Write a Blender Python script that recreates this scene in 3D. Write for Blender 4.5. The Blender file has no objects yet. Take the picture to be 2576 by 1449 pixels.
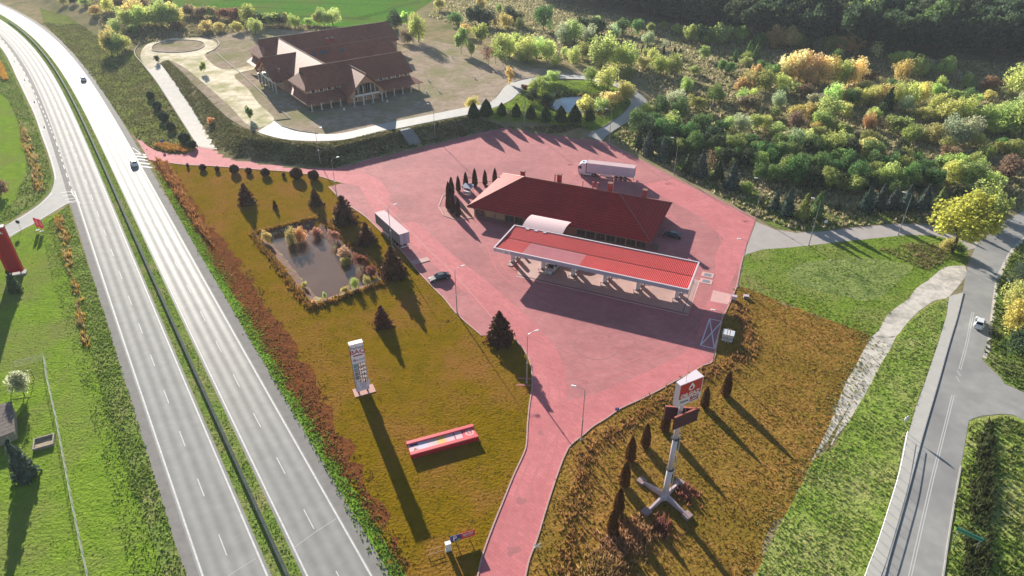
import bpy, bmesh, math, random
import numpy as np
from mathutils import Vector, Matrix
from mathutils.geometry import delaunay_2d_cdt

random.seed(11); np.random.seed(11)
SC = bpy.context.scene
COL = SC.collection
R = math.radians

# ------------------------------------------------------------------ camera
CAM_H, PITCH = 80.0, R(33.0)
CT, ST = math.cos(PITCH), math.sin(PITCH)
cam = bpy.data.cameras.new('camera'); cam.lens = 24.0; cam.sensor_width = 36.0
cam.clip_start = 0.5; cam.clip_end = 9000.0
co = bpy.data.objects.new('camera', cam); COL.objects.link(co)
co.location = (0, 0, CAM_H); co.rotation_euler = (R(90) - PITCH, 0, 0)
SC.camera = co

# ------------------------------------------------------------------ sky, sun, exposure
SUN_EL, SUN_AZ = R(18.0), R(-24.5)          # azimuth from +Y, positive towards +X
w = bpy.data.worlds.new('World'); SC.world = w; w.use_nodes = True
nt = w.node_tree; bg = nt.nodes['Background']
sky = nt.nodes.new('ShaderNodeTexSky'); sky.sky_type = 'NISHITA'; sky.sun_disc = False
sky.sun_elevation = SUN_EL; sky.sun_rotation = SUN_AZ
sky.air_density = 1.0; sky.dust_density = 0.3; sky.ozone_density = 1.0; sky.altitude = 200
nt.links.new(sky.outputs[0], bg.inputs[0]); bg.inputs[1].default_value = 0.06
sd = Vector((math.sin(SUN_AZ) * math.cos(SUN_EL), math.cos(SUN_AZ) * math.cos(SUN_EL), math.sin(SUN_EL)))
sl = bpy.data.lights.new('sun', 'SUN'); sl.energy = 5.0; sl.angle = R(0.5); sl.color = (1.0, 0.93, 0.82)
so = bpy.data.objects.new('sun', sl); COL.objects.link(so); so.location = (-60, 150, 120)
so.rotation_euler = (-sd).to_track_quat('-Z', 'Y').to_euler()
vs = SC.view_settings
SC.display_settings.display_device = 'sRGB'
vs.view_transform = 'Standard'; vs.look = 'None'; vs.exposure = 1.26; vs.gamma = 1.0
SC.cycles.use_denoising = True
SC.cycles.max_bounces = 4; SC.cycles.volume_bounces = 0; SC.cycles.diffuse_bounces = 2; SC.cycles.glossy_bounces = 2
SC.cycles.transmission_bounces = 3; SC.cycles.transparent_max_bounces = 6

# ------------------------------------------------------------------ survey: photo points (2576 wide) to places on the ground
FPX = 1717.0
def at(x, y, z=0.0):
    a, b = x - 1288.0, 724.5 - y
    d = Vector((a, FPX * CT + b * ST, -FPX * ST + b * CT))
    t = (z - CAM_H) / d.z
    return Vector((d.x * t, d.y * t, z))
def zof(P, ytop):                            # height at which a plumb line over P reaches picture row ytop
    k = (724.5 - ytop) / FPX
    return CAM_H + P.y * (k * CT - ST) / (CT + k * ST)
def T(c, r, x, y): return (858.667 * c + x / 3.0, 483.0 * r + y / 3.0)

def sstep(t):
    t = np.clip(t, 0, 1); return t * t * (3 - 2 * t)
# highway reference curve (inner edge line of the left carriageway)
HC = [-3.58587810e-09, 1.59032533e-06, -2.08062709e-04, -6.72497208e-01, 4.90789787e+00]
def hx(y):
    y = np.asarray(y, float); yc = np.clip(y, 45, 415)
    s = np.polyval(np.polyder(HC), yc)
    return np.polyval(HC, yc) + s * (y - yc)
def hoff(x, y):                              # rough distance right of the reference curve
    yc = np.clip(y, 45, 415); s = np.polyval(np.polyder(HC), yc)
    return (x - hx(y)) / np.sqrt(1 + s * s)

H0 = 3.5
TOE = [at(*p) for p in [(560, 380), (587, 398), (633, 405), (700, 413), (767, 421), (837, 424), (859, 418), (992, 385), (1059, 369), (1125, 354), (1192, 338), (1272, 323), (1400, 341), (1500, 352)]]
TX = np.array([p.x for p in TOE] + [34, 60, 95, 140]); TY = np.array([p.y for p in TOE] + [209, 236, 300, 420])
WX = [at(547, 374).x, at(480, 270, 2.0).x, at(400, 157, 3.5).x]; WY = [at(547, 374).y, at(480, 270, 2.0).y, at(400, 157, 3.5).y]
Y0, Y1 = 206.0, 288.0
POND = [at(*p) for p in [(645, 592), (800, 552), (974, 703), (785, 768)]]
OVC = at(1452, 262, 2.6); OVR = (11.5, 11.0)
def inside_dist(x, y, poly):                 # signed distance to a convex polygon, positive inside
    d = np.full(np.shape(x), 1e9)
    n = len(poly); cx = sum(p.x for p in poly) / n; cy = sum(p.y for p in poly) / n
    for i in range(n):
        a, b = poly[i], poly[(i + 1) % n]
        nx, ny = -(b.y - a.y), b.x - a.x; L = math.hypot(nx, ny); nx /= L; ny /= L
        s = 1 if (cx - a.x) * nx + (cy - a.y) * ny > 0 else -1
        d = np.minimum(d, s * ((x - a.x) * nx + (y - a.y) * ny))
    return d
def height(x, y):
    x = np.asarray(x, float); y = np.asarray(y, float)
    hb = H0 * sstep((y - Y0) / (Y1 - Y0)) * sstep((hoff(x, y) - 21) / 22) * (1 - sstep((x - 55) / 60))
    ws = np.interp(x, [22, 32], [8.5, 30])
    ts = (y - np.interp(x, TX, TY)) / ws
    wx = np.interp(y, WY, WX)
    tw = np.where(y < WY[-1], (x - wx) / 9.0, 9.0)
    te = (72 + 0 * x - x) / 25.0
    h = np.maximum(hb, H0 * np.clip(np.minimum(np.minimum(ts, tw), te), 0, 1) * sstep((hoff(x, y) - 21) / 22))
    dp = inside_dist(x, y, POND)
    h = np.where(dp > 0, -2.1 * sstep(dp / 4.6), h)
    e = np.sqrt(((x - OVC.x) / OVR[0]) ** 2 + ((y - OVC.y) / OVR[1]) ** 2)
    h = h - np.where(e < 1.5, 2.4 * (1 - sstep((e - 0.72) / 0.62)), 0)
    return h
def hz(x, y): return float(height(x, y))
def atg(x, y):                               # first place where the sight line meets the ground
    for i in range(46):
        z = 4.0 - i * 0.1
        P = at(x, y, z)
        if hz(P.x, P.y) >= z: break
    P.z = hz(P.x, P.y); return P
def cr(pts, n=6, closed=False):              # Catmull-Rom through 2-D points
    P = [Vector((p[0], p[1], 0)) for p in pts]; N = len(P); out = []
    for i in range(N if closed else N - 1):
        a = P[(i - 1) % N] if closed or i > 0 else P[i]
        b, c = P[i], P[(i + 1) % N]
        d = P[(i + 2) % N] if closed or i + 2 < N else c
        for k in range(n):
            t = k / n
            out.append(0.5 * ((2 * b) + (c - a) * t + (2 * a - 5 * b + 4 * c - d) * t * t + (3 * b - a - 3 * c + d) * t ** 3))
    if not closed: out.append(P[-1])
    return [(p.x, p.y) for p in out]
def rough(pts, amp=0.7, step=2.0, seed=3, closed=True):   # break up a drawn outline into an irregular natural edge
    r = random.Random(seed); out = []; n = len(pts)
    for i in range(n if closed else n - 1):
        a, b = pts[i], pts[(i + 1) % n]; L = math.dist(a, b); k = max(1, int(L / step))
        nx, ny = (-(b[1] - a[1]) / (L + 1e-9), (b[0] - a[0]) / (L + 1e-9))
        for t in range(k):
            d = r.uniform(-amp, amp); out.append((a[0] + (b[0] - a[0]) * t / k + nx * d, a[1] + (b[1] - a[1]) * t / k + ny * d))
    return out
def W2(pts, z=0.0): return [tuple(at(px, py, z)[:2]) for px, py in pts]
def W2g(pts): return [tuple(atg(px, py)[:2]) for px, py in pts]

# ------------------------------------------------------------------ tags and mesh helpers
ORD = ['first', 'second', 'third', 'fourth', 'fifth', 'sixth', 'seventh', 'eighth', 'ninth', 'tenth', 'eleventh', 'twelfth', 'thirteenth', 'fourteenth', 'fifteenth', 'sixteenth', 'seventeenth', 'eighteenth', 'nineteenth', 'twentieth', 'twenty-first', 'twenty-second', 'twenty-third', 'twenty-fourth', 'twenty-fifth', 'twenty-sixth', 'twenty-seventh', 'twenty-eighth', 'twenty-ninth', 'thirtieth', 'thirty-first', 'thirty-second', 'thirty-third', 'thirty-fourth', 'thirty-fifth', 'thirty-sixth', 'thirty-seventh', 'thirty-eighth', 'thirty-ninth', 'fortieth', 'forty-first', 'forty-second', 'forty-third', 'forty-fourth', 'forty-fifth']
def tag(o, label=None, cat=None, group=None, kind=None):
    if label: o['label'] = label
    if cat: o['category'] = cat
    if group: o['group'] = group
    if kind: o['kind'] = kind
    return o
def thing(name, label, cat, loc=(0, 0, 0), rz=0.0, group=None):
    o = bpy.data.objects.new(name, None); COL.objects.link(o); o.empty_display_size = 0.2
    o.location = loc; o.rotation_euler = (0, 0, rz)
    return tag(o, label, cat, group)
def put(name, me, parent=None, loc=(0, 0, 0), rot=(0, 0, 0), scale=(1, 1, 1)):
    o = bpy.data.objects.new(name, me); COL.objects.link(o); o.parent = parent
    o.location = loc; o.rotation_euler = rot; o.scale = scale
    return o
def copy_tree(o, parent=None):
    c = o.copy(); COL.objects.link(c); c.parent = parent
    for ch in o.children: copy_tree(ch, c)
    return c
class MB:
    def __init__(s): s.v = []; s.f = []
    def add(s, vs_, fs_):
        b = len(s.v); s.v += [tuple(v) for v in vs_]; s.f += [tuple(i + b for i in f) for f in fs_]; return s
    def bx(s, x0, x1, y0, y1, z0, z1, m=None):
        v = [(x, y, z) for z in (z0, z1) for y in (y0, y1) for x in (x0, x1)]
        if m is not None: v = [tuple(m @ Vector(p)) for p in v]
        return s.add(v, [(0, 2, 3, 1), (4, 5, 7, 6), (0, 1, 5, 4), (2, 6, 7, 3), (0, 4, 6, 2), (1, 3, 7, 5)])
    def box(s, c, d, rz=0.0):
        m = Matrix.Translation(c) @ Matrix.Rotation(rz, 4, 'Z')
        return s.bx(-d[0] / 2, d[0] / 2, -d[1] / 2, d[1] / 2, -d[2] / 2, d[2] / 2, m)
    def poly(s, pts): return s.add(pts, [tuple(range(len(pts)))])
    def slab(s, pts, t):                      # closed plate, thickened against its normal
        P = [Vector(p) for p in pts]; n = Vector((0, 0, 0))
        for i in range(len(P)): n += P[i].cross(P[(i + 1) % len(P)])
        n.normalize()
        if n.z < 0: P.reverse(); n = -n
        k = len(P); q = [p - n * t for p in P]
        return s.add(P + q, [tuple(range(k)), tuple(range(2 * k - 1, k - 1, -1))] + [(i, i + k, (i + 1) % k + k, (i + 1) % k) for i in range(k)])
    def prism(s, pts, z0, z1, m=None):
        k = len(pts)
        v = [Vector((p[0], p[1], z0)) for p in pts] + [Vector((p[0], p[1], z1)) for p in pts]
        if m is not None: v = [m @ p for p in v]
        return s.add(v, [tuple(range(k - 1, -1, -1)), tuple(range(k, 2 * k))] + [(i, (i + 1) % k, (i + 1) % k + k, i + k) for i in range(k)])
    def tube(s, p, q, r0, r1=None, n=8):
        r1 = r0 if r1 is None else r1
        p, q = Vector(p), Vector(q); d = (q - p)
        if d.length < 1e-6: return s
        d.normalize(); a = d.orthogonal().normalized(); b = d.cross(a)
        v = []
        for c, r in ((p, r0), (q, r1)):
            for i in range(n):
                t = 2 * math.pi * i / n; v.append(c + a * (math.cos(t) * r) + b * (math.sin(t) * r))
        return s.add(v, [(i, (i + 1) % n, (i + 1) % n + n, i + n) for i in range(n)] + [tuple(range(n - 1, -1, -1)), tuple(range(n, 2 * n))])
    def path(s, pts, r, n=6):
        for a, b in zip(pts[:-1], pts[1:]): s.tube(a, b, r, r, n)
        return s
    def mesh(s, name, mat=None, smooth=False):
        me = bpy.data.meshes.new(name); me.from_pydata([tuple(v) for v in s.v], [], s.f)
        if mat: me.materials.append(mat)
        if smooth: me.polygons.foreach_set('use_smooth', [True] * len(me.polygons))
        me.update(); return me
    def build(s, name, mat, parent=None, smooth=False, **k):
        return put(name, s.mesh(name, mat, smooth), parent, **k)
def bevel(o, wdt=0.03, seg=1):
    b = bmesh.new(); b.from_mesh(o.data); bmesh.ops.remove_doubles(b, verts=b.verts, dist=1e-5)
    bmesh.ops.bevel(b, geom=list(b.edges), offset=wdt, segments=seg, affect='EDGES', clamp_overlap=True)
    b.to_mesh(o.data); b.free(); return o
def text(name, body, mat, parent, m, size=1.0, ext=0.01, align='CENTER', bold=0.0, xs=1.0):
    c = bpy.data.curves.new(name, 'FONT'); c.body = body; c.size = size; c.extrude = ext; c.offset = bold
    c.align_x = align; c.align_y = 'CENTER'; c.resolution_u = 3
    tmp = bpy.data.objects.new(name, c); COL.objects.link(tmp)
    dg = bpy.context.evaluated_depsgraph_get()
    me = bpy.data.meshes.new_from_object(tmp.evaluated_get(dg)); bpy.data.objects.remove(tmp); bpy.data.curves.remove(c)
    me.materials.clear(); me.materials.append(mat); me.name = name
    me.transform(m @ Matrix.Diagonal((xs, 1, 1, 1)))
    return put(name, me, parent)

# ------------------------------------------------------------------ materials
MATS = {}
def M(name, c, rough=0.7, c2=None, sc=1.0, c3=None, sc2=0.15, bump=0.0, bsc=None, metal=0.0, spec=0.4, trans=0.0, coat=0.0, emit=0.0, space='pos', det=5.0):
    if name in MATS: return MATS[name]
    m = bpy.data.materials.new(name); MATS[name] = m; m.use_nodes = True
    t = m.node_tree; N = t.nodes; L = t.links; b = N['Principled BSDF']; out = N['Material Output']
    b.inputs['Base Color'].default_value = (*c, 1); b.inputs['Roughness'].default_value = rough
    b.inputs['Metallic'].default_value = metal; b.inputs['Specular IOR Level'].default_value = spec
    b.inputs['Coat Weight'].default_value = coat
    if emit: b.inputs['Emission Color'].default_value = (*c, 1); b.inputs['Emission Strength'].default_value = emit
    if space == 'pos': src = N.new('ShaderNodeNewGeometry').outputs['Position']
    else: src = N.new('ShaderNodeTexCoord').outputs['Object']
    def nz(s, d=det):
        n = N.new('ShaderNodeTexNoise'); n.inputs['Scale'].default_value = s; n.inputs['Detail'].default_value = d
        n.inputs['Roughness'].default_value = 0.65; L.new(src, n.inputs['Vector']); return n
    col = None
    if c2 is not None:
        n1 = nz(sc); rp = N.new('ShaderNodeValToRGB'); rp.color_ramp.elements[0].position = 0.34; rp.color_ramp.elements[1].position = 0.66
        rp.color_ramp.elements[0].color = (*c, 1); rp.color_ramp.elements[1].color = (*c2, 1)
        L.new(n1.outputs['Fac'], rp.inputs['Fac']); col = rp.outputs['Color']
        if c3 is not None:
            n2 = nz(sc2, 3.0); r2 = N.new('ShaderNodeMapRange'); r2.inputs['From Min'].default_value = 0.45; r2.inputs['From Max'].default_value = 0.68
            L.new(n2.outputs['Fac'], r2.inputs['Value']); mx = N.new('ShaderNodeMix'); mx.data_type = 'RGBA'
            L.new(r2.outputs['Result'], mx.inputs['Factor']); L.new(col, mx.inputs['A']); mx.inputs['B'].default_value = (*c3, 1); col = mx.outputs['Result']
        L.new(col, b.inputs['Base Color'])
    if bump:
        nb = nz(bsc or sc * 3, 4.0); bp = N.new('ShaderNodeBump'); bp.inputs['Strength'].default_value = 1.0; bp.inputs['Distance'].default_value = bump
        L.new(nb.outputs['Fac'], bp.inputs['Height']); L.new(bp.outputs['Normal'], b.inputs['Normal'])
    if spec <= 0.03:                          # soil and grass: no gloss at all
        df = N.new('ShaderNodeBsdfDiffuse'); df.inputs['Color'].default_value = (*c, 1)
        if col is not None: L.new(col, df.inputs['Color'])
        if bump: L.new(bp.outputs['Normal'], df.inputs['Normal'])
        L.new(df.outputs[0], out.inputs['Surface'])
    if trans:
        tr = N.new('ShaderNodeBsdfTranslucent'); ms = N.new('ShaderNodeMixShader'); ms.inputs['Fac'].default_value = trans
        if col is not None: L.new(col, tr.inputs['Color'])
        else: tr.inputs['Color'].default_value = (*c, 1)
        L.new(b.outputs[0], ms.inputs[1]); L.new(tr.outputs[0], ms.inputs[2]); L.new(ms.outputs[0], out.inputs['Surface'])
    return m
def leafmat(name, trans=0.4, rough=0.6):     # colour from the object, light and dark leaves from the mesh
    m = bpy.data.materials.new(name); MATS[name] = m; m.use_nodes = True
    t = m.node_tree; N = t.nodes; L = t.links; b = N['Principled BSDF']; out = N['Material Output']
    oi = N.new('ShaderNodeObjectInfo'); a = N.new('ShaderNodeAttribute'); a.attribute_name = 'tint'
    mx = N.new('ShaderNodeMix'); mx.data_type = 'RGBA'; mx.blend_type = 'MULTIPLY'; mx.inputs['Factor'].default_value = 1
    L.new(oi.outputs['Color'], mx.inputs['A']); L.new(a.outputs['Color'], mx.inputs['B'])
    c = mx.outputs['Result']; L.new(c, b.inputs['Base Color']); b.inputs['Roughness'].default_value = rough; b.inputs['Specular IOR Level'].default_value = 0.25
    tr = N.new('ShaderNodeBsdfTranslucent'); L.new(c, tr.inputs['Color']); ms = N.new('ShaderNodeMixShader'); ms.inputs['Fac'].default_value = trans
    L.new(b.outputs[0], ms.inputs[1]); L.new(tr.outputs[0], ms.inputs[2]); L.new(ms.outputs[0], out.inputs['Surface'])
    return m
LEAF = leafmat('leaf', 0.6); NEEDLE = leafmat('needle', 0.25, 0.7); GRASSM = leafmat('grass_blade', 0.45)
def glass(name, c, rough=0.08):
    return M(name, c, rough, spec=0.6)
WHITE = M('white_paint', (0.78, 0.77, 0.75), 0.45); GREYM = M('grey_metal', (0.34, 0.35, 0.37), 0.4, metal=0.6)
GALV = M('galvanised_steel', (0.42, 0.43, 0.45), 0.45, c2=(0.34, 0.35, 0.36), sc=3, metal=0.5)
BLACK = M('black_rubber', (0.018, 0.018, 0.02), 0.8); DARK = M('dark_steel', (0.05, 0.05, 0.055), 0.5)
REDP = M('red_paint', (0.62, 0.025, 0.03), 0.4); CONC = M('concrete', (0.42, 0.40, 0.37), 0.85, c2=(0.30, 0.29, 0.27), sc=0.8, bump=0.01)
BARK = M('bark', (0.09, 0.06, 0.04), 0.9, c2=(0.05, 0.035, 0.025), sc=4, bump=0.02, space='obj')
# ------------------------------------------------------------------ ground sheet
def lines(lo, hi, st, far):
    a = list(np.arange(lo, hi + 0.1, st)); s = st; x = lo; left = []
    while x > -far: s *= 1.35; x -= s; left.append(x)
    s = st; x = hi; right = []
    while x < far: s *= 1.35; x += s; right.append(x)
    return np.array(left[::-1] + a + right)
gx = lines(-310, 130, 2.6, 4500); gy = lines(24, 470, 2.6, 4500)
XX, YY = np.meshgrid(gx, gy); ZZ = height(XX, YY)
nx_, ny_ = len(gx), len(gy)
vv = np.stack([XX.ravel(), YY.ravel(), ZZ.ravel()], 1)
idx = np.arange(nx_ * ny_).reshape(ny_, nx_)
ff = np.stack([idx[:-1, :-1].ravel(), idx[:-1, 1:].ravel(), idx[1:, 1:].ravel(), idx[1:, :-1].ravel()], 1)
def npmesh(name, v, f, mat=None, tint=None, smooth=False):
    v = np.asarray(v, np.float32); f = np.asarray(f, np.int32); k = f.shape[1]
    me = bpy.data.meshes.new(name); me.vertices.add(len(v)); me.vertices.foreach_set('co', v.ravel())
    me.loops.add(f.size); me.loops.foreach_set('vertex_index', f.ravel())
    me.polygons.add(len(f)); me.polygons.foreach_set('loop_start', np.arange(len(f), dtype=np.int32) * k)
    me.polygons.foreach_set('loop_total', np.full(len(f), k, np.int32))
    if smooth: me.polygons.foreach_set('use_smooth', np.ones(len(f), bool))
    if tint is not None:
        a = me.attributes.new('tint', 'FLOAT_COLOR', 'POINT')
        t = np.asarray(tint, np.float32)
        if t.ndim == 1: t = np.stack([t, t, t, np.ones_like(t)], 1)
        elif t.shape[1] == 3: t = np.concatenate([t, np.ones((len(t), 1), np.float32)], 1)
        a.data.foreach_set('color', t.ravel())
    if mat: me.materials.append(mat)
    me.update(); me.validate(); return me
SCRUB = M('scrub_soil', (0.226, 0.202, 0.094), 0.95, spec=0.02, c2=(0.360, 0.274, 0.172), sc=0.25, c3=(0.166, 0.173, 0.078), sc2=0.06, bump=0.25, bsc=1.6)
tag(put('ground', npmesh('ground', vv, ff, SCRUB, smooth=True)), kind='structure')

def pip(x, y, poly):
    c = np.zeros(len(x), bool); n = len(poly); j = n - 1
    for i in range(n):
        xi, yi = poly[i]; xj, yj = poly[j]
        with np.errstate(divide='ignore', invalid='ignore'): c ^= ((yi > y) != (yj > y)) & (x < (xj - xi) * (y - yi) / (yj - yi + 1e-12) + xi)
        j = i
    return c
def drape(name, pts, mat, off=0.03, step=None, parent=None, kind='structure'):
    P = []
    for p in pts:
        if not P or math.dist(P[-1], p) > 0.02: P.append((float(p[0]), float(p[1])))
    if math.dist(P[0], P[-1]) < 0.02: P.pop()
    if step:                                   # split long sides so that the sheet can follow the ground
        Q = []
        for i in range(len(P)):
            a, b = P[i], P[(i + 1) % len(P)]; k = max(1, int(math.dist(a, b) / step))
            Q += [(a[0] + (b[0] - a[0]) * t / k, a[1] + (b[1] - a[1]) * t / k) for t in range(k)]
        P = Q
    n = len(P); V = [Vector(p) for p in P]; E_ = [(i, (i + 1) % n) for i in range(n)]
    if step:
        xs = [p[0] for p in P]; ys = [p[1] for p in P]
        gx_, gy_ = np.meshgrid(np.arange(min(xs), max(xs), step), np.arange(min(ys), max(ys), step)); gx_ = gx_.ravel() + 0.013; gy_ = gy_.ravel() + 0.017
        k = pip(gx_, gy_, P); V += [Vector((float(x), float(y))) for x, y in zip(gx_[k], gy_[k])]
    vo, eo, fo = delaunay_2d_cdt(V, E_, [], 1, 1e-4)[:3]
    q = np.array([v[:] for v in vo]); z = height(q[:, 0], q[:, 1]) + off
    f = []
    for t in fo:
        a, b, c = q[t[0]], q[t[1]], q[t[2]]
        f.append(tuple(t) if (b[0] - a[0]) * (c[1] - a[1]) - (b[1] - a[1]) * (c[0] - a[0]) > 0 else tuple(t[::-1]))
    me = npmesh(name, np.stack([q[:, 0], q[:, 1], z], 1), np.array(f), mat, smooth=True)
    o = put(name, me, parent)
    if not parent: tag(o, kind=kind)
    return o

ribbon_later = []
def rough_w(pts, amp=0.8): return rough(W2(pts), amp)
# ------------------------------------------------------------------ ground covers
G_FIELD = M('sown_field', (0.059, 0.169, 0.019), 0.9, spec=0.02, c2=(0.103, 0.227, 0.029), sc=0.5, c3=(0.127, 0.169, 0.038), sc2=0.03, bump=0.15, bsc=1.2)
G_LAWN = M('bright_lawn', (0.138, 0.231, 0.024), 0.9, spec=0.02, c2=(0.218, 0.319, 0.036), sc=0.5, c3=(0.196, 0.220, 0.060), sc2=0.06, bump=0.34, bsc=1.9)
G_VERGE = M('verge_grass', (0.105, 0.169, 0.034), 0.95, spec=0.02, c2=(0.211, 0.287, 0.060), sc=0.7, c3=(0.263, 0.254, 0.101), sc2=0.12, bump=0.3, bsc=1.6)
G_OCHRE = M('autumn_lawn', (0.157, 0.108, 0.003), 0.9, spec=0.02, c2=(0.219, 0.133, 0.007), sc=0.45, c3=(0.261, 0.124, 0.030), sc2=0.07, bump=0.3, bsc=2.1)
G_RUST = M('rust_weeds', (0.134, 0.043, 0.022), 0.95, spec=0.02, c2=(0.206, 0.080, 0.023), sc=0.9, bump=0.3, bsc=1.6)
G_TAN = M('tan_meadow', (0.209, 0.137, 0.022), 0.95, spec=0.02, c2=(0.332, 0.172, 0.048), sc=0.35, c3=(0.184, 0.124, 0.019), sc2=0.05, bump=0.28, bsc=1.5)
G_DRY = M('dry_yard', (0.462, 0.365, 0.281), 0.95, spec=0.02, c2=(0.293, 0.226, 0.165), sc=0.45, c3=(0.250, 0.240, 0.120), sc2=0.07, bump=0.2, bsc=2.0, det=9)
G_SAND = M('sandy_track', (0.911, 0.792, 0.614), 0.92, spec=0.02, c2=(0.674, 0.574, 0.416), sc=0.35, c3=(0.396, 0.376, 0.198), sc2=0.1, bump=0.08, bsc=2.5)
G_GRAVEL = M('pale_gravel', (0.66, 0.60, 0.53), 0.92, spec=0.02, c2=(0.52, 0.47, 0.41), sc=0.8, c3=(0.33, 0.31, 0.27), sc2=0.2, bump=0.06, bsc=4)
G_PINKGR = M('pink_gravel', (0.62, 0.32, 0.29), 0.92, spec=0.02, c2=(0.48, 0.22, 0.18), sc=0.8, bump=0.06, bsc=4)
C_PATH = M('concrete_path', (0.44, 0.42, 0.39), 0.75, c2=(0.37, 0.36, 0.34), sc=0.5, bump=0.01)

drape('field', [tuple(at(x, y, 3.5)[:2]) for x, y in [(395, -2), (440, 15), (470, 35), (620, 45), (720, 60), (860, 68), (1000, 58), (1030, 40), (1092, 0), (1150, -45), (1270, -140), (200, -140), (360, -40)]], G_FIELD, 0.06, 25)
for a_, b_ in (((1050, 2), (905, 46)), ((1058, 4), (912, 48)), ((930, 47), (560, 34)), ((925, 50), (560, 38)), ((560, 2), (1000, 14)), ((470, 10), (860, 30)), ((640, -6), (1030, 2))):
    A_, B_ = at(*a_, 3.5), at(*b_, 3.5); ribbon_later.append(([(A_.x, A_.y), (B_.x, B_.y)], 0.7))
drape('yard', cr(W2([(425, 152), (467, 188), (513, 235), (567, 291), (633, 328), (733, 354), (859, 354), (959, 332), (1092, 306), (1179, 288), (1225, 275), (1260, 228), (1300, 206), (1380, 188), (1500, 190), (1440, 178), (1330, 170), (1290, 150), (1180, 122), (1080, 100), (1000, 92), (640, 70), (560, 88), (440, 100), (380, 120)], 3.5), 4, True), G_DRY, 0.07, 2.2)
drape('dirt_track', cr(W2([(372, 165), (352, 140), (365, 115), (420, 98), (500, 96), (545, 108), (535, 130), (515, 140), (560, 175), (640, 165), (650, 172), (590, 190), (625, 225), (650, 260), (690, 300), (655, 322), (620, 312), (580, 270), (530, 225), (470, 175), (425, 152), (400, 158)], 3.5), 4, True), G_SAND, 0.12, 2.2)
drape('path', W2g([(360, 163), (375, 158), (400, 157), (440, 207), (480, 267), (515, 322), (548, 376), (500, 371), (497, 366), (470, 325), (433, 267), (395, 208)]), M('pale_path', (0.50, 0.46, 0.41), 0.85, c2=(0.42, 0.38, 0.33), sc=0.6, bump=0.02), 0.10, 2.2)
lo = [(650, 331), (663, 338), (733, 353), (859, 353), (959, 330), (1005, 323), (1092, 305), (1179, 289), (1205, 284), (1278, 257), (1309, 230), (1325, 217), (1369, 203), (1405, 200), (1479, 202), (1509, 212), (1549, 220), (1579, 240), (1585, 263), (1559, 293), (1522, 317), (1475, 342)]
up = [(690, 305), (709, 317), (742, 330), (800, 337), (859, 336), (959, 313), (1092, 287), (1175, 270), (1235, 257), (1269, 220), (1292, 207), (1332, 197), (1379, 190), (1442, 188), (1509, 197), (1559, 207), (1602, 230), (1629, 260), (1612, 290), (1575, 312), (1534, 338), (1514, 355)]
tlo, tup = cr(W2g(lo), 4), cr(W2g(up), 4)
drape('terrace_road', tlo + tup[::-1], C_PATH, 0.12, 2.2)
drape('pond_meadow', cr(W2g([(1205, 286), (1278, 259), (1312, 232), (1369, 205), (1479, 204), (1549, 222), (1582, 245), (1583, 263), (1556, 293), (1500, 326), (1430, 318), (1320, 306)]), 3, True), M('pond_grass', (0.156, 0.240, 0.030), 0.95, spec=0.02, c2=(0.240, 0.312, 0.048), sc=0.6, c3=(0.096, 0.120, 0.036), sc2=0.15, bump=0.25, bsc=1.6), 0.06, 2.0)

# ------------------------------------------------------------------ highway
def asphalt(name, c, c2, rough, spec=0.34):
    m = M(name, c, rough, c2=c2, sc=0.35, spec=spec, bump=0.004, bsc=14)
    t = m.node_tree; N = t.nodes; L = t.links; b = N['Principled BSDF']
    uv = N.new('ShaderNodeUVMap'); uv.uv_map = 'lane'; sp = N.new('ShaderNodeSeparateXYZ'); L.new(uv.outputs[0], sp.inputs[0])
    # wheel tracks: two polished bands in every lane of 3.5 m
    f = N.new('ShaderNodeMath'); f.operation = 'MULTIPLY'; f.inputs[1].default_value = 2 * math.pi / 1.75; L.new(sp.outputs[0], f.inputs[0])
    s = N.new('ShaderNodeMath'); s.operation = 'SINE'; L.new(f.outputs[0], s.inputs[0])
    nz = N.new('ShaderNodeTexNoise'); nz.inputs['Scale'].default_value = 0.12; nz.inputs['Detail'].default_value = 4
    mr = N.new('ShaderNodeMapRange'); mr.inputs['From Min'].default_value = -1; mr.inputs['From Max'].default_value = 1
    mr.inputs['To Min'].default_value = rough - 0.06; mr.inputs['To Max'].default_value = rough + 0.09
    L.new(s.outputs[0], mr.inputs['Value']); ad = N.new('ShaderNodeMath'); ad.operation = 'MULTIPLY_ADD'
    L.new(nz.outputs['Fac'], ad.inputs[0]); ad.inputs[1].default_value = 0.12; L.new(mr.outputs[0], ad.inputs[2]); L.new(ad.outputs[0], b.inputs['Roughness'])
    old = b.inputs['Base Color'].links[0].from_socket
    hv = N.new('ShaderNodeMapRange'); hv.inputs['From Min'].default_value = -1; hv.inputs['From Max'].default_value = 1; hv.inputs['To Min'].default_value = 1.06; hv.inputs['To Max'].default_value = 0.90
    L.new(s.outputs[0], hv.inputs['Value']); mx = N.new('ShaderNodeVectorMath'); mx.operation = 'SCALE'; L.new(old, mx.inputs[0]); L.new(hv.outputs[0], mx.inputs['Scale']); L.new(mx.outputs[0], b.inputs['Base Color'])
    return m
HW = asphalt('highway_asphalt', (0.255, 0.247, 0.233), (0.31, 0.30, 0.285), 0.50, 0.055)
SHOULDER = M('shoulder_asphalt', (0.225, 0.21, 0.197), 0.85, spec=0.04, c2=(0.27, 0.254, 0.238), sc=0.6, bump=0.006, bsc=10)
PAINT = M('road_paint', (0.70, 0.69, 0.66), 0.7, c2=(0.52, 0.51, 0.49), sc=1.8, spec=0.1)
hys = np.arange(-70, 520, 3.0); hxs = hx(hys)
tx, ty = np.gradient(hxs), np.gradient(hys); tl = np.hypot(tx, ty); NXH, NYH = ty / tl, -tx / tl      # right-hand normal
SARC = np.concatenate([[0], np.cumsum(np.hypot(np.diff(hxs), np.diff(hys)))])
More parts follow.
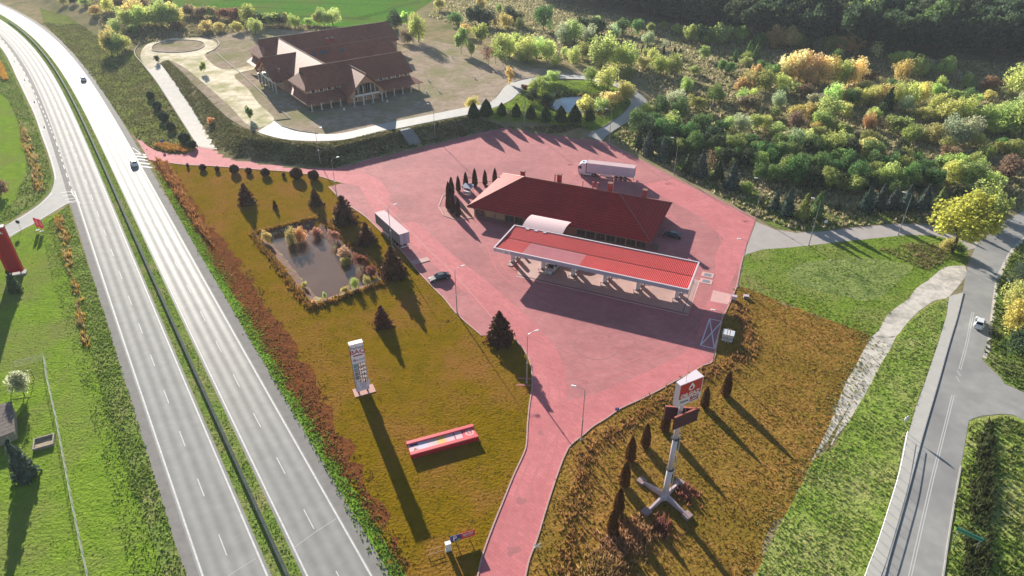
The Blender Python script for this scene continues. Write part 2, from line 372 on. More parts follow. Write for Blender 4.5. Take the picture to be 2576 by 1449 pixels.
def hp(s, o, z=0.0):                          # point at arc length s, offset o
    x = np.interp(s, SARC, hxs); y = np.interp(s, SARC, hys); a = np.interp(s, SARC, NXH); b = np.interp(s, SARC, NYH); l = math.hypot(a, b)
    return Vector((x + a / l * o, y + b / l * o, z))
def s_of(P): return float(np.interp(P.y, hys + 0 * hys, SARC)) if False else float(SARC[np.argmin((hxs - P.x) ** 2 + (hys - P.y) ** 2)])
def hstrip(name, o0, o1, z, mat, s0=0.0, s1=None, st=4.0, parent=None, kind='structure'):
    s1 = SARC[-1] if s1 is None else s1
    n = max(1, int((s1 - s0) / st)); v = []; uvs = []
    for i in range(n + 1):
        s = s0 + (s1 - s0) * i / n
        v += [hp(s, o0, z), hp(s, o1, z)]; uvs += [(o0, s), (o1, s)]
    f = [(2 * i, 2 * i + 1, 2 * i + 3, 2 * i + 2) for i in range(n)]
    me = bpy.data.meshes.new(name); me.from_pydata([tuple(p) for p in v], [], f); me.materials.append(mat)
    ul = me.uv_layers.new(name='lane')
    for lp in me.loops: ul.data[lp.index].uv = uvs[lp.vertex_index]
    me.update(); o = put(name, me, parent)
    if not parent: tag(o, kind=kind)
    return o
HWL = asphalt('newer_asphalt', (0.275, 0.267, 0.252), (0.33, 0.32, 0.303), 0.6, 0.05)
hw1 = hstrip('carriageway', -7.3, 0.5, 0.03, HWL); hstrip('shoulder', -8.8, -7.3, 0.026, SHOULDER, parent=hw1)
hw2 = hstrip('carriageway', 3.85, 11.5, 0.03, HW); hstrip('shoulder', 11.5, 13.3, 0.026, SHOULDER, parent=hw2)
hstrip('median', 0.5, 3.85, 0.02, G_VERGE)
for o0, p in ((-7.05, hw1), (-0.1, hw1), (4.2, hw2), (11.1, hw2)):
    hstrip('edge_line', o0, o0 + 0.24, 0.036, PAINT, s0=0.0 if o0 != -7.05 else 0.0, s1=s_of(at(182, 483)) if o0 == -7.05 else None, parent=p)
def dashes(o, ref, par, lo_, hi_, L=4.0, P=12.0, wd=0.13):
    s0 = s_of(ref); k = math.floor((lo_ - s0) / P)
    while s0 + k * P < hi_:
        a = s0 + k * P
        if a > lo_: hstrip('lane_dash', o - wd / 2, o + wd / 2, 0.036, PAINT, a, a + L, 2.0, par)
        k += 1
dashes(-3.5, at(*T(0, 2, 1293, 180)), hw1, 95, 560); dashes(7.7, at(*T(0, 2, 1978, 333)), hw2, 95, 560)
# slip lane and exit ramp on the left
sl_in = [(182, 483), (157, 407), (143, 363), (130, 330), (113, 290), (90, 240), (60, 180), (30, 133), (0, 93), (-25, 65)]
sl_out = [(-30, 85), (0, 117), (20, 147), (43, 197), (67, 247), (87, 290), (103, 337), (120, 383), (133, 427), (137, 452), (128, 483), (100, 513), (67, 536), (33, 556), (12, 571), (-40, 590)]
rl = [(-40, 625), (0, 605), (23, 598), (53, 580), (90, 560), (127, 538), (157, 520), (173, 511), (196, 513)]
RAMP = asphalt('ramp_asphalt', (0.33, 0.32, 0.305), (0.38, 0.37, 0.35), 0.6, 0.05)
ramp = drape('slip_road', cr(W2(sl_out), 3) + cr(W2(rl), 3) + W2([(200, 513)] + [(x + 8, y) for x, y in sl_in]), RAMP, 0.024)
def ribbon(name, pts, wd, mat, z, parent=None, closed=False, drap=False, hgt=0.0):
    P = [Vector((p[0], p[1], 0)) for p in pts]; n = len(P); v = []; 
    for i in range(n):
        a = P[i - 1] if i > 0 or closed else P[i]; b = P[(i + 1) % n] if i < n - 1 or closed else P[i]
        d = (b - a).normalized(); nn = Vector((d.y, -d.x, 0)) * wd / 2
        for q in (P[i] - nn, P[i] + nn): v.append((q.x, q.y, (hz(P[i].x, P[i].y) if drap else 0) + z))
    m = n if closed else n - 1; f = [(2 * i, 2 * i + 1, (2 * i + 3) % (2 * n), (2 * i + 2) % (2 * n)) for i in range(m)]
    if hgt:
        k = len(v); v = [(a, b, c - hgt) for a, b, c in v] + v
        f = [tuple(i + k for i in q) for q in f] + [(2 * i, (2 * i + 2) % k, (2 * i + 2) % k + k, 2 * i + k) for i in range(m)] + [(2 * i + 1, 2 * i + 1 + k, (2 * i + 3) % k + k, (2 * i + 3) % k) for i in range(m)]
    me = bpy.data.meshes.new(name); me.from_pydata(v, [], f); me.materials.append(mat); me.update()
    o = put(name, me, parent)
    if not parent: tag(o, kind='structure')
    return o
for pts_, wd_ in ribbon_later:
    n_ = 24; q_ = [(pts_[0][0] + (pts_[1][0] - pts_[0][0]) * i / n_ + 1.5 * math.sin(i * 0.5), pts_[0][1] + (pts_[1][1] - pts_[0][1]) * i / n_) for i in range(n_ + 1)]
    ribbon('tramline', q_, wd_, M('tramline_soil', (0.06, 0.09, 0.03), 0.95, spec=0.02), 0.12, None, False, True)
ribbon('edge_line', cr(W2([(x + 3, y - 1) for x, y in sl_out[:10]]), 3), 0.22, PAINT, 0.034, ramp)
ribbon('edge_line', cr(W2([(128 + 3, 486), (103, 513), (69, 538), (33, 559), (-20, 582)]), 3), 0.2, PAINT, 0.034, ramp)
ribbon('edge_line', cr(W2([(192, 508), (170, 512), (157, 518), (127, 536), (90, 558), (53, 578), (0, 602)]), 3), 0.2, PAINT, 0.034, ramp)
a0 = cr(W2(sl_in), 8)
acc = 0.0; seg = []; on = True
for p, q in zip(a0[:-1], a0[1:]):
    seg.append(p); acc += math.dist(p, q)
    if acc > 2.0:
        seg.append(q)
        if on and len(seg) > 1: ribbon('lane_dash', seg, 0.26, PAINT, 0.037, ramp)
        seg = []; acc = 0.0; on = not on
for (x, y) in [T(0, 1, 505, 12), T(0, 1, 520, 35), T(0, 1, 540, 62), T(0, 1, 552, 82)]:
    c = at(x + 3, y); ribbon('chevron', [(c.x - 2.2, c.y + 0.4), (c.x, c.y + 1.3), (c.x + 1.6, c.y - 0.2)], 0.35, PAINT, 0.038, ramp)
def arrow(c, ang, par, turn=0, L=5.0):
    m = Matrix.Translation((c.x, c.y, 0.039)) @ Matrix.Rotation(ang, 4, 'Z')
    b = MB()
    pts = [(-0.12, -L / 2), (0.12, -L / 2), (0.12, L / 2 - 1.6), (0.5, L / 2 - 1.6), (0, L / 2), (-0.5, L / 2 - 1.6), (-0.12, L / 2 - 1.6)]
    if turn: pts = [(-0.12, -L / 2), (0.12, -L / 2), (0.12, L / 2 - 1.0), (-0.7 * turn, L / 2 - 0.4), (-0.7 * turn, L / 2 + 0.3), (-1.6 * turn, L / 2 - 0.9), (-0.7 * turn, L / 2 - 1.9), (-0.7 * turn, L / 2 - 1.2), (-0.12, L / 2 - 1.9)]
    b.poly([tuple(m @ Vector((x, y, 0))) for x, y in pts]); b.build('lane_arrow', PAINT, par)
def hdir(P): s = s_of(P); d = hp(s + 3, 0) - hp(s - 3, 0); return math.atan2(-d.x, d.y)
for tx_, ty_ in [(118, 465), (195, 605), (268, 770), (343, 960)]:
    P = at(*T(0, 0, tx_, ty_)); arrow(P, hdir(P) + math.pi, ramp, -1, 6)
for P in (at(*T(0, 0, 870, 1105)), at(*T(0, 1, 1110, 225))): arrow(P, hdir(P), hw2, 0, 4)
for tx_, ty_ in [(1060, 1165), (1068, 1185), (1078, 1208), (1090, 1235), (1105, 1262)]:
    P = at(*T(0, 0, tx_, ty_)); ribbon('hatch_bar', [(P.x - 1.9, P.y + 0.7), (P.x + 1.9, P.y - 0.4)], 0.7, PAINT, 0.038, hw2)
ribbon('edge_line', W2([T(0, 0, 1000, 1115), T(0, 0, 1070, 1165), T(0, 0, 1120, 1190)]), 0.25, PAINT, 0.038, hw2)
for k, (s, o0, o1, prt) in enumerate([(s_of(at(790, 1330)), 4.3, 10.9, hw2), (s_of(at(600, 1430)), -6.8, -0.4, hw1), (s_of(at(185, 118)), 5, 11, hw2), (s_of(at(200, 142)), 5, 11, hw2), (s_of(at(245, 203)), 8, 11.4, hw2)]):
    A, B = hp(s, o0), hp(s + 1.3, o1); ribbon('tar_seam', [(A.x, A.y), ((A.x + B.x) / 2, (A.y + B.y) / 2 + 0.2), (B.x, B.y)], 0.12, M('pale_seam', (0.40, 0.39, 0.37), 0.7), 0.037, prt)

# median guard rail
gr = thing('guard_rail', 'long green grey double sided steel guard rail along the grassy median of the highway', 'guard rail', (0, 0, 0))
RAIL = M('guard_rail_steel', (0.05, 0.065, 0.06), 0.85, c2=(0.075, 0.09, 0.083), sc=1.0, spec=0.1)
sA, sB = 95.0, 560.0
for side in (-1, 1):
    v = []; n = int((sB - sA) / 4)
    prof = [(0.0, 0.47), (0.08, 0.52), (0.03, 0.60), (0.08, 0.69), (0.02, 0.77), (-0.16, 0.77), (-0.16, 0.74), (-0.03, 0.72), (-0.03, 0.47)]
    for i in range(n + 1):
        s = sA + 4.0 * i
        for a, z in prof: v.append(hp(s, 2.15 + side * (0.17 + a), z))
    k = len(prof); f = [(i * k + j, i * k + (j + 1) % k, (i + 1) * k + (j + 1) % k, (i + 1) * k + j) for i in range(n) for j in range(k)]
    MB().add(v, f).build('rail', RAIL, gr)
pm = MB().bx(-0.05, 0.05, -0.06, 0.06, 0, 0.66).bx(-0.16, 0.16, -0.06, 0.06, 0.54, 0.72).mesh('post', RAIL)
s = sA + 1
while s < sB:
    P = hp(s, 2.15); put('post', pm, gr, P, (0, 0, hdir(P))); s += 2.5 if s < 260 else 5.0

def para(pts, d):
    o = []
    for i, p in enumerate(pts):
        a = Vector(pts[max(0, i - 1)]); b = Vector(pts[min(len(pts) - 1, i + 1)]); t = (b - a).normalized(); o.append((p[0] + t.y * d, p[1] - t.x * d))
    return o
para_ = para
# covers beside the highway
drape('lawn', W2([(-300, 640), (-40, 628), (0, 608), (90, 563), (140, 535), (165, 525), (185, 560), (210, 640), (237, 720), (250, 800), (262, 870), (290, 960), (330, 1090), (375, 1220), (405, 1320), (430, 1400), (460, 1500), (-400, 1600)]), G_LAWN, 0.016, 12)
drape('verge', rough(W2([(-30, 95), (0, 119), (19, 149), (41, 199), (65, 249), (85, 292), (101, 339), (118, 385), (131, 429), (134, 452), (126, 482), (98, 511), (65, 533), (31, 553), (10, 568), (-60, 590), (-200, 560), (-200, 150)]), 0.3), G_VERGE, 0.012, 8)
drape('lawn', W2([(-300, 330), (0, 232), (18, 250), (45, 310), (65, 380), (62, 440), (40, 500), (0, 545), (-60, 572), (-300, 600)]), G_LAWN, 0.016, 12)
drape('verge', W2([(165, 525), (173, 512), (187, 560), (213, 643), (240, 716), (267, 800), (290, 876), (318, 966), (350, 1066), (380, 1166), (410, 1263), (443, 1363), (490, 1500), (430, 1500), (395, 1400), (360, 1290), (320, 1160), (280, 1040), (250, 930), (215, 800), (180, 700), (140, 600), (125, 560)]), G_VERGE, 0.022, 10)
for seq in ([(417, 483), (443, 533), (483, 606), (520, 670), (560, 736), (600, 803), (640, 876), (688, 966), (733, 1039), (773, 1109), (813, 1176), (859, 1256), (912, 1366), (969, 1449), (1005, 1510), (1065, 1510), (1010, 1430), (950, 1330), (880, 1215), (800, 1085), (720, 955), (650, 840), (560, 690), (470, 540), (420, 460), (385, 420)],):
    drape('verge', W2(seq), M('bright_verge', (0.120, 0.240, 0.024), 0.95, spec=0.02, c2=(0.204, 0.336, 0.042), sc=0.6, c3=(0.072, 0.120, 0.024), sc2=0.2, bump=0.28, bsc=1.7), 0.018, 8)
drape('verge', W2g([(110, 57), (153, 97), (190, 140), (227, 183), (257, 227), (283, 267), (307, 303), (327, 333), (350, 350), (372, 366), (395, 378), (433, 386), (467, 386), (494, 364), (470, 325), (433, 267), (395, 208), (358, 160), (340, 130), (280, 110), (230, 80), (170, 40), (100, 20)]), M('olive_verge', (0.130, 0.169, 0.039), 0.95, spec=0.02, c2=(0.221, 0.247, 0.058), sc=0.3, c3=(0.195, 0.169, 0.078), sc2=0.06, bump=0.25, bsc=1.6), 0.05, 2.4)

# ------------------------------------------------------------------ the station's ground
lawn_up = [(420, 409), (467, 415), (533, 418), (600, 423), (667, 428), (733, 433), (800, 443), (833, 453), (862, 461)]
lot_left = [(827, 470), (859, 503), (869, 513), (892, 526), (925, 550), (959, 583), (1009, 630), (1052, 683), (1092, 726), (1119, 753), (1149, 790), (1212, 845), (1275, 836), (1292, 850), (1319, 883), (1335, 916), (1339, 963), (1337, 986), (1332, 1016), (1327, 1066), (1324, 1119), (1314, 1149), (1292, 1196), (1269, 1253), (1242, 1319), (1215, 1393), (1202, 1449), (1186, 1530)]
lot_right = [(1305, 1530), (1322, 1449), (1332, 1406), (1352, 1353), (1372, 1286), (1392, 1223), (1412, 1166), (1422, 1143), (1432, 1124), (1452, 1106), (1469, 1093), (1492, 1073), (1525, 1053), (1559, 1029), (1609, 1006), (1659, 981), (1685, 966), (1752, 930), (1767, 920), (1794, 908), (1804, 860), (1814, 816), (1817, 803), (1831, 773), (1844, 743), (1854, 716), (1861, 680), (1869, 646)]
svc_lo = [(1877, 640), (1917, 628), (1984, 623), (2034, 618), (2117, 608), (2217, 598), (2284, 591), (2351, 593), (2417, 608), (2434, 630)]
svc_up = [(2424, 598), (2351, 571), (2317, 565), (2251, 563), (2151, 573), (2067, 583), (2001, 586), (1951, 578), (1902, 558)]
lot_top = [(1902, 551), (1774, 485), (1717, 457), (1525, 357), (1400, 341), (1272, 323), (1192, 338), (1125, 354), (1059, 369), (992, 385), (859, 420), (837, 424), (767, 422), (700, 413), (633, 405), (587, 398), (560, 380), (547, 374), (497, 368), (467, 388), (433, 388), (393, 380), (370, 367), (352, 349), (345, 352), (375, 402), (390, 405)]
PAVE = M('mauve_paving', (0.430, 0.159, 0.162), 0.85, c2=(0.494, 0.199, 0.199), sc=0.3, c3=(0.366, 0.142, 0.146), sc2=0.05, bump=0.006, bsc=6, spec=0.12)
LANE = M('pink_paving', (0.533, 0.169, 0.176), 0.85, c2=(0.587, 0.201, 0.207), sc=0.3, c3=(0.480, 0.152, 0.157), sc2=0.06, bump=0.006, bsc=6, spec=0.12)
def blocks(m, rot):                            # rows of paving blocks: each a shade of its own, fine darker joints
    t = m.node_tree; N = t.nodes; L = t.links; b = N['Principled BSDF']; old = b.inputs['Base Color'].links[0].from_socket
    g = N.new('ShaderNodeNewGeometry'); mp = N.new('ShaderNodeMapping'); mp.inputs['Rotation'].default_value = (0, 0, rot); L.new(g.outputs['Position'], mp.inputs['Vector'])
    bt = N.new('ShaderNodeTexBrick'); bt.inputs['Scale'].default_value = 1.0; bt.inputs['Brick Width'].default_value = 1.0; bt.inputs['Row Height'].default_value = 0.5; bt.inputs['Mortar Size'].default_value = 0.03; bt.inputs['Bias'].default_value = 0.0
    bt.inputs['Color1'].default_value = (0.92, 0.92, 0.92, 1); bt.inputs['Color2'].default_value = (1.06, 1.06, 1.06, 1); bt.inputs['Mortar'].default_value = (0.84, 0.84, 0.84, 1)
    L.new(mp.outputs[0], bt.inputs['Vector']); st = N.new('ShaderNodeTexNoise'); st.inputs['Scale'].default_value = 0.5; st.inputs['Detail'].default_value = 8; st.inputs['Roughness'].default_value = 0.75; L.new(mp.outputs[0], st.inputs['Vector'])
    mr = N.new('ShaderNodeMapRange'); mr.inputs['From Min'].default_value = 0.35; mr.inputs['From Max'].default_value = 0.65; mr.inputs['To Min'].default_value = 0.94; mr.inputs['To Max'].default_value = 1.06; L.new(st.outputs['Fac'], mr.inputs['Value'])
    m1 = N.new('ShaderNodeVectorMath'); m1.operation = 'MULTIPLY'; L.new(old, m1.inputs[0]); L.new(bt.outputs['Color'], m1.inputs[1])
    m2 = N.new('ShaderNodeVectorMath'); m2.operation = 'SCALE'; L.new(m1.outputs[0], m2.inputs[0]); L.new(mr.outputs[0], m2.inputs['Scale']); L.new(m2.outputs[0], b.inputs['Base Color'])
blocks(PAVE, R(23.3)); blocks(LANE, R(40))
lot = drape('station_paving', W2(lot_top + lawn_up + lot_left + lot_right), PAVE, 0.03)
def lane(pts, nm='driving_lane', z=0.036, mat=LANE): return drape(nm, W2(pts), mat, z, parent=lot)
lane([(352, 350), (370, 367), (393, 380), (433, 388), (467, 388), (497, 370), (547, 376), (562, 382), (587, 400), (633, 407), (700, 415), (767, 424), (837, 426), (900, 430), (905, 470), (870, 462), (833, 452), (800, 442), (733, 432), (600, 422), (420, 408), (392, 404), (377, 402)])
lane([(905, 470), (900, 430), (960, 455), (1000, 520), (1060, 570), (1142, 643), (1240, 720), (1330, 800), (1392, 866), (1420, 920), (1426, 985), (1424, 1010), (1500, 990), (1640, 930), (1720, 890), (1745, 870), (1790, 900), (1765, 918), (1685, 963), (1609, 1003), (1525, 1050), (1465, 1092), (1430, 1122), (1410, 1165), (1370, 1286), (1320, 1449), (1302, 1530), (1190, 1530), (1205, 1449), (1272, 1253), (1327, 1118), (1335, 1016), (1342, 963), (1338, 916), (1320, 882), (1290, 850), (1242, 803), (1085, 660), (1000, 580), (940, 530)])
lane([(1290, 335), (1515, 362), (1715, 462), (1898, 555), (1868, 645), (1800, 800), (1745, 870), (1770, 790), (1800, 700), (1800, 640), (1820, 600), (1760, 545), (1640, 480), (1500, 420), (1350, 375)])
kerbm = M('kerb_stone', (0.50, 0.30, 0.28), 0.8, c2=(0.42, 0.25, 0.23), sc=1.5)
KB = M('grey_kerb', (0.42, 0.40, 0.37), 0.85, c2=(0.33, 0.32, 0.30), sc=1.2)
for seq in (lot_left[:12], lot_left[12:], lot_right, lawn_up, lot_top[:4], lot_top[3:19]):
    ribbon('kerb', cr(W2(seq), 3), 0.22, kerbm, 0.13, lot, hgt=0.13)
for c in ((1780, 692), (1776, 708)):
    P = at(*c); rz = R(-23.3)
    fr = MB().box((P.x, P.y, 0.05), (2.6, 2.0, 0.06), rz).build('shaft_frame', M('pale_pink_slab', (0.60, 0.34, 0.32), 0.8), lot); MB().box((P.x, P.y, 0.084), (1.5, 1.1, 0.03), rz).build('shaft_cover', GREYM, fr)
lane([(1794, 730), (1840, 741), (1832, 766), (1786, 758)], 'concrete_pad', 0.04, M('pale_pad', (0.62, 0.36, 0.33), 0.8, c2=(0.56, 0.32, 0.30), sc=0.7))
bxs = [(1785, 802), (1816, 809), (1797, 877), (1762, 869)]
WP = M('bay_paint', (0.66, 0.58, 0.64), 0.6)
for a, b in ((0, 1), (1, 2), (2, 3), (3, 0), (0, 2), (1, 3)): ribbon('bay_line', W2([bxs[a], bxs[b]]), 0.22, WP, 0.042 + 0.001 * a, lot)
lane([(1030, 658), (1075, 648), (1082, 656), (1040, 668)], 'raised_island', 0.14, kerbm)
ribbon('seam', W2([(930, 480), (1000, 548), (1090, 640), (1150, 697), (1242, 803)]), 0.12, kerbm, 0.04, lot)
GUT = M('drain_joint', (0.20, 0.11, 0.12), 0.7)
for sq in ([(1110, 367), (1180, 430), (1185, 440)], [(1345, 340), (1440, 425)], [(1590, 400), (1700, 470)]): ribbon('joint', W2(sq), 0.09, GUT, 0.0385, lot)
def ring(c, r, a0, a1): return [(c.x + r * math.cos(a0 + (a1 - a0) * i / 24), c.y + r * math.sin(a0 + (a1 - a0) * i / 24)) for i in range(25)]
for q, r_, a0_, a1_ in (((1563, 856), 2.6, 0, 6.2), ((1500, 870), 4.2, 0.5, 6.0), ((1395, 425), 7.0, 2, 5.5), ((1290, 420), 9.0, 2.2, 4.6)): ribbon('tyre_mark', ring(at(*q), r_, a0_, a1_), 0.14, M('tyre_black', (0.30, 0.115, 0.12), 0.6), 0.0395, lot)

wl = [(377, 402), (420, 409), (467, 415), (533, 418), (600, 423), (667, 428), (733, 433), (800, 443), (833, 453), (862, 461)]
drape('lawn', W2(wl + lot_left + [(1066, 1530), (1010, 1430), (950, 1330), (880, 1215), (800, 1085), (720, 955), (650, 840), (560, 690), (470, 540), (420, 460)]), G_OCHRE, 0.014, 2.2)
drape('weed_strip', rough_w([(377, 402), (440, 440), (477, 496), (520, 560), (567, 616), (617, 683), (667, 766), (717, 843), (783, 950), (859, 1089), (892, 1153), (939, 1243), (969, 1299), (999, 1359), (1035, 1449), (1040, 1530), (1068, 1530), (1010, 1430), (950, 1330), (880, 1215), (800, 1085), (720, 955), (650, 840), (560, 690), (470, 540), (420, 460), (365, 375)], 1.1), G_RUST, 0.026, 8)
drape('verge', W2([(370, 367), (393, 379), (433, 387), (467, 387), (495, 367), (470, 362), (420, 356), (360, 350)]), G_RUST, 0.03)
drape('verge', rough(W2g([(1532, 345), (1640, 396), (1780, 472), (1904, 546), (1951, 574), (2001, 582), (2067, 579), (2151, 569), (2251, 559), (2330, 560), (2400, 575), (2380, 548), (2250, 535), (2120, 540), (2010, 535), (1950, 505), (1860, 455), (1780, 405), (1690, 355), (1620, 318), (1580, 312)]), 0.5), M('bank_grass', (0.13, 0.18, 0.04), 0.95, spec=0.02, c2=(0.20, 0.25, 0.06), sc=0.5, c3=(0.10, 0.13, 0.04), sc2=0.1, bump=0.3, bsc=1.6), 0.035, 2.6)
STN = M('oil_stain', (0.36, 0.135, 0.14), 0.75, c2=(0.42, 0.155, 0.16), sc=1.5, spec=0.12); TYR = M('tyre_black', (0.30, 0.115, 0.12), 0.6)
rs_ = random.Random(4)
for (px_, py_), r0_ in (((1210, 560), .9), ((1160, 470), 1.3), ((1400, 760), 1.1), ((1550, 830), .8), ((1640, 850), 1.2), ((1470, 960), .9), ((1360, 1090), .7), ((1310, 1260), .8), ((1290, 1385), 1.0), ((1280, 620), .9), ((1720, 560), 1.2), ((1640, 430), 1.5), ((1480, 380), 1.3), ((1240, 390), 1.6), ((1000, 470), 1.0), ((1090, 590), .8), ((1170, 740), .9), ((1700, 830), 1.0), ((1800, 590), 1.1), ((700, 424), .9)):
    P = at(px_, py_); drape('oil_stain', [(P.x + r0_ * rs_.uniform(.5, 1.2) * math.cos(k * .628), P.y + r0_ * rs_.uniform(.5, 1.2) * math.sin(k * .628)) for k in range(10)], STN, 0.0388, parent=lot)
for pts_ in ([(900, 445), (1010, 545), (1150, 665), (1270, 790), (1370, 900), (1395, 1000), (1385, 1120), (1340, 1250), (1290, 1400)], [(1000, 440), (1150, 400), (1300, 380), (1480, 410), (1650, 480), (1790, 560), (1830, 640), (1790, 740)], [(1300, 960), (1420, 960), (1560, 930), (1700, 860), (1770, 780)], [(1120, 560), (1220, 600), (1270, 690), (1400, 770)], [(1500, 1000), (1400, 1080), (1330, 1200), (1270, 1380)]):
    q_ = cr(W2(pts_), 6); zt_ = globals().get('zt_', 0.0372)
    for d_ in (-0.9, 0.9): zt_ += 0.00015; ribbon('tyre_track', para_(q_, d_), 0.28, M('track_wear', (0.46, 0.16, 0.165), 0.85, c2=(0.52, 0.18, 0.185), sc=0.6, spec=0.12), zt_, lot)
# right half of the plot, meadow beyond it and the gravel track
gl = [(2427, 668), (2381, 671), (2357, 686), (2337, 703), (2304, 726), (2284, 753), (2251, 776), (2227, 800), (2211, 830), (2194, 846)]
gl2 = [(2170, 885), (2150, 925), (2126, 966), (2101, 1033), (2077, 1089), (2040, 1160)]
gr_ = [(2070, 1175), (2101, 1123), (2114, 1089), (2134, 1063), (2161, 1016), (2191, 966), (2217, 913), (2237, 883), (2254, 846)]
gr2 = [(2284, 810), (2311, 783), (2351, 756), (2387, 746), (2434, 690)]
drape('meadow', W2(lot_right[:-1][::-1][:3][::-1] + [(1869, 646)] + svc_lo + [(2436, 660)] + gl + [(1854, 716)]), M('mown_meadow', (0.126, 0.205, 0.026), 0.95, spec=0.02, c2=(0.202, 0.270, 0.040), sc=0.5, c3=(0.239, 0.238, 0.079), sc2=0.05, bump=0.25, bsc=1.6), 0.014, 8)
drape('mown_swath', cr(W2([(1990, 670), (2080, 652), (2180, 648), (2290, 668), (2280, 690), (2200, 755), (2120, 745), (2020, 720), (1985, 700)]), 4, True), M('long_grass', (0.180, 0.240, 0.060), 0.95, spec=0.02, c2=(0.276, 0.312, 0.108), sc=0.6, c3=(0.120, 0.168, 0.048), sc2=0.2, bump=0.3, bsc=1.5), 0.022, 6)
drape('meadow', rough(W2([(1854, 716), (2194, 846)] + gl2 + [(1990, 1260), (1940, 1350), (1890, 1449), (1855, 1530)]), 0.9, closed=False) + W2([(1855, 1530)] + lot_right[:26]), G_TAN, 0.013, 6)
drape('gravel_track', cr(W2(gl), 3) + cr(W2([(2230, 848), (2254, 846)] + gr2), 3), G_GRAVEL, 0.02)
drape('gravel_track', cr(W2([(2194, 846)] + gl2), 3) + cr(W2([(2042, 1162), (2080, 1112), (2108, 1066), (2140, 1015), (2165, 966), (2190, 905), (2228, 850)]), 3), G_GRAVEL, 0.0205)
drape('gravel_track', cr(W2([(2228, 848), (2190, 905), (2165, 966), (2140, 1015), (2110, 1075), (2090, 1118)]), 3) + cr(W2([(2092, 1120), (2108, 1092)] + gr_[3:]), 3), G_GRAVEL, 0.02)
# right-hand road
rd_l = [(2580, 528), (2527, 556), (2494, 583), (2457, 616), (2444, 643), (2434, 670), (2421, 735), (2404, 800), (2384, 866), (2356, 966), (2317, 1099), (2277, 1249), (2234, 1399), (2220.7, 1449), (2196, 1535)]
rd_r = [(2352, 1535), (2372, 1449), (2384, 1366), (2404, 1243), (2417, 1173), (2437, 1059), (2447, 1053), (2470, 1046), (2524, 1041), (2550, 1044), (2640, 1090), (2720, 1040), (2576, 988), (2544, 973), (2527, 966), (2517, 950), (2477, 913), (2470, 903), (2481, 876), (2490, 803), (2497, 750), (2504, 700), (2531, 646), (2544, 626), (2590, 580)]
ROAD2 = M('local_asphalt', (0.264, 0.257, 0.243), 0.66, c2=(0.336, 0.326, 0.308), sc=0.3, c3=(0.222, 0.215, 0.208), sc2=0.08, bump=0.005, bsc=12)
road = drape('local_road', W2(rd_l + rd_r), ROAD2, 0.03)
svc = drape('service_road', W2(svc_lo + [(2470, 620), (2440, 590)] + svc_up + [(1869, 646)]), M('service_paving', (0.40, 0.355, 0.33), 0.7, c2=(0.35, 0.31, 0.285), sc=0.4, bump=0.005, bsc=6), 0.026)
ctr = [T(2, 1, 2190, 905), T(2, 1, 2140, 1160), T(2, 1, 2090, 1340)]
DULL = M('worn_paint', (0.50, 0.49, 0.47), 0.7)
c1 = W2(ctr); c2 = W2([T(2, 2, 2040, 85), T(2, 2, 1880, 730), T(2, 2, 1715, 1449), T(2, 2, 1660, 1700)])
for d in (-0.16, 0.16): ribbon('centre_line', para(c1, d), 0.13, DULL, 0.037, road); ribbon('centre_line', para(c2, d), 0.13, DULL, 0.037, road)
for q in (T(2, 1, 2080, 1370), T(2, 1, 2070, 1412)):
    P = at(*q); ribbon('lane_dash', [(P.x, P.y - 0.7), (P.x + 0.2, P.y + 0.7)], 0.14, DULL, 0.037, road)
sw_o = [(2387, 746), (2381, 793), (2364, 850), (2344, 910), (2325, 966), (2304, 1023), (2287, 1083), (2277, 1099), (2257, 1199), (2231, 1286), (2201, 1379), (2174, 1449), (2150, 1535)]
sw_i = [(2198, 1535), (2223, 1449), (2236, 1399), (2279, 1249), (2319, 1099), (2358, 966), (2386, 866), (2406, 800), (2422, 737)]
sw = drape('footway', W2(sw_o + sw_i), M('footway_slab', (0.47, 0.45, 0.41), 0.8, c2=(0.42, 0.40, 0.365), sc=0.6, bump=0.006), 0.14)
ribbon('kerb', cr(W2(sw_i), 3), 0.2, KB, 0.165, sw, hgt=0.165)
ribbon('kerb', cr(W2(rd_r[:5]), 3), 0.2, KB, 0.15, road, hgt=0.15)
drape('verge', W2([(2254, 846), (2284, 812), (2311, 785), (2351, 758), (2386, 748), (2380, 793), (2363, 850), (2343, 910), (2324, 966), (2303, 1023), (2286, 1083), (2276, 1099), (2256, 1199), (2230, 1286), (2200, 1379), (2173, 1449), (2150, 1535), (1860, 1535), (1900, 1449), (1945, 1350), (1995, 1260), (2045, 1160), (2101, 1123), (2134, 1063), (2161, 1016), (2191, 966), (2217, 913), (2237, 883)]), M('right_verge', (0.160, 0.253, 0.034), 0.95, spec=0.02, c2=(0.266, 0.342, 0.067), sc=0.4, c3=(0.319, 0.327, 0.112), sc2=0.08, bump=0.3, bsc=1.6), 0.015, 6)
drape('verge', W2([(2353, 1535), (2373, 1449), (2385, 1366), (2405, 1243), (2418, 1173), (2438, 1060), (2447, 1055), (2470, 1048), (2524, 1043), (2550, 1046), (2700, 1110), (2900, 1300), (2800, 1600)]), M('far_right_verge', (0.169, 0.253, 0.035), 0.95, spec=0.02, c2=(0.286, 0.351, 0.082), sc=0.5, c3=(0.338, 0.337, 0.129), sc2=0.1, bump=0.3, bsc=1.6), 0.015, 6)
drape('verge', W2([(2471, 902), (2482, 876), (2491, 803), (2498, 750), (2505, 700), (2532, 647), (2545, 627), (2595, 582), (2800, 560), (2900, 900), (2700, 1020), (2576, 986), (2544, 971), (2527, 964), (2517, 948), (2478, 911)]), G_VERGE, 0.015, 6)
ribbon('gravel_edge', W2([(2582, 595), (2547, 627), (2534, 648), (2508, 702), (2501, 752), (2494, 805), (2485, 876), (2474, 900)]), 0.9, G_GRAVEL, 0.028)
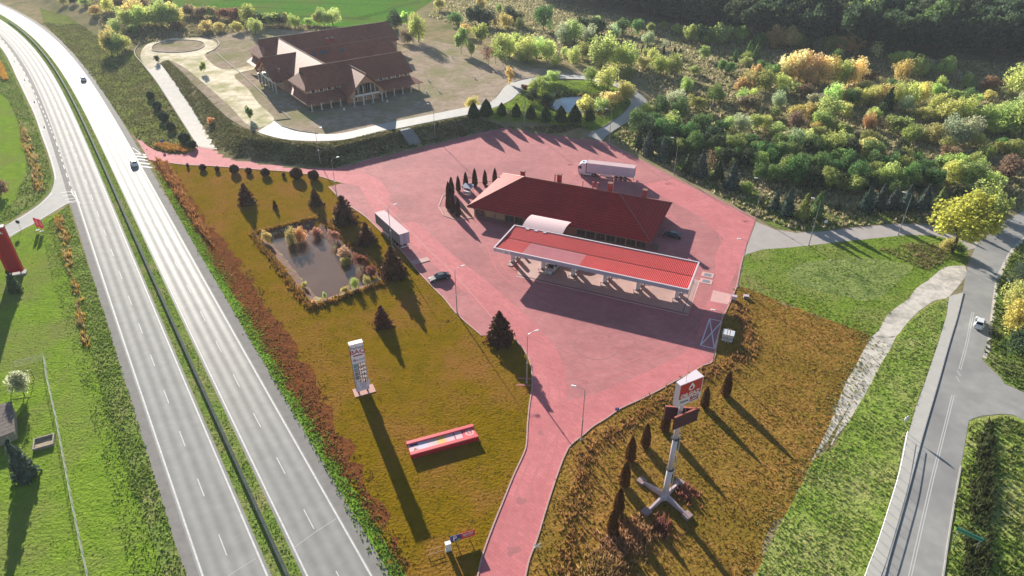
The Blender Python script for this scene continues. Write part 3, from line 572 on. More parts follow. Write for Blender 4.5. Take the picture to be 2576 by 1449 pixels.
# ------------------------------------------------------------------ filling station canopy
SO, SR = Vector((-4.1, 131.1, 0)), math.atan2(-0.396, 0.918)
SM = Matrix.Translation(SO) @ Matrix.Rotation(SR, 4, 'Z')
def sp(u, v, z=0.0): return SM @ Vector((u, v, z))
can = thing('filling_station_canopy', 'long flat red corrugated canopy with white rim over the fuel pumps', 'canopy', SO, SR)
CW = M('canopy_white', (0.62, 0.55, 0.58), 0.5, spec=0.25); CF = M('canopy_fascia', (0.42, 0.40, 0.50), 0.4, c2=(0.38, 0.36, 0.46), sc=1)
SHEET = M('red_sheet', (0.70, 0.03, 0.028), 0.55, c2=(0.60, 0.025, 0.025), sc=0.5, c3=(0.76, 0.05, 0.045), sc2=0.12, spec=0.15)
PALE = M('pale_sheet', (0.66, 0.36, 0.38), 0.6, c2=(0.58, 0.30, 0.32), sc=0.6, spec=0.15); RIBGL = M('rib_glint', (0.82, 0.20, 0.19), 0.45)
LU, LV, ZT, ZB = 42.9, 11.8, 5.5, 4.55
for nm, a in (('fascia_front', (0, LU, 0, 0.22)), ('fascia_back', (0, LU, LV - 0.22, LV)), ('fascia_side', (0, 0.22, 0.22, LV - 0.22)), ('fascia_side', (LU - 0.22, LU, 0.22, LV - 0.22))):
    MB().bx(*a, ZB, ZT - 0.16).build(nm, CF, can); MB().bx(a[0] - 0.03, a[1] + 0.03, a[2] - 0.03, a[3] + 0.03, ZT - 0.16, ZT).build('rim', CW, can)
MB().bx(0.22, LU - 0.22, 0.22, LV - 0.22, ZB, ZB + 0.08).build('soffit', CW, can)
def corr(name, u0, u1, v0, v1, z0, z1, mat, per=0.36, h=0.085, frac=0.0):
    n = int(round((u1 - u0) / per)); b = MB(); us = []
    for i in range(n):
        a = u0 + (u1 - u0) * i / n; p = (u1 - u0) / n
        us += [(a, 0), (a + 0.56 * p, 0), (a + 0.66 * p, h), (a + 0.92 * p, h)]
    us.append((u1, 0)); v = []
    for a, z in us: v += [(a, v0, z0 + z), (a, v1, z1 + z)]
    o = b.add(v, [(2 * i, 2 * i + 2, 2 * i + 3, 2 * i + 1) for i in range(len(us) - 1)]).build(name, mat, can)
    o.data.materials.append(RIBGL)  # sun glint on the rib tops, painted as a paler red
    for i, pl_ in enumerate(o.data.polygons): pl_.material_index = 1 if i % 4 == 2 else 0
    return o
corr('roof_sheet', 0.25, LU - 0.25, 6.05, LV - 0.25, 5.06, 5.26, SHEET)
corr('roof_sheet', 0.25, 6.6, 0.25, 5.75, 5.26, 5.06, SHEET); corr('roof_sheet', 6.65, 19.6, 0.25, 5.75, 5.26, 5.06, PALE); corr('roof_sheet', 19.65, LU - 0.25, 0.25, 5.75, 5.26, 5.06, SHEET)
MB().bx(0.25, LU - 0.25, 5.75, 6.05, 4.96, 5.02).build('gutter', M('gutter_dark', (0.10, 0.05, 0.045), 0.6), can)
for k in range(3): MB().bx(3.2 + 2.1 * k, 4.0 + 2.1 * k, LV - 0.9, LV - 0.5, 5.3, 5.5).build('roof_vent', CW, can)
lp = MB().bx(0.0, 4.0, -0.06, -0.005, ZB + 0.02, ZT - 0.18).build('logo_panel', M('logo_panel_white', (0.74, 0.70, 0.73), 0.4), can)
MX = Matrix.Rotation(R(90), 4, 'X')
def drop(mb, m, s):                            # drop-shaped outline as a solid ring
    out, inn = [], []
    for i in range(20):
        t = 2 * math.pi * i / 20; r = 0.5; x = math.sin(t) * r * (1 - 0.0); y = -math.cos(t) * r
        if y > 0: x *= (1 - (y / r) ** 1.3 * 0.85); y *= 1.6
        out.append((x * s, y * s)); inn.append((x * s * 0.52, (y * 0.52 - 0.08) * s))
    v = [tuple(m @ Vector((x, y, 0.012))) for x, y in out + inn]; mb.add(v, [(i, (i + 1) % 20, (i + 1) % 20 + 20, i + 20) for i in range(20)])
CRIM = M('crimson_print', (0.42, 0.02, 0.05), 0.5); NAVY = M('slate_print', (0.08, 0.06, 0.12), 0.5)
d = MB(); drop(d, Matrix.Translation((0.42, -0.062, 5.0)) @ MX, 0.42); d.build('drop_emblem', CRIM, lp)
text('brand_text', 'OILGAZ', CRIM, lp, Matrix.Translation((1.5, -0.064, 4.95)) @ MX, 0.42)
MB().bx(2.42, 2.45, -0.068, -0.06, 4.7, 5.2).build('divider', CF, lp)
text('brand_text', 'Paliwa', NAVY, lp, Matrix.Translation((3.2, -0.064, 5.12)) @ MX, 0.30); text('brand_text', 'BAQ', CRIM, lp, Matrix.Translation((3.2, -0.064, 4.8)) @ MX, 0.42, bold=0.008)
ISL = M('pump_island', (0.50, 0.33, 0.31), 0.8, c2=(0.42, 0.28, 0.27), sc=1)
COLU = [2.8, 10.2, 17.3, 24.6, 31.9, 40.2]
cm_ = MB().bx(-0.3, 0.3, -0.4, 0.4, 0.12, ZB).mesh('column', CW); cb_ = MB().bx(-0.36, 0.36, -0.46, 0.46, 0.12, 0.5).mesh('column_base', GREYM)
for u in COLU:
    c = put('column', cm_, can, (u, 4.3, 0)); put('column_base', cb_, c)
pad = drape('forecourt_slab', [tuple(sp(u, v)[:2]) for u, v in ((5.9, -0.1), (43.4, -0.2), (43.2, 13.4), (1.0, 13.6))], M('forecourt_concrete', (0.50, 0.32, 0.285), 0.7, c2=(0.44, 0.275, 0.25), sc=0.4, c3=(0.38, 0.24, 0.22), sc2=0.15, bump=0.004), 0.042, parent=lot)
ribbon('drain', [tuple(sp(u, v)[:2]) for u, v in ((5.9, -0.45), (43.0, -0.55))], 0.22, GUT, 0.046, lot); ribbon('drain', [tuple(sp(u, v)[:2]) for u, v in ((42.5, -0.4), (42.3, 13.0))], 0.18, GUT, 0.046, lot)
ribbon('edging', [tuple(sp(u, v)[:2]) for u, v in ((5.8, -0.85), (43.6, -0.95), (43.4, 13.4))], 0.3, M('pale_edging', (0.60, 0.38, 0.36), 0.8), 0.048, lot)
PB = M('pump_body', (0.66, 0.60, 0.62), 0.4); ords = ['leftmost', 'second', 'third', 'fourth', 'fifth', 'rightmost']
for k, u in enumerate(COLU):
    P = sp(u, 5.6)
    t = thing('pump_island', '%s pump island under the red canopy with rounded kerb and hoop bumper' % ords[k], 'pump island', P, SR, 'pump islands')
    pts = [(-0.75, -2.6), (-0.5, -3.05), (0, -3.2), (0.5, -3.05), (0.75, -2.6), (0.75, 2.6), (0.5, 3.05), (0, 3.2), (-0.5, 3.05), (-0.75, 2.6)]
    MB().prism(pts, 0.043, 0.17).build('kerb', ISL, t)
    for s_ in (-1, 1): MB().path([(-0.6, s_ * 2.5, 0.15), (-0.6, s_ * 2.5, 0.75), (-0.3, s_ * 2.85, 0.8), (0.3, s_ * 2.85, 0.8), (0.6, s_ * 2.5, 0.75), (0.6, s_ * 2.5, 0.15)], 0.05).build('bumper', DARK, t)
    q = thing('fuel_pump', '%s white fuel pump standing on its island under the red canopy' % ords[k], 'fuel pump', sp(u, 6.3, 0.17), SR, 'fuel pumps')
    bevel(MB().bx(-0.3, 0.3, -0.55, 0.55, 0, 1.75).build('cabinet', PB, q), 0.04)
    for s_ in (-1, 1):
        MB().bx(s_ * 0.3, s_ * 0.315, -0.4, 0.4, 1.15, 1.6).build('display', DARK, q); MB().path([(s_ * 0.34, 0.5, 1.5), (s_ * 0.5, 0.6, 0.9), (s_ * 0.42, 0.5, 0.4), (s_ * 0.34, 0.45, 0.9)], 0.025).build('hose', BLACK, q)
    MB().bx(-0.22, 0.22, -0.5, 0.5, 1.75, 2.0).build('header', REDP, q)

# ------------------------------------------------------------------ station shop
shop = thing('station_shop', 'low station shop with broad brown red hipped roof behind the red canopy', 'shop', SO, SR)
ROOF1 = M('brown_red_tiles', (0.32, 0.018, 0.020), 0.6, c2=(0.38, 0.026, 0.027), sc=0.8, c3=(0.27, 0.016, 0.019), sc2=0.12, spec=0.10)
def tile_rows(m, per, depth):                 # courses of roof tiles: horizontal steps
    t = m.node_tree; N = t.nodes; L = t.links; b = N['Principled BSDF']
    g = N.new('ShaderNodeNewGeometry'); s = N.new('ShaderNodeSeparateXYZ'); L.new(g.outputs['Position'], s.inputs[0])
    a = N.new('ShaderNodeMath'); a.operation = 'MULTIPLY'; a.inputs[1].default_value = 1 / per; L.new(s.outputs[2], a.inputs[0])
    f = N.new('ShaderNodeMath'); f.operation = 'FRACT'; L.new(a.outputs[0], f.inputs[0])
    n = N.new('ShaderNodeTexNoise'); n.inputs['Scale'].default_value = 3.0; L.new(g.outputs['Position'], n.inputs['Vector'])
    ad = N.new('ShaderNodeMath'); ad.operation = 'MULTIPLY_ADD'; ad.inputs[1].default_value = 0.6; L.new(n.outputs['Fac'], ad.inputs[0]); L.new(f.outputs[0], ad.inputs[2])
    bp = N.new('ShaderNodeBump'); bp.inputs['Distance'].default_value = depth; bp.invert = True; L.new(ad.outputs[0], bp.inputs['Height']); L.new(bp.outputs['Normal'], b.inputs['Normal'])
    old = b.inputs['Base Color'].links[0].from_socket; a2 = N.new('ShaderNodeMath'); a2.operation = 'MULTIPLY'; a2.inputs[1].default_value = 0.5 / per; L.new(s.outputs[2], a2.inputs[0])
    f2 = N.new('ShaderNodeMath'); f2.operation = 'PINGPONG'; f2.inputs[1].default_value = 0.5; L.new(a2.outputs[0], f2.inputs[0])      # tone swings lighter and darker along the courses
    n2 = N.new('ShaderNodeTexNoise'); n2.inputs['Scale'].default_value = 1.3; n2.inputs['Detail'].default_value = 6; L.new(g.outputs['Position'], n2.inputs['Vector'])
    m3 = N.new('ShaderNodeMath'); m3.operation = 'MULTIPLY_ADD'; m3.inputs[1].default_value = 0.55; m3.inputs[2].default_value = 0.52; L.new(n2.outputs['Fac'], m3.inputs[0])
    m4 = N.new('ShaderNodeMath'); m4.operation = 'MULTIPLY_ADD'; m4.inputs[1].default_value = 0.9; L.new(f2.outputs[0], m4.inputs[0]); L.new(m3.outputs[0], m4.inputs[2])
    sc_ = N.new('ShaderNodeVectorMath'); sc_.operation = 'SCALE'; L.new(old, sc_.inputs[0]); L.new(m4.outputs[0], sc_.inputs['Scale']); L.new(sc_.outputs[0], b.inputs['Base Color'])
    return m
tile_rows(ROOF1, 0.19, 0.05)
E0, E1, F0, F1, EZ, RZ = -16.6, 30.7, 20.0, 42.5, 3.3, 8.7
RL, RR, RV = -5.6, 19.6, 31.2
MB().slab([(E0, F0, EZ), (E1, F0, EZ), (RR, RV, RZ), (RL, RV, RZ)], 0.2).build('roof_front', ROOF1, shop)
MB().slab([(E1, F1, EZ), (E0, F1, EZ), (RL, RV, RZ), (RR, RV, RZ)], 0.2).build('roof_back', ROOF1, shop)
MB().slab([(E0, F1, EZ), (E0, F0, EZ), (RL, RV, RZ)], 0.2).build('roof_hip', ROOF1, shop); MB().slab([(E1, F0, EZ), (E1, F1, EZ), (RR, RV, RZ)], 0.2).build('roof_hip', ROOF1, shop)
RIDGE = M('ridge_tile', (0.22, 0.075, 0.06), 0.6)
for a, b in (((RL, RV, RZ), (RR, RV, RZ)), ((E0, F0, EZ), (RL, RV, RZ)), ((E0, F1, EZ), (RL, RV, RZ)), ((E1, F0, EZ), (RR, RV, RZ)), ((E1, F1, EZ), (RR, RV, RZ))):
    MB().tube((a[0], a[1], a[2] + 0.02), (b[0], b[1], b[2] + 0.02), 0.13, 0.13, 6).build('ridge', RIDGE, shop)
SW = M('shop_wall', (0.20, 0.115, 0.095), 0.8, c2=(0.16, 0.09, 0.075), sc=1); FRM = M('brown_frame', (0.26, 0.125, 0.10), 0.6)
U0, U1, V0, V1 = -15.2, 29.4, 21.6, 41.2
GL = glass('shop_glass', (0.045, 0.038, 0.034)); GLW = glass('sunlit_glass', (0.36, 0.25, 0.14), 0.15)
MB().bx(U0 + 0.25, U1 - 0.25, V0 + 0.25, V1, 0.03, EZ - 0.1).build('wall', SW, shop)
MB().bx(U0, U1, V0, V0 + 0.25, 0.03, 0.45).build('plinth', SW, shop); MB().bx(U0, U1, V0, V0 + 0.25, 2.75, EZ - 0.05).build('lintel', FRM, shop)
MB().bx(U0, U0 + 0.25, V0 + 0.25, V1, 0.03, 0.45).build('plinth', SW, shop); MB().bx(U0, U0 + 0.25, V0 + 0.25, V1, 2.75, EZ - 0.05).build('lintel', FRM, shop)
pil = MB().bx(-0.16, 0.16, -0.02, 0.24, 0.45, 2.75).mesh('pillar', FRM)
bays = [U0 + 0.1 + 2.72 * i for i in range(6)] + [12.0 + 2.48 * i for i in range(8)]
for i, u in enumerate(bays):
    put('pillar', pil, shop, (u, V0, 0))
    if i != 5 and i != 13:
        wd = 2.72 if i < 5 else 2.48
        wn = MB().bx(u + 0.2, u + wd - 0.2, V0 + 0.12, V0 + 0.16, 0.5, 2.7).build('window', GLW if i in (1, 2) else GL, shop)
        MB().bx(u + wd / 2 - 0.03, u + wd / 2 + 0.03, V0 + 0.09, V0 + 0.12, 0.5, 2.7).bx(u + 0.2, u + wd - 0.2, V0 + 0.09, V0 + 0.12, 2.1, 2.16).build('frame', FRM, wn)
for i in range(6):
    v = V0 + 0.6 + 3.1 * i; put('pillar', pil, shop, (U0, v + 3.0, 0), (0, 0, R(90)))
    MB().bx(U0 + 0.12, U0 + 0.16, v + 0.2, v + 2.8, 0.5, 2.7).build('window', GL, shop)
dr = MB().bx(4.3, 7.9, V0 - 0.06, V0 + 0.2, 0.05, 2.7).build('entrance_door', GL, shop); MB().bx(6.07, 6.13, V0 - 0.1, V0 - 0.06, 0.1, 2.6).build('door_handle', GALV, dr)
MB().bx(-2.0, 4.3, V0, V0 + 0.25, 0.45, 2.75).bx(7.9, 11.8, V0, V0 + 0.25, 0.45, 2.75).build('brick_panel', M('shop_brick', (0.26, 0.11, 0.08), 0.8), shop)
# arched porch roof
v = []; n = 8
for i in range(n + 1):
    t = i / n; vv_ = 20.4 - 6.2 * t; z = 3.9 + 0.9 * math.sin(math.pi * (0.15 + 0.72 * t))
    v += [(1.0, vv_, z), (11.1, vv_, z), (1.0, vv_, z - 0.14), (11.1, vv_, z - 0.14)]
f = []
for i in range(n):
    a = 4 * i; f += [(a, a + 1, a + 5, a + 4), (a + 2, a + 6, a + 7, a + 3), (a, a + 4, a + 6, a + 2), (a + 1, a + 3, a + 7, a + 5)]
f += [(0, 2, 3, 1), (4 * n, 4 * n + 1, 4 * n + 3, 4 * n + 2)]
MB().add(v, f).build('porch_roof', M('porch_sheet', (0.72, 0.50, 0.50), 0.5), shop)
for u in (1.4, 10.7):
    MB().tube((u, 14.6, 0.03), (u, 14.6, 4.0), 0.1).build('porch_post', CW, shop)
BR = M('chimney_brick', (0.40, 0.07, 0.055), 0.8, c2=(0.32, 0.05, 0.04), sc=2)
for u, v_, z0, z1 in ((-8.6, 37.6, 4.6, 7.2), (2.7, 34.8, 6.6, 9.3), (16.2, 34.6, 6.6, 9.4), (24.6, 36.5, 5.2, 8.3)):
    c = MB().bx(u - 0.5, u + 0.5, v_ - 0.5, v_ + 0.5, z0, z1).build('chimney', BR, shop); MB().bx(u - 0.62, u + 0.62, v_ - 0.62, v_ + 0.62, z1, z1 + 0.18).build('chimney_cap', RIDGE, c)
for u, v_, r_ in ((9.4, 33.6, 0.12), (12.0, 33.8, 0.28), (13.2, 33.9, 0.3), (1.6, 34.5, 0.22)): MB().tube((u, v_, 7.2), (u, v_, 8.9 + r_), r_ * 0.7).tube((u, v_, 8.9 + r_), (u, v_, 9.1 + r_), r_).build('vent_pipe', BR, shop)
MB().tube((16.9, 34.9, 6.6), (16.9, 34.9, 11.4), 0.09).build('aerial_mast', M('pale_mast', (0.62, 0.40, 0.38), 0.5), shop)
DP = MB().tube((0, 0, 0.05), (0, 0, 3.1), 0.06).mesh('downpipe', DARK)
for u, v_ in ((U0 - 0.1, V0 - 0.1), (U1 + 0.1, V0 - 0.1)): put('downpipe', DP, shop, (u, v_, 0))
MB().bx(E0 + 0.1, E1 - 0.1, F0 - 0.12, F0 - 0.02, EZ - 0.22, EZ - 0.06).build('eaves_gutter', FRM, shop)
tr = drape('terrace_paving', [tuple(sp(u, v)[:2]) for u, v in ((-15.2, 21.0), (-18.5, 18.2), (-22.5, 19.2), (-26, 23), (-28, 29), (-27.6, 34), (-25.5, 38.5), (-20.5, 42.5), (-15.2, 42.0))], M('terrace_red_paving', (0.42, 0.17, 0.13), 0.8, c2=(0.36, 0.14, 0.11), sc=0.7), 0.05, parent=lot)
ribbon('kerb', [tuple(sp(u, v)[:2]) for u, v in ((-15.2, 20.6), (-18.7, 17.9), (-22.9, 18.8), (-26.4, 22.8), (-28.5, 29), (-28.1, 34.2), (-25.8, 38.9), (-20.6, 43))], 0.3, kerbm, 0.15, lot, hgt=0.14)

# ------------------------------------------------------------------ big brick house on the terrace
HO, HR = Vector((-70.6, 231.4, H0 + 0.02)), R(35.5)
house = thing('brick_house', 'large unfinished brick house with many steep brown tiled roofs and white columns', 'house', HO, HR)
ROOF2 = M('brown_tiles', (0.26, 0.098, 0.062), 0.6, c2=(0.31, 0.12, 0.076), sc=0.5, c3=(0.225, 0.086, 0.056), sc2=0.1, spec=0.13); tile_rows(ROOF2, 0.2, 0.045)
BRK = M('brick_wall', (0.52, 0.29, 0.19), 0.85, c2=(0.43, 0.23, 0.15), sc=1.2, c3=(0.55, 0.34, 0.24), sc2=0.2, bump=0.015, bsc=6)
HGL = glass('house_glass', (0.02, 0.022, 0.028)); HW_ = M('house_white', (0.66, 0.63, 0.59), 0.6)
def roof(*polys, t=0.22):
    for p in polys: MB().slab(p, t).build('roof', ROOF2, house)
EV = 6.0
def wing(u0, u1, v0, v1, zr, west_hip, over=0.0):
    vm = (v0 + v1) / 2; g = 3.0; zg = EV + (zr - EV) * 0.56; dv = (vm - v0) * 0.56
    if west_hip:
        roof([(u0, v0, EV), (u1, v0, EV), (u1, vm, zr), (u0 + g - 0.8, vm, zr), (u0 + g, v0 + dv, zg)], [(u1, v1, EV), (u0, v1, EV), (u0 + g, v1 - dv, zg), (u0 + g - 0.8, vm, zr), (u1, vm, zr)], [(u0, v1, EV), (u0, v0, EV), (u0 + g, v0 + dv, zg), (u0 + g, v1 - dv, zg)])
        MB().poly([(u0 + g + 0.12, v0 + dv, zg - 0.1), (u0 + g + 0.12, vm, zr - 0.2), (u0 + g + 0.12, v1 - dv, zg - 0.1)]).build('gablet', M('dark_boards', (0.05, 0.035, 0.03), 0.8), house)
    else:
        roof([(u0, v0, EV), (u1, v0, EV), (u1, vm, zr), (u0, vm, zr)], [(u1, v1, EV), (u0, v1, EV), (u0, vm, zr), (u1, vm, zr)])
    i = 0.9
    MB().bx(u0 + i, u1 - i, v0 + i, v1 - i, 0, EV + 0.15).build('wall', BRK, house)
    s = (zr - EV) / (vm - v0)
    MB().slab([(u1 - i - 0.01, v0 + i, EV + 0.16), (u1 - i - 0.01, v1 - i, EV + 0.16), (u1 - i - 0.01, vm, zr - s * 0.4)], 0.2).build('gable_wall', BRK, house)
wing(0.0, 41.6, 0.0, 16.6, 11.6, True)
wing(12.5, 50.8, 30.0, 43.2, 10.5, False)
wing(1.5, 60.6, 47.0, 66.0, 11.9, True)
# cross wing along the west side
roof([(3.3, 4.0, EV), (3.3, 61.0, EV), (11.6, 56.6, 11.65), (11.6, 8.2, 11.65)], [(19.9, 61.0, EV), (19.9, 4.0, EV), (11.6, 8.2, 11.65), (11.6, 56.6, 11.65)])
MB().bx(4.2, 19, 15.7, 47.9, 0, EV + 0.1).build('wall', BRK, house)
RT = M('ridge_cap', (0.30, 0.20, 0.155), 0.6)
for a, b in (((2.2, 8.3, 11.68), (41.6, 8.3, 11.68)), ((12.5, 36.6, 10.58), (50.8, 36.6, 10.58)), ((3.7, 56.5, 11.98), (60.6, 56.5, 11.98)), ((11.6, 8.3, 11.72), (11.6, 56.5, 11.72)), ((-3.2, 33.4, 10.78), (10.4, 33.4, 10.78)), ((19.6, -7.9, 10.6), (19.6, 7.2, 10.6))):
    MB().tube(a, b, 0.12, 0.12, 6).build('ridge_cap', RT, house)
gd = MB().bx(-0.1, 0.1, -0.3, 0.3, 0, 0.28).mesh('snow_guard', M('ridge_stone', (0.55, 0.47, 0.40), 0.7))
for k in range(30): put('snow_guard', gd, house, (12.6 + 0.95 * k, 8.75, 11.35))
for k in range(44): put('snow_guard', gd, house, (5.0 + 1.25 * k, 56.9, 11.75))
# west gable with its loggia
GC, GH, GZ, GE = 33.4, 10.4, 10.7, 4.4
roof([(-3.4, GC - GH, GE), (6.0, GC - GH, GE), (11.5, GC, GZ), (-3.4, GC, GZ)], [(6.0, GC + GH, GE), (-3.4, GC + GH, GE), (-3.4, GC, GZ), (11.5, GC, GZ)])
roof([(2.2, 15.0, 3.6), (6.5, 15.0, 5.4), (6.5, 23.2, 5.4), (2.2, 23.2, 3.6)])
MB().bx(0.6, 8, 24.2, 42.6, 0, 4.2).build('wall', BRK, house)
def arch_face(cx, hw, z0, ze, zr, aw, az0, ah, pl, at_u, mat, t=0.35):   # gable face with an arched opening; pl(x, y, z) puts it in place
    n = 24; b = MB()
    for i in range(n):
        x0, x1 = -hw + 2 * hw * i / n, -hw + 2 * hw * (i + 1) / n
        def top(x): return ze + (zr - ze) * (1 - abs(x) / hw)
        def bot(x): return az0 + ah * math.sqrt(max(0, 1 - (x / aw) ** 2)) if abs(x) < aw else z0
        def bot2(x, y): return bot(x) if abs((x + y) / 2) < aw else z0
        q = [(x0, bot2(x0, x1)), (x1, bot2(x1, x0)), (x1, top(x1)), (x0, top(x0))]
        if abs((x0 + x1) / 2) < aw: q[0] = (x0, max(bot(x0), az0)); q[1] = (x1, max(bot(x1), az0))
        f0 = [pl(cx + x, at_u, z) for x, z in q]; f1 = [pl(cx + x, at_u + t, z) for x, z in q]
        b.add(f0 + f1, [(0, 1, 2, 3), (7, 6, 5, 4), (0, 4, 5, 1), (2, 6, 7, 3)])
    return b
plW = lambda x, d, z: (d, x, z); plF = lambda x, d, z: (x, d, z)
arch_face(GC, 9.6, 2.9, 4.3, 10.2, 6.6, 3.9, 3.9, plW, -2.2, BRK).build('gable_wall', BRK, house)
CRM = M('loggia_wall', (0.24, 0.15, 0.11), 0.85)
MB().bx(0.2, 0.5, 24.4, 42.4, 3.2, 8.2).build('loggia_wall', CRM, house); MB().bx(-2.3, 0.5, 24.2, 42.6, 2.9, 3.2).build('balcony_floor', HW_, house); MB().bx(-2.5, -2.35, 27, 39.8, 3.2, 3.9).build('balcony_parapet', HW_, house)
# front gable
FC, FH, FZ, FE = 19.6, 7.1, 10.5, 4.0
roof([(FC - FH, -7.9, FE), (FC, -7.9, FZ), (FC, 7.4, FZ), (FC - FH, 3.0, FE)], [(FC + FH, 3.0, FE), (FC, 7.4, FZ), (FC, -7.9, FZ), (FC + FH, -7.9, FE)])
arch_face(FC, 6.3, 2.6, 4.0, 9.9, 4.6, 3.7, 3.6, plF, -7.0, BRK).build('gable_wall', BRK, house)
MB().bx(FC - 6.0, FC + 6.0, -3.4, 0.9, 0, 4.4).build('wall', BRK, house); MB().bx(FC - 5.0, FC + 5.0, -3.7, -3.45, 3.4, 7.2).build('loggia_wall', CRM, house)
MB().bx(FC - 6.2, FC + 6.2, -7.0, -3.5, 2.7, 3.1).build('balcony_floor', BRK, house); MB().bx(FC - 4.6, FC + 4.6, -7.25, -7.05, 3.1, 3.75).build('balcony_parapet', HW_, house)
for k in range(3):
    a = FC - 3.1 + 2.1 * k; wn = MB().bx(a, a + 1.4, -3.78, -3.71, 3.6, 6.2).build('window', HGL, house); MB().bx(a + 0.66, a + 0.74, -3.82, -3.785, 3.6, 6.2).build('frame', HW_, wn)
# arches of the ground-floor arcade under the front gable
for k in range(3):
    c0 = FC - 5.3 + 3.55 * k + 1.77; arch_face(c0, 1.77, 2.2, 3.05, 3.06, 1.45, 2.0, 0.75, plF, -7.0, BRK).build('arcade_arch', BRK, house)
cm2 = MB().tube((0, 0, 0.25), (0, 0, 2.7), 0.22, 0.2, 10).mesh('column', HW_, True); cp2 = MB().bx(-0.32, 0.32, -0.32, 0.32, 2.7, 2.95).mesh('capital', HW_); cb2 = MB().bx(-0.3, 0.3, -0.3, 0.3, 0, 0.25).mesh('base', HW_)
spots = [(0.2 + 3.47 * k, -4.0) for k in range(4)] + [(27.9 + 3.4 * k, -4.3) for k in range(5)] + [(FC - 5.3 + 3.55 * k, -7.3) for k in range(4)] + [(-2.5, 23.4 + 3.9 * k) for k in range(6)]
for u, v in spots:
    c = put('column', cm2, house, (u, v, 0)); put('capital', cp2, c); put('base', cb2, c)
cm3 = MB().tube((0, 0, 3.1), (0, 0, 6.6), 0.16, 0.15, 8).mesh('balcony_column', HW_, True)
for x in (-3.2, -1.2, 1.6, 3.2): put('balcony_column', cm3, house, (FC + x, -6.8, 0))
for y in (-3.4, 0, 3.4): put('balcony_column', cm3, house, (-2.0, GC + y, 0))
# pent roofs
roof([(-1.8, -4.9, 3.0), (12.8, -4.9, 3.0), (12.8, 1.0, 4.7), (1.2, 1.0, 4.7)], [(26.4, -5.0, 3.0), (43.0, -5.0, 3.0), (40.6, 1.0, 4.7), (26.4, 1.0, 4.7)], [(-1.8, 14.5, 3.0), (-1.8, -4.9, 3.0), (1.2, 1.0, 4.7), (1.2, 14.5, 4.7)], [(43.0, -5.0, 3.0), (43.0, 15.0, 3.0), (40.6, 15.0, 4.7), (40.6, 1.0, 4.7)], [(62.6, 45.0, 3.0), (62.6, 60.0, 3.0), (59.6, 60.0, 4.7), (59.6, 47.0, 4.7)], [(-1.0, 62, 3.0), (-1.0, 46.5, 3.0), (2.4, 46.5, 4.7), (2.4, 62, 4.7)], t=0.18)
# windows: upper storey pairs, ground floor
wm = MB().bx(-0.55, 0.55, 0.86, 0.89, 4.75, 5.85).mesh('window', HGL); fm = MB().bx(-0.03, 0.03, 0.82, 0.86, 4.75, 5.85).bx(-0.62, 0.62, 0.80, 0.9, 4.66, 4.75).mesh('frame', HW_); pmx = MB().bx(-0.14, 0.14, 0.66, 0.9, 4.7, 5.95).mesh('pilaster', HW_)
for us in ((2.6, 5.6, 8.6), (28.2, 31.6, 35.0, 38.4)):
    for u in us:
        x = put('window', wm, house, (u + 0.6, 0, 0)); put('frame', fm, x)
        for e in (-0.15, 1.4): put('pilaster', pmx, house, (u + e, 0, 0))
gm = MB().bx(-0.6, 0.6, 0.86, 0.89, 0.9, 2.4).mesh('window', HGL); gf = MB().bx(-0.03, 0.03, 0.83, 0.86, 0.9, 2.4).bx(0.62, 0.86, 0.7, 0.9, 0.4, 2.6).mesh('frame', HW_)
for u in (2.0, 5.4, 8.9, 29.6, 33.0, 36.4, 39.0):
    x = put('window', gm, house, (u, 0, 0)); put('frame', gf, x)
for u in (16.5, 19.8, 23.0): x = put('window', gm, house, (u, -4.3, 0)); put('frame', gf, x)
hm = MB().bx(-0.5, 0.5, -0.03, 0.0, 4.75, 5.8).mesh('window', HGL); wf_ = MB().bx(-0.03, 0.03, -0.07, -0.03, 4.75, 5.8).mesh('frame', HW_)
for v in (4.0, 8.0, 12.0): x = put('window', hm, house, (0.89, v, 0), (0, 0, R(-90))); put('frame', wf_, x)
for v in (50, 54, 58, 62): x = put('window', hm, house, (2.39, v, 0), (0, 0, R(-90))); put('frame', wf_, x)
SKY = glass('skylight_glass', (0.06, 0.12, 0.20))
sl_ = (10.5 - EV) / 6.6; ang = math.atan(sl_)
km = MB().bx(-0.45, 0.45, -0.75, 0.75, 0.02, 0.10).mesh('skylight', SKY); kf = MB().bx(-0.55, -0.45, -0.85, 0.85, 0.0, 0.14).bx(0.45, 0.55, -0.85, 0.85, 0.0, 0.14).bx(-0.45, 0.45, 0.75, 0.85, 0.0, 0.14).bx(-0.45, 0.45, -0.85, -0.75, 0.0, 0.14).mesh('frame', DARK)
for u in (17.6, 20.6, 22.4, 29.0):
    vv_ = 34.2; x = put('skylight', km, house, (u, vv_, EV + (vv_ - 30) * sl_ + 0.02), (ang, 0, 0)); put('frame', kf, x)
for u in (30.0, 32.2): c = MB().bx(u - 0.5, u + 0.5, 50.6, 51.5, 8.0, 9.9).build('chimney', BR, house); MB().bx(u - 0.6, u + 0.6, 50.5, 51.6, 9.9, 10.05).build('chimney_cap', GREYM, c)
nb = MB().bx(11.2, 12.6, 0.55, 0.84, 4.7, 5.9).build('number_board', M('board_brown', (0.09, 0.04, 0.035), 0.6), house); text('board_text', '55', HW_, nb, Matrix.Translation((11.9, 0.54, 5.3)) @ MX, 1.0)
roof([(20, 70, 5.5), (24, 70, 8.6), (24, 62, 8.6), (20, 62, 5.5)], [(28, 62, 5.5), (24, 62, 8.6), (24, 70, 8.6), (28, 70, 5.5)])
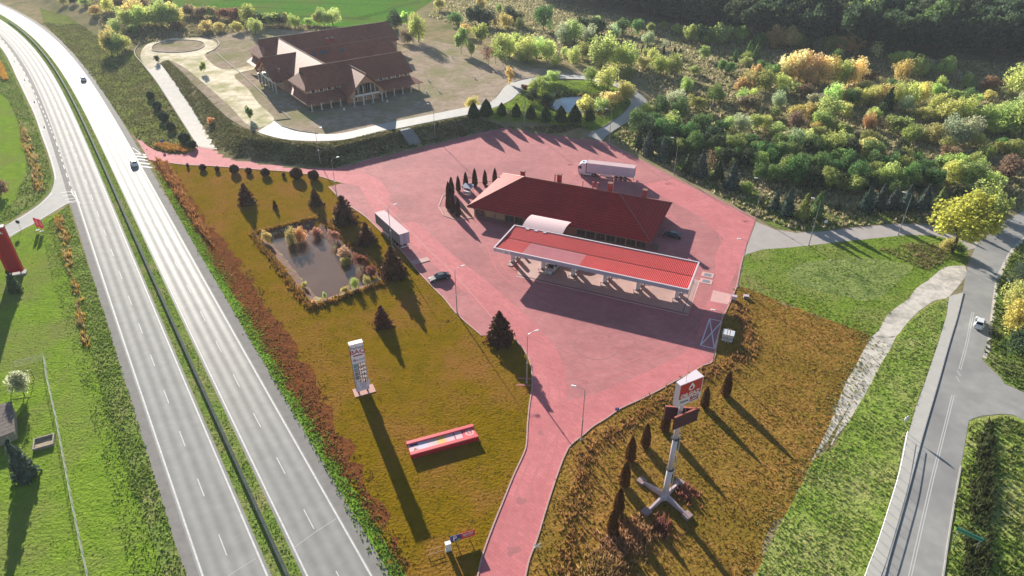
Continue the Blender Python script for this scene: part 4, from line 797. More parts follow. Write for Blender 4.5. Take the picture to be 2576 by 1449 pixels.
# ------------------------------------------------------------------ vehicles
CGL = glass('car_glass', (0.012, 0.014, 0.018), 0.06); RIM = M('alloy_rim', (0.45, 0.46, 0.48), 0.35, metal=0.7)
LAMP = M('lamp_lens', (0.75, 0.76, 0.78), 0.15); TAIL = M('tail_lens', (0.42, 0.012, 0.012), 0.25); PLATE = M('number_plate', (0.7, 0.7, 0.68), 0.5)
def wheel_mesh(r, wd):
    b = MB().tube((0, -wd / 2, 0), (0, wd / 2, 0), r, r, 18); return b.mesh('tyre', BLACK, False), MB().tube((0, -wd / 2 - 0.012, 0), (0, wd / 2 + 0.012, 0), r * 0.62, r * 0.62, 12).mesh('rim', RIM)
CT_, CR_ = wheel_mesh(0.33, 0.22); TT_, TR_ = wheel_mesh(0.5, 0.32)
def wheel(par, x, y, z, big=False):
    w_ = put('wheel', TT_ if big else CT_, par, (x, y, z)); put('rim', TR_ if big else CR_, w_); return w_
def car(name, label, loc, ang, paint, kind='sedan', L=4.7, Wd=1.82, Hh=1.46):
    t = thing(name, label, 'car', (loc.x, loc.y, loc.z + 0.035), ang)
    if kind == 'sedan': st = [(0, .56, .74, .60, .62), (.22, .66, .90, .70, .74), (1.30, .80, .97, .88, .80), (2.05, .90, .98, Hh, .66), (3.30, .92, .98, Hh - .02, .66), (4.02, .92, .96, 1.02, .78), (4.48, .88, .92, .97, .76), (4.7, .60, .84, .64, .70)]
    elif kind == 'hatch': st = [(0, .56, .74, .60, .62), (.22, .68, .90, .72, .74), (1.15, .84, .97, .92, .80), (1.85, .94, .98, Hh, .68), (3.75, .96, .98, Hh - .03, .66), (4.35, .96, .95, 1.08, .74), (4.6, .88, .92, .95, .76), (4.7, .60, .86, .64, .74)]
    else: st = [(0, .66, .76, .72, .66), (.2, .82, .92, .88, .78), (1.25, .98, .98, 1.06, .82), (1.95, 1.04, .99, Hh, .70), (3.85, 1.06, .99, Hh - .04, .68), (4.40, 1.06, .96, 1.18, .76), (4.62, .96, .93, 1.05, .78), (4.7, .66, .88, .72, .78)]
    k = L / 4.7; h = Wd / 2; zb = 0.24; v = []; N = 8
    for x, zs, w_, zr, wr in st:
        X = L / 2 - x * k
        v += [(X, -h * w_ * .92, zb), (X, -h * w_, zb + .18), (X, -h * w_, zs), (X, -h * wr, zr), (X, h * wr, zr), (X, h * w_, zs), (X, h * w_, zb + .18), (X, h * w_ * .92, zb)]
    n = len(st); f = [(i * N + j, (i + 1) * N + j, (i + 1) * N + (j + 1) % N, i * N + (j + 1) % N) for i in range(n - 1) for j in range(N)] + [tuple(range(N)), tuple(range((n - 1) * N + N - 1, (n - 1) * N - 1, -1))]
    me = MB().add(v, f).mesh('body', paint); bm = bmesh.new(); bm.from_mesh(me); bmesh.ops.recalc_face_normals(bm, faces=bm.faces)
    bmesh.ops.bevel(bm, geom=list(bm.edges), offset=0.035, segments=2, affect='EDGES', clamp_overlap=True); bm.to_mesh(me); bm.free()
    body = put('body', me, t)
    V = lambda i, j: Vector(v[i * N + j])
    def pane(nm, q, ins=0.10):
        c = sum(q, Vector()) / 4; nn = (q[1] - q[0]).cross(q[3] - q[0]).normalized()
        if nn.dot(c - Vector((0, 0, 0.6))) < 0: nn = -nn
        q = [c + (p - c) * (1 - ins) + nn * 0.012 for p in q]; MB().add(q + [p - nn * 0.03 for p in q], [(0, 1, 2, 3), (7, 6, 5, 4), (0, 4, 5, 1), (1, 5, 6, 2), (2, 6, 7, 3), (3, 7, 4, 0)]).build(nm, CGL, t)
    pane('windscreen', [V(2, 3), V(2, 4), V(3, 4), V(3, 3)]); pane('rear_window', [V(4, 3), V(4, 4), V(5, 4), V(5, 3)], 0.14)
    for a, b in ((2, 3), (5, 4)):
        for i0, nm in ((3, 'side_window'),):
            p0, p1, p2, p3 = V(i0, a), V(i0 + 1, a), V(i0 + 1, b), V(i0, b); m0, m1 = (p0 + p1) / 2, (p2 + p3) / 2
            pane(nm, [p0, m0, m1, p3]); pane(nm, [m0, p1, p2, m1])
    for s_ in (-1, 1):
        for x in (0.86, 3.78): wheel(t, L / 2 - x * k, s_ * (h - 0.13), 0.33)
        MB().box((L / 2 - 0.07, s_ * h * .60, .60 if kind != 'suv' else .76), (0.14, 0.36, 0.12)).build('headlight', LAMP, t)
        MB().box((-L / 2 + 0.09, s_ * h * .72, .74 if kind != 'suv' else .88), (0.16, 0.26, 0.14)).build('tail_light', TAIL, t)
        MB().box((L / 2 - 1.72 * k, s_ * (h + .06), .95 if kind != 'suv' else 1.08), (0.12, 0.2, 0.13)).build('mirror', paint, t)
    MB().box((-L / 2 + 0.01, 0, .52), (0.05, 0.5, 0.11)).build('number_plate', PLATE, t)
    return t
def cpaint(n, c, r=0.3): return M(n, c, r, coat=0.6, spec=0.5)
def towards(P, Q): d = Q - P; return math.atan2(d.y, d.x)
PW, PK, PS, PN = cpaint('white_car_paint', (0.72, 0.73, 0.75)), cpaint('black_car_paint', (0.018, 0.018, 0.024)), cpaint('silver_car_paint', (0.46, 0.45, 0.46)), cpaint('silver_blue_paint', (0.62, 0.66, 0.72))
a, b = at(1090, 708), at(1122, 699); car('parked_car', 'black saloon car parked alone on the paving beside the lawn edge', at(1106, 703), towards(b, a), PK, 'sedan', 4.9)
car('parked_car', 'black hatchback parked at the end wall of the station shop', sp(33.6, 30.6), SR + math.pi - 0.05, PK, 'hatch', 4.4, 1.8, 1.5)
car('parked_car', 'silver sport utility car refuelling under the red canopy', sp(12.3, 4.6), SR - R(90) - 0.10, PS, 'suv', 4.6, 1.9, 1.68)
P = at(2461, 818); car('moving_car', 'white hatchback driving along the local road on the right side', P, towards(P, at(2475, 760)), PW, 'hatch', 4.2, 1.78, 1.5)
for (px, py), lb, pt in (((209, 200), 'pale car far up the glaring highway, nearest to the bend', PN), ((336, 420), 'white car on the highway beside the hatched entry to the station', PW)):
    P = at(px, py); P = hp(s_of(P), 9.5 if px < 300 else 10.0); car('moving_car', lb, P, hdir(P) + R(90), pt, 'hatch', 4.5)

def trailer(t, x0, body, door_mat, skirt=True):
    # box from x0 back to x0 - 13.6; local +x is forwards
    xb = x0 - 13.6
    bevel(MB().bx(xb, x0, -1.27, 1.27, 1.15, 4.0).build('cargo_box', body, t), 0.03)
    MB().bx(xb - 0.02, x0 + 0.02, -1.3, 1.3, 3.95, 4.03).build('roof_panel', M('trailer_roof', (0.56, 0.40, 0.42), 0.7, c2=(0.52, 0.37, 0.39), sc=0.4, spec=0.15), t)
    MB().bx(xb + 0.2, x0 - 0.3, -0.45, 0.45, 0.85, 1.15).build('chassis', DARK, t)
    d = MB().bx(xb - 0.05, xb, -1.2, -0.02, 1.25, 3.9).bx(xb - 0.05, xb, 0.02, 1.2, 1.25, 3.9).build('rear_door', door_mat, t)
    MB().tube((xb - 0.08, -0.2, 1.3), (xb - 0.08, -0.2, 3.8), 0.03).tube((xb - 0.08, 0.2, 1.3), (xb - 0.08, 0.2, 3.8), 0.03).build('lock_bar', GALV, d)
    MB().bx(xb - 0.06, xb + 0.1, -1.2, 1.2, 0.42, 0.58).bx(xb, xb + 0.1, -0.7, -0.55, 0.58, 1.15).bx(xb, xb + 0.1, 0.55, 0.7, 0.58, 1.15).build('underrun_bar', WHITE, t)
    for s_ in (-1, 1):
        for k in range(3): wheel(t, xb + 2.6 + 1.31 * k, s_ * 1.07, 0.5, True)
        if skirt: MB().bx(xb + 6.2, xb + 9.6, s_ * 1.2 - 0.03, s_ * 1.2 + 0.03, 0.5, 1.05).build('side_guard', WHITE, t)
        MB().tube((x0 - 2.6, s_ * 0.7, 0.03), (x0 - 2.6, s_ * 0.7, 1.1), 0.08).build('landing_leg', DARK, t); MB().box((xb - 0.04, s_ * 1.05, 0.75), (0.06, 0.3, 0.12)).build('tail_light', TAIL, t)
TB = M('trailer_white', (0.62, 0.58, 0.66), 0.45, c2=(0.56, 0.52, 0.60), sc=0.5); TB2 = M('trailer_grey', (0.24, 0.20, 0.23), 0.6, c2=(0.21, 0.175, 0.205), sc=0.5, spec=0.2); TD = M('trailer_door', (0.46, 0.42, 0.52), 0.5)
P0, P1 = at(954.3, 532.1, 4.0), at(1017, 587.6, 4.0)
c = (P0 + P1) / 2; tt = thing('parked_trailer', 'grey sided semi trailer without a tractor parked at the lawn edge', 'trailer', (c.x, c.y, 0.035), towards(P1, P0)); trailer(tt, 6.8, TB2, TD)
TA = SR + R(6.4); PT = sp(8.6, 58.9)
tk = thing('articulated_lorry', 'white articulated lorry with a long box trailer behind the station shop', 'lorry', (PT.x, PT.y, 0.035), TA + math.pi)
trailer(tk, 5.7, TB, TD)
CABP = M('cab_white', (0.70, 0.68, 0.72), 0.35, coat=0.4)
pr = [(5.9, 0.95), (8.15, 0.55), (8.25, 1.5), (8.18, 2.0), (7.95, 3.1), (7.3, 3.75), (5.95, 3.85)]
m = Matrix.Rotation(R(90), 4, 'X')
cab = MB(); cab.add([(x, -1.24, z) for x, z in pr] + [(x, 1.24, z) for x, z in pr], [tuple(range(6, -1, -1)), tuple(range(7, 14))] + [(i, (i + 1) % 7, (i + 1) % 7 + 7, i + 7) for i in range(7)]); bevel(cab.build('cab', CABP, tk), 0.06, 2)
MB().slab([(8.21, -1.1, 2.02), (8.21, 1.1, 2.02), (7.98, 1.1, 3.05), (7.98, -1.1, 3.05)], 0.03).build('windscreen', CGL, tk)
for s_ in (-1, 1):
    MB().bx(7.15, 7.9, s_ * 1.245 - 0.012, s_ * 1.245 + 0.012, 2.1, 2.9).build('side_window', CGL, tk); MB().bx(4.2, 6.8, s_ * 1.2 - 0.04, s_ * 1.2 + 0.04, 0.35, 0.95).build('side_skirt', CABP, tk)
    wheel(tk, 7.25, s_ * 1.05, 0.5, True); wheel(tk, 3.55, s_ * 1.0, 0.5, True); MB().box((8.1, s_ * 1.35, 2.4), (0.14, 0.2, 0.7)).build('mirror', BLACK, tk); MB().box((8.2, s_ * 0.95, 0.85), (0.1, 0.4, 0.2)).build('headlight', LAMP, tk)
MB().bx(3.0, 7.8, -0.45, 0.45, 0.6, 1.0).build('tractor_chassis', DARK, tk); MB().bx(5.72, 5.88, -1.15, 1.15, 0.9, 3.7).build('side_fairing', DARK, tk); MB().box((6.9, 0, 3.82), (0.7, 0.5, 0.08)).build('roof_hatch', M('hatch_blue', (0.12, 0.2, 0.35), 0.3), tk)

# ------------------------------------------------------------------ lamp posts
def lamp(label, px, py, ytop, aim, hgt=None, on_terrace=False):
    P = atg(px, py) if on_terrace else at(px, py); h = hgt or max(7.0, zof(P, ytop) - P.z)
    t = thing('street_lamp', label, 'street lamp', P, 0, 'street lamps of the station')
    MB().tube((0, 0, 0), (0, 0, h * 0.42), 0.11, 0.10, 8).tube((0, 0, h * 0.42), (0, 0, h - 0.4), 0.075, 0.06, 8).build('pole', GALV, t)
    d = Vector(aim).normalized(); MB().path([(0, 0, h - 0.45), (d.x * 0.15, d.y * 0.15, h - 0.1), (d.x * 0.6, d.y * 0.6, h + 0.08), (d.x * 1.5, d.y * 1.5, h + 0.2)], 0.04).build('arm', GALV, t)
    an = math.atan2(d.y, d.x); hd = MB().bx(-0.15, 0.65, -0.17, 0.17, -0.06, 0.1).build('lamp_head', WHITE, t); bevel(hd, 0.05); hd.location = (d.x * 1.5, d.y * 1.5, h + 0.2); hd.rotation_euler = (0, 0, an)
    MB().box((0, 0, h * 0.42), (0.26, 0.26, 0.12)).build('clamp', GALV, t); MB().tube((0, 0, 0), (0, 0, 0.25), 0.22, 0.2, 8).build('base', CONC, t)
rt, lf = (1, 0.5, 0), (-1, 0.3, 0)
for a_ in [('street lamp at the lawn edge next to the parked trailer', 987, 623, 520, rt), ('street lamp at the lawn edge below the black saloon car', 1150, 789, 676, rt), ('street lamp beside the dark spruce where the exit road begins', 1325, 963, 841, rt), ('street lamp on the right kerb of the exit road', 1462, 1108, 979, lf), ('street lamp beside the painted crossed bay', 1794, 908, 786, lf), ('street lamp by the two shaft covers at the right edge of the paving', 1856, 722, 606, lf),
           ('street lamp at the mouth of the service road', 1900, 545, 452, lf), ('street lamp on the kerb of the mown meadow', 2034, 618, 503, lf), ('street lamp on the service road nearest the big yellow tree', 2259, 591, 488, lf), ('street lamp at the paving edge below the dark spruces', 1695, 438, 350, lf), ('street lamp at the foot of the ramp from the pond', 1532, 362, 277, lf), ('street lamp in front of the clipped thuja row', 1319, 322, 238, lf), ('street lamp just right of the stone stairs', 1095, 349, 264, lf), ('street lamp at the foot of the long ivy bank', 807, 416, 325, rt), ('street lamp at the pointed tip of the lawn', 848, 496, 400, rt)]:
    lamp(*a_)

# ------------------------------------------------------------------ price totem
A, B = at(899, 993), at(931, 984)
ang = towards(A, B); c = (A + B) / 2; wd = (B - A).length; th_ = zof(c, 866)
tot = thing('price_totem', 'tall grey price totem with five fuel prices standing on the lawn', 'price sign', c, ang)
TG = M('totem_grey', (0.58, 0.52, 0.64), 0.5); TWm = M('totem_white', (0.86, 0.80, 0.88), 0.5); hw = wd / 2
MB().bx(-hw - 0.5, hw + 0.9, -0.6, 1.6, 0, 0.12).build('base_slab', M('pink_slab', (0.55, 0.30, 0.26), 0.85), tot)
for s_ in (-1, 1): MB().bx(s_ * hw * 0.7 - 0.14, s_ * hw * 0.7 + 0.14, 0.2, 0.6, 0.12, 0.9).build('foot', DARK, tot)
MB().bx(-hw, hw, 0.06, 0.9, 0.6, th_).build('body', M('totem_side', (0.15, 0.11, 0.15), 0.5), tot)
MB().bx(-hw, hw, 0.0, 0.06, 0.6, th_ - 3.9).build('lower_panel', TG, tot); top = MB().bx(-hw, hw, 0.0, 0.06, th_ - 3.88, th_).build('upper_panel', TWm, tot)
MB().bx(-hw - 0.05, hw + 0.05, -0.04, 0.4, th_, th_ + 0.12).bx(-hw - 0.05, hw + 0.05, 0.5, 0.94, th_, th_ + 0.12).build('top_cap', M('totem_cap', (0.75, 0.55, 0.56), 0.5), tot)
tm = lambda x, z: Matrix.Translation((x, -0.012, z)) @ MX
text('brand_text', 'Paliwa', NAVY, top, tm(0.0, th_ - 0.75), 0.85, xs=1.05); text('brand_text', 'BAQ', CRIM, top, tm(0.05, th_ - 1.6), 1.15, bold=0.02, xs=1.12)
MB().bx(-hw * 0.68, hw * 0.72, -0.02, 0.0, th_ - 2.45, th_ - 2.2).build('red_strip', CRIM, top)
d = MB(); drop(d, tm(-hw * 0.62, th_ - 3.3), 0.5); d.build('drop_emblem', CRIM, top); text('brand_text', 'OILGAZ', NAVY, top, tm(hw * 0.2, th_ - 3.3), 0.5, xs=1.0)
LED = M('led_digits', (0.9, 0.72, 0.62), 0.5, emit=0.25); GRN = M('grade_green', (0.03, 0.22, 0.13), 0.5)
rows = [('95', '5.99', GRN), ('98', '6.69', GRN), ('ON', '5.99', DARK), ('ON', '5.96', DARK), ('LPG', '2.91', TWm)]
for k, (g, p_, mt) in enumerate(rows):
    z = th_ - 4.45 - 0.86 * k; gp = MB().bx(-hw * 0.82, -hw * 0.32, -0.03, 0.0, z - 0.3, z + 0.3).build('grade_plate', mt, tot); text('grade_text', g, WHITE if mt != TWm else NAVY, gp, Matrix.Translation((-hw * 0.57, -0.045, z)) @ MX, 0.42 if len(g) < 3 else 0.3)
    dp = MB().bx(-hw * 0.2, hw * 0.85, -0.03, 0.0, z - 0.36, z + 0.36).build('price_display', M('display_dark', (0.06, 0.015, 0.02), 0.4), tot); text('price_digits', p_.replace('.', ''), LED, dp, Matrix.Translation((hw * 0.36, -0.045, z)) @ MX, 0.85, xs=0.9)
QL = M('pale_lilac', (0.72, 0.68, 0.82), 0.5); b = MB()
zc = 2.2; v = []
for i in range(25):
    t_ = R(-60) + R(300) * i / 24
    v += [(0.2 + 0.62 * math.cos(t_), -0.015, zc + 0.7 * math.sin(t_)), (0.2 + 1.15 * math.cos(t_), -0.015, zc + 1.3 * math.sin(t_))]
b.add(v, [(2 * i, 2 * i + 1, 2 * i + 3, 2 * i + 2) for i in range(24)]); b.poly([(-1.0, -0.016, 1.05), (0.2, -0.016, 1.05), (1.0, -0.016, 0.65), (0.5, -0.016, 0.65), (-1.0, -0.016, 0.75)]); b.build('letter_emblem', QL, tot)

# ------------------------------------------------------------------ tall mast sign
PB_ = at(1672, 1253)
mast = thing('mast_sign', 'tall steel mast carrying a square red and white sign above concrete cross beams', 'mast sign', PB_)
zs0, zs1 = 18.6, 22.4
Q0, Q1 = at(1694, 1020, zs0), at(1753, 996, zs0); sa = towards(Q0, Q1); sw_ = (Q1 - Q0).length
MST = M('mast_paint', (0.62, 0.56, 0.62), 0.5, c2=(0.54, 0.48, 0.54), sc=0.8)
segs = [(0.3, 6.2, 0.44), (6.2, 12.2, 0.38), (12.2, zs0 - 1.5, 0.33), (zs0 - 1.5, zs0, 0.30)]
for z0, z1, r_ in segs: MB().tube((0, 0, z0), (0, 0, z1), r_, r_ * 0.97, 16).build('shaft', MST, mast, True)
for z in (6.2, 12.2): MB().tube((0, 0, z - 0.06), (0, 0, z + 0.06), 0.6, 0.6, 16).build('flange', DARK, mast)
lad = MB(); 
for s_ in (-0.15, 0.15): lad.tube((0.75, s_, 1.0), (0.62, s_, zs0 - 1), 0.03, 0.03, 5)
z = 1.2
while z < zs0 - 1: lad.tube((0.72 - 0.006 * z, -0.15, z), (0.72 - 0.006 * z, 0.15, z), 0.02, 0.02, 4); z += 0.5
lad.build('ladder', GALV, mast)
for q in ((1613.8, 1213.3), (1708.5, 1217.6), (1625.5, 1290.5), (1727.4, 1299.2)):
    D = at(*q) - PB_; an = math.atan2(D.y, D.x); L = D.length; mm = Matrix.Rotation(an, 4, 'Z')
    bm_ = MB().add([tuple(mm @ Vector(p)) for p in [(0.25, -0.2, 0), (L, -0.17, 0), (L, 0.17, 0), (0.25, 0.2, 0), (0.25, -0.18, 1.15), (L, -0.15, 0.42), (L, 0.15, 0.42), (0.25, 0.18, 1.15)]], [(0, 3, 2, 1), (4, 5, 6, 7), (0, 1, 5, 4), (1, 2, 6, 5), (2, 3, 7, 6), (3, 0, 4, 7)]).build('beam', M('mauve_concrete', (0.60, 0.47, 0.48), 0.85, c2=(0.50, 0.38, 0.40), sc=1.2), mast)
    MB().bx(L - 0.5, L + 0.6, -0.6, 0.6, 0, 0.5, mm).build('footing', M('old_footing', (0.36, 0.25, 0.25), 0.9, c2=(0.26, 0.18, 0.18), sc=1.5, bump=0.05), mast)
MB().tube((0, 0, 0), (0, 0, 1.3), 0.62, 0.46, 12).build('collar', MST, mast)
sg = put('sign_box', MB().prism([(-1.25, -0.4), (2.65, -0.4), (2.65, 1.15), (-1.25, 0.4)], zs0, zs1).mesh('sign_box', M('sign_white', (0.72, 0.62, 0.66), 0.45)), mast, (0, 0, 0), (0, 0, sa))
H_ = zs1 - zs0; mm = lambda x, z: Matrix.Translation((x + 0.7, -0.43, zs0 + z)) @ MX; sw_ = 3.9
fp = MB().bx(-1.1, 2.5, -0.42, -0.40, zs0 + H_ * 0.33, zs1 - 0.12).build('red_panel', M('sign_red', (0.55, 0.015, 0.03), 0.4), sg)
d = MB(); drop(d, mm(0.1, H_ * 0.72), 1.0); d.build('drop_emblem', WHITE, sg); text('brand_text', 'OILGAZ', WHITE, sg, mm(0, H_ * 0.43), 0.86, bold=0.025, xs=1.0)
text('brand_text', 'Paliwa', NAVY, sg, mm(-sw_ * 0.2, H_ * 0.17), 0.55); text('brand_text', 'BAQ', CRIM, sg, mm(sw_ * 0.22, H_ * 0.20), 0.72, bold=0.02); MB().bx(0.9, 2.3, -0.42, -0.40, zs0 + 0.2, zs0 + 0.36).build('red_strip', CRIM, sg)
MB().tube((0, 0, zs1), (0, 0, zs1 + 2.6), 0.03, 0.02, 5).build('lightning_rod', GALV, sg)
BBD = M('billboard_back', (0.075, 0.022, 0.035), 0.7); BBF = M('billboard_frame', (0.42, 0.12, 0.09), 0.6)
zb0, zb1 = zs0 - 3.5, zs0 - 1.3
for k, (x0, x1, y, rot) in enumerate(((-1.6, 2.5, -0.75, 0.0), (-1.9, 2.2, 0.55, R(-34)))):
    pnl = put('billboard_panel', MB().bx(x0, x1, y - 0.08, y + 0.08, zb0, zb1).mesh('billboard_panel', BBD), mast, (0, 0, 0), (0, 0, sa + rot)); MB().bx(x0 - 0.03, x1 + 0.03, y - 0.12, y + 0.12, zb1, zb1 + 0.1).build('panel_frame', BBF, pnl)

# ------------------------------------------------------------------ fallen advertising panel
cs = [at(1021.4, 1117, 0.5), at(1189.4, 1071, 0.5), at(1204, 1103, 0.5), at(1034.2, 1150, 0.5)]
c = sum(cs, Vector()) / 4; an = towards(cs[3], cs[2]); L = (cs[2] - cs[3]).length; Wd = (cs[0] - cs[3]).length
ad = thing('fallen_sign', 'red framed advertising panel lying face up on the lawn', 'fallen sign', (c.x, c.y, 0.01), an)
LR = M('faded_red', (0.66, 0.09, 0.11), 0.45, c2=(0.60, 0.07, 0.09), sc=1); LPK = M('faded_pink_face', (0.62, 0.42, 0.46), 0.5, c2=(0.56, 0.36, 0.40), sc=1.2)
MB().bx(-L / 2, L / 2, -Wd / 2, Wd / 2, 0.05, 0.75).build('box', M('deep_red', (0.45, 0.02, 0.03), 0.5), ad)
for s_ in (-1, 1): MB().bx(-L / 2 - 0.02, L / 2 + 0.02, s_ * (Wd / 2 - 0.28) - 0.3, s_ * (Wd / 2 - 0.28) + 0.3, 0.76, 1.0).build('side_rail', LR, ad)
x0 = -L / 2 + 0.1; y0, y1 = -Wd / 2 + 0.6, Wd / 2 - 0.6
for a_, b_, mt, z in ((0, 0.13, LPK, .765), (0.13, 0.28, M('face_blue', (0.50, 0.45, 0.55), 0.5), .765), (0.28, 0.36, LPK, .765), (0.36, 0.42, M('face_green', (0.45, 0.42, 0.36), 0.5), .765), (0.42, 0.55, M('face_yellow', (0.62, 0.38, 0.10), 0.5), .765), (0.55, 0.68, LPK, .765), (0.695, 0.80, LPK, .77), (0.815, 1.0, LR, .78)):
    MB().bx(x0 + a_ * (L - 0.2) + 0.01, x0 + b_ * (L - 0.2), y0, y1, 0.75, z).build('face_panel', mt, ad)
em = MB(); cx = L / 2 - 1.0; v = []
for i in range(24):
    t_ = 2 * math.pi * i / 24; v += [(cx + 0.52 * math.cos(t_), 0.52 * math.sin(t_), 0.79), (cx + 0.66 * math.cos(t_), 0.66 * math.sin(t_), 0.79)]
em.add(v, [(2 * i, (2 * i + 2) % 48, (2 * i + 3) % 48, 2 * i + 1) for i in range(24)]); em.build('ring_emblem', M('emblem_white', (0.70, 0.55, 0.56), 0.5), ad)
text('emblem_letter', 'S', M('emblem_white', (0.7, 0.55, 0.56)), ad, Matrix.Translation((cx, 0, 0.79)), 0.95)
MB().bx(x0 + 0.25, x0 + 1.5, y1 - 0.5, y1 - 0.1, 0.765, 0.79).build('dark_patch', NAVY, ad); b = MB(); b.add([(x0 + 0.5, y0 + 0.1, .775), (x0 + 0.85, y0 + 0.85, .775), (x0 + 1.4, y0 + 0.25, .775), (x0 + 1.0, y0 + 0.4, .775)], [(0, 3, 1), (1, 3, 2)]); b.build('brown_mark', M('rust_mark', (0.30, 0.13, 0.10), 0.7), ad)
MB().bx(x0 + 0.683 * (L - .2), x0 + 0.693 * (L - .2), y0, y1, 0.751, 0.79).build('dark_gap', DARK, ad)

# ------------------------------------------------------------------ small signs and furniture on the plot
A, B = at(1153, 1366), at(1176, 1359); c = (A + B) / 2; an = towards(A, B)
s = thing('parking_sign', 'wide blue and red parking sign on two legs beside the exit road', 'parking sign', c, an)
z1 = zof(c, 1341); z0 = z1 - 1.15; hw = 1.75
MB().bx(-hw, -0.25, -0.06, 0, z0, z1).build('blue_panel', M('sign_blue', (0.05, 0.05, 0.25), 0.5), s); MB().bx(-0.25, hw, -0.06, 0, z0, z1).build('red_panel', M('sign_red2', (0.60, 0.03, 0.06), 0.5), s)
for x in (-0.95, 0.95): MB().tube((x, 0.05, 0), (x, 0.05, z1 - 0.1), 0.06).build('leg', GALV, s)
text('sign_text', 'P', WHITE, s, Matrix.Translation((-1.1, -0.075, (z0 + z1) / 2)) @ MX, 1.1, bold=0.03); text('sign_text', 'TIR', WHITE, s, Matrix.Translation((-0.62, -0.075, z0 + 0.2)) @ MX, 0.35)
for k, (x0_, x1_, zz, hh) in enumerate(((0.0, 0.75, 0.75, 0.14), (0.85, 1.5, 0.85, 0.12), (0.0, 0.6, 0.55, 0.08), (0.7, 1.5, 0.6, 0.1), (0.1, 1.4, 0.3, 0.05))): MB().bx(x0_, x1_, -0.07, -0.06, z0 + zz, z0 + zz + hh).build('print_bar', WHITE, s)
c = at(1128, 1384); s = thing('meter_box', 'small white cabinet on a plinth left of the parking sign', 'cabinet', c, an); bevel(MB().bx(-0.35, 0.35, -0.25, 0.25, 0.1, 1.5).build('cabinet', M('cab_lilac', (0.66, 0.56, 0.64), 0.5), s), 0.03); MB().bx(-0.42, 0.42, -0.3, 0.3, 0, 0.1).build('plinth', CONC, s); MB().bx(-0.3, 0.3, -0.27, -0.25, 0.25, 1.35).build('door', WHITE, s); MB().bx(-0.4, 0.4, -0.3, 0.3, 1.5, 1.58).build('lid', WHITE, s)
for k, q in enumerate(((1080, 1392), (1083, 1402))):
    c = at(q[0] + 13, q[1] - 6); s = thing('pipe_rail', '%s of two thin pipe rails beyond the tip of the totem shadow' % ('farther', 'nearer')[k], 'rail', c, an); MB().tube((-1.1, 0, 0.5), (1.1, 0, 0.5), 0.03).build('bar', M('rail_tan', (0.45, 0.25, 0.18), 0.6), s)
    for x in (-1.0, 1.0): MB().tube((x, 0, 0), (x, 0, 0.5), 0.03).build('leg', M('rail_tan', (0.45, 0.25, 0.18)), s)
def road_sign(name, label, px, py, ytop, shape, mat, an=0.0, rim=None, h=None):
    P = atg(px, py); hh = h or max(1.2, zof(P, ytop) - P.z); t = thing(name, label, 'road sign', P, an)
    MB().tube((0, 0, 0), (0, 0, hh), 0.035).build('pole', GALV, t)
    n = {'disc': 16, 'tri': 3, 'square': 4, 'cross': 4}[shape]; r_ = 0.45
    off = {'tri': R(90), 'square': R(45)}.get(shape, 0)
    if shape == 'cross':
        for s_ in (-1, 1): put('blade', MB().bx(-0.7, 0.7, -0.06, -0.03, -0.1, 0.1).mesh('blade', mat), t, (0, -0.01 * s_, hh - 0.45), (0, s_ * R(40), 0))
    else:
        pts = [(r_ * math.cos(off + 2 * math.pi * i / n), r_ * math.sin(off + 2 * math.pi * i / n)) for i in range(n)]
        if rim: put('rim', MB().prism([(x * 1.25, y * 1.25) for x, y in pts], -0.02, 0.0).mesh('rim', rim), t, (0, -0.04, hh - 0.4), (R(90), 0, 0))
        put('plate', MB().prism(pts, 0.0, 0.03).mesh('plate', mat), t, (0, -0.04, hh - 0.4), (R(90), 0, 0))
    return t
BLU = M('sign_blue3', (0.03, 0.10, 0.42), 0.5); YEL = M('sign_yellow', (0.75, 0.48, 0.03), 0.5)
sg_ = road_sign('direction_sign', 'small square blue arrow sign on the right kerb of the exit road', 1551, 1040, 1024, 'square', BLU); MB().bx(-0.05, 0.05, -0.085, -0.075, 0, 0.3).build('arrow', WHITE, sg_, loc=(0, 0, 1.0))
road_sign('warning_sign', 'yellow triangular warning sign in the verge by the highway shoulder', 984, 1430, 1408, 'tri', YEL, 0.3, REDP)
road_sign('cross_sign', 'crossed white blades sign on a post at the bottom of the exit road', 1351, 1393, 1372, 'cross', WHITE, 0.2, h=2.2)
road_sign('no_entry_sign', 'thin post with a dark disc sign beside the exit ramp', 54, 580, 562, 'disc', DARK, 0, WHITE, 2.8)
road_sign('round_sign', 'round road sign on a thin post between the service road and the young spruces', 2072, 577, 553, 'disc', WHITE, 0, None, 2.6)
road_sign('blue_disc_sign', 'blue disc sign at the highway entry of the station', 413, 372, 350, 'disc', BLU, 0.2, None, 2.6)
s = thing('lpg_cabinet', 'pale cabinet with two tall pipes in the canopy shadow on the grass', 'cabinet', at(1829, 855), SR)
bevel(MB().bx(-1.0, 1.0, -0.8, 0.8, 0.1, 1.7).build('cabinet', M('cab_pale', (0.55, 0.56, 0.60), 0.4), s), 0.04); MB().bx(-1.1, 1.1, -0.9, 0.9, 1.7, 1.8).build('lid', M('cab_pale', (0.55, 0.56, 0.6)), s)
for x in (-0.2, 0.3): MB().tube((x, -1.1, 0), (x, -1.1, 3.4), 0.07).build('vent_pipe', M('pipe_cream', (0.62, 0.45, 0.38), 0.5), s)
MB().bx(-1.02, 1.02, -0.82, -0.8, 0.85, 0.95).build('dark_band', DARK, s)
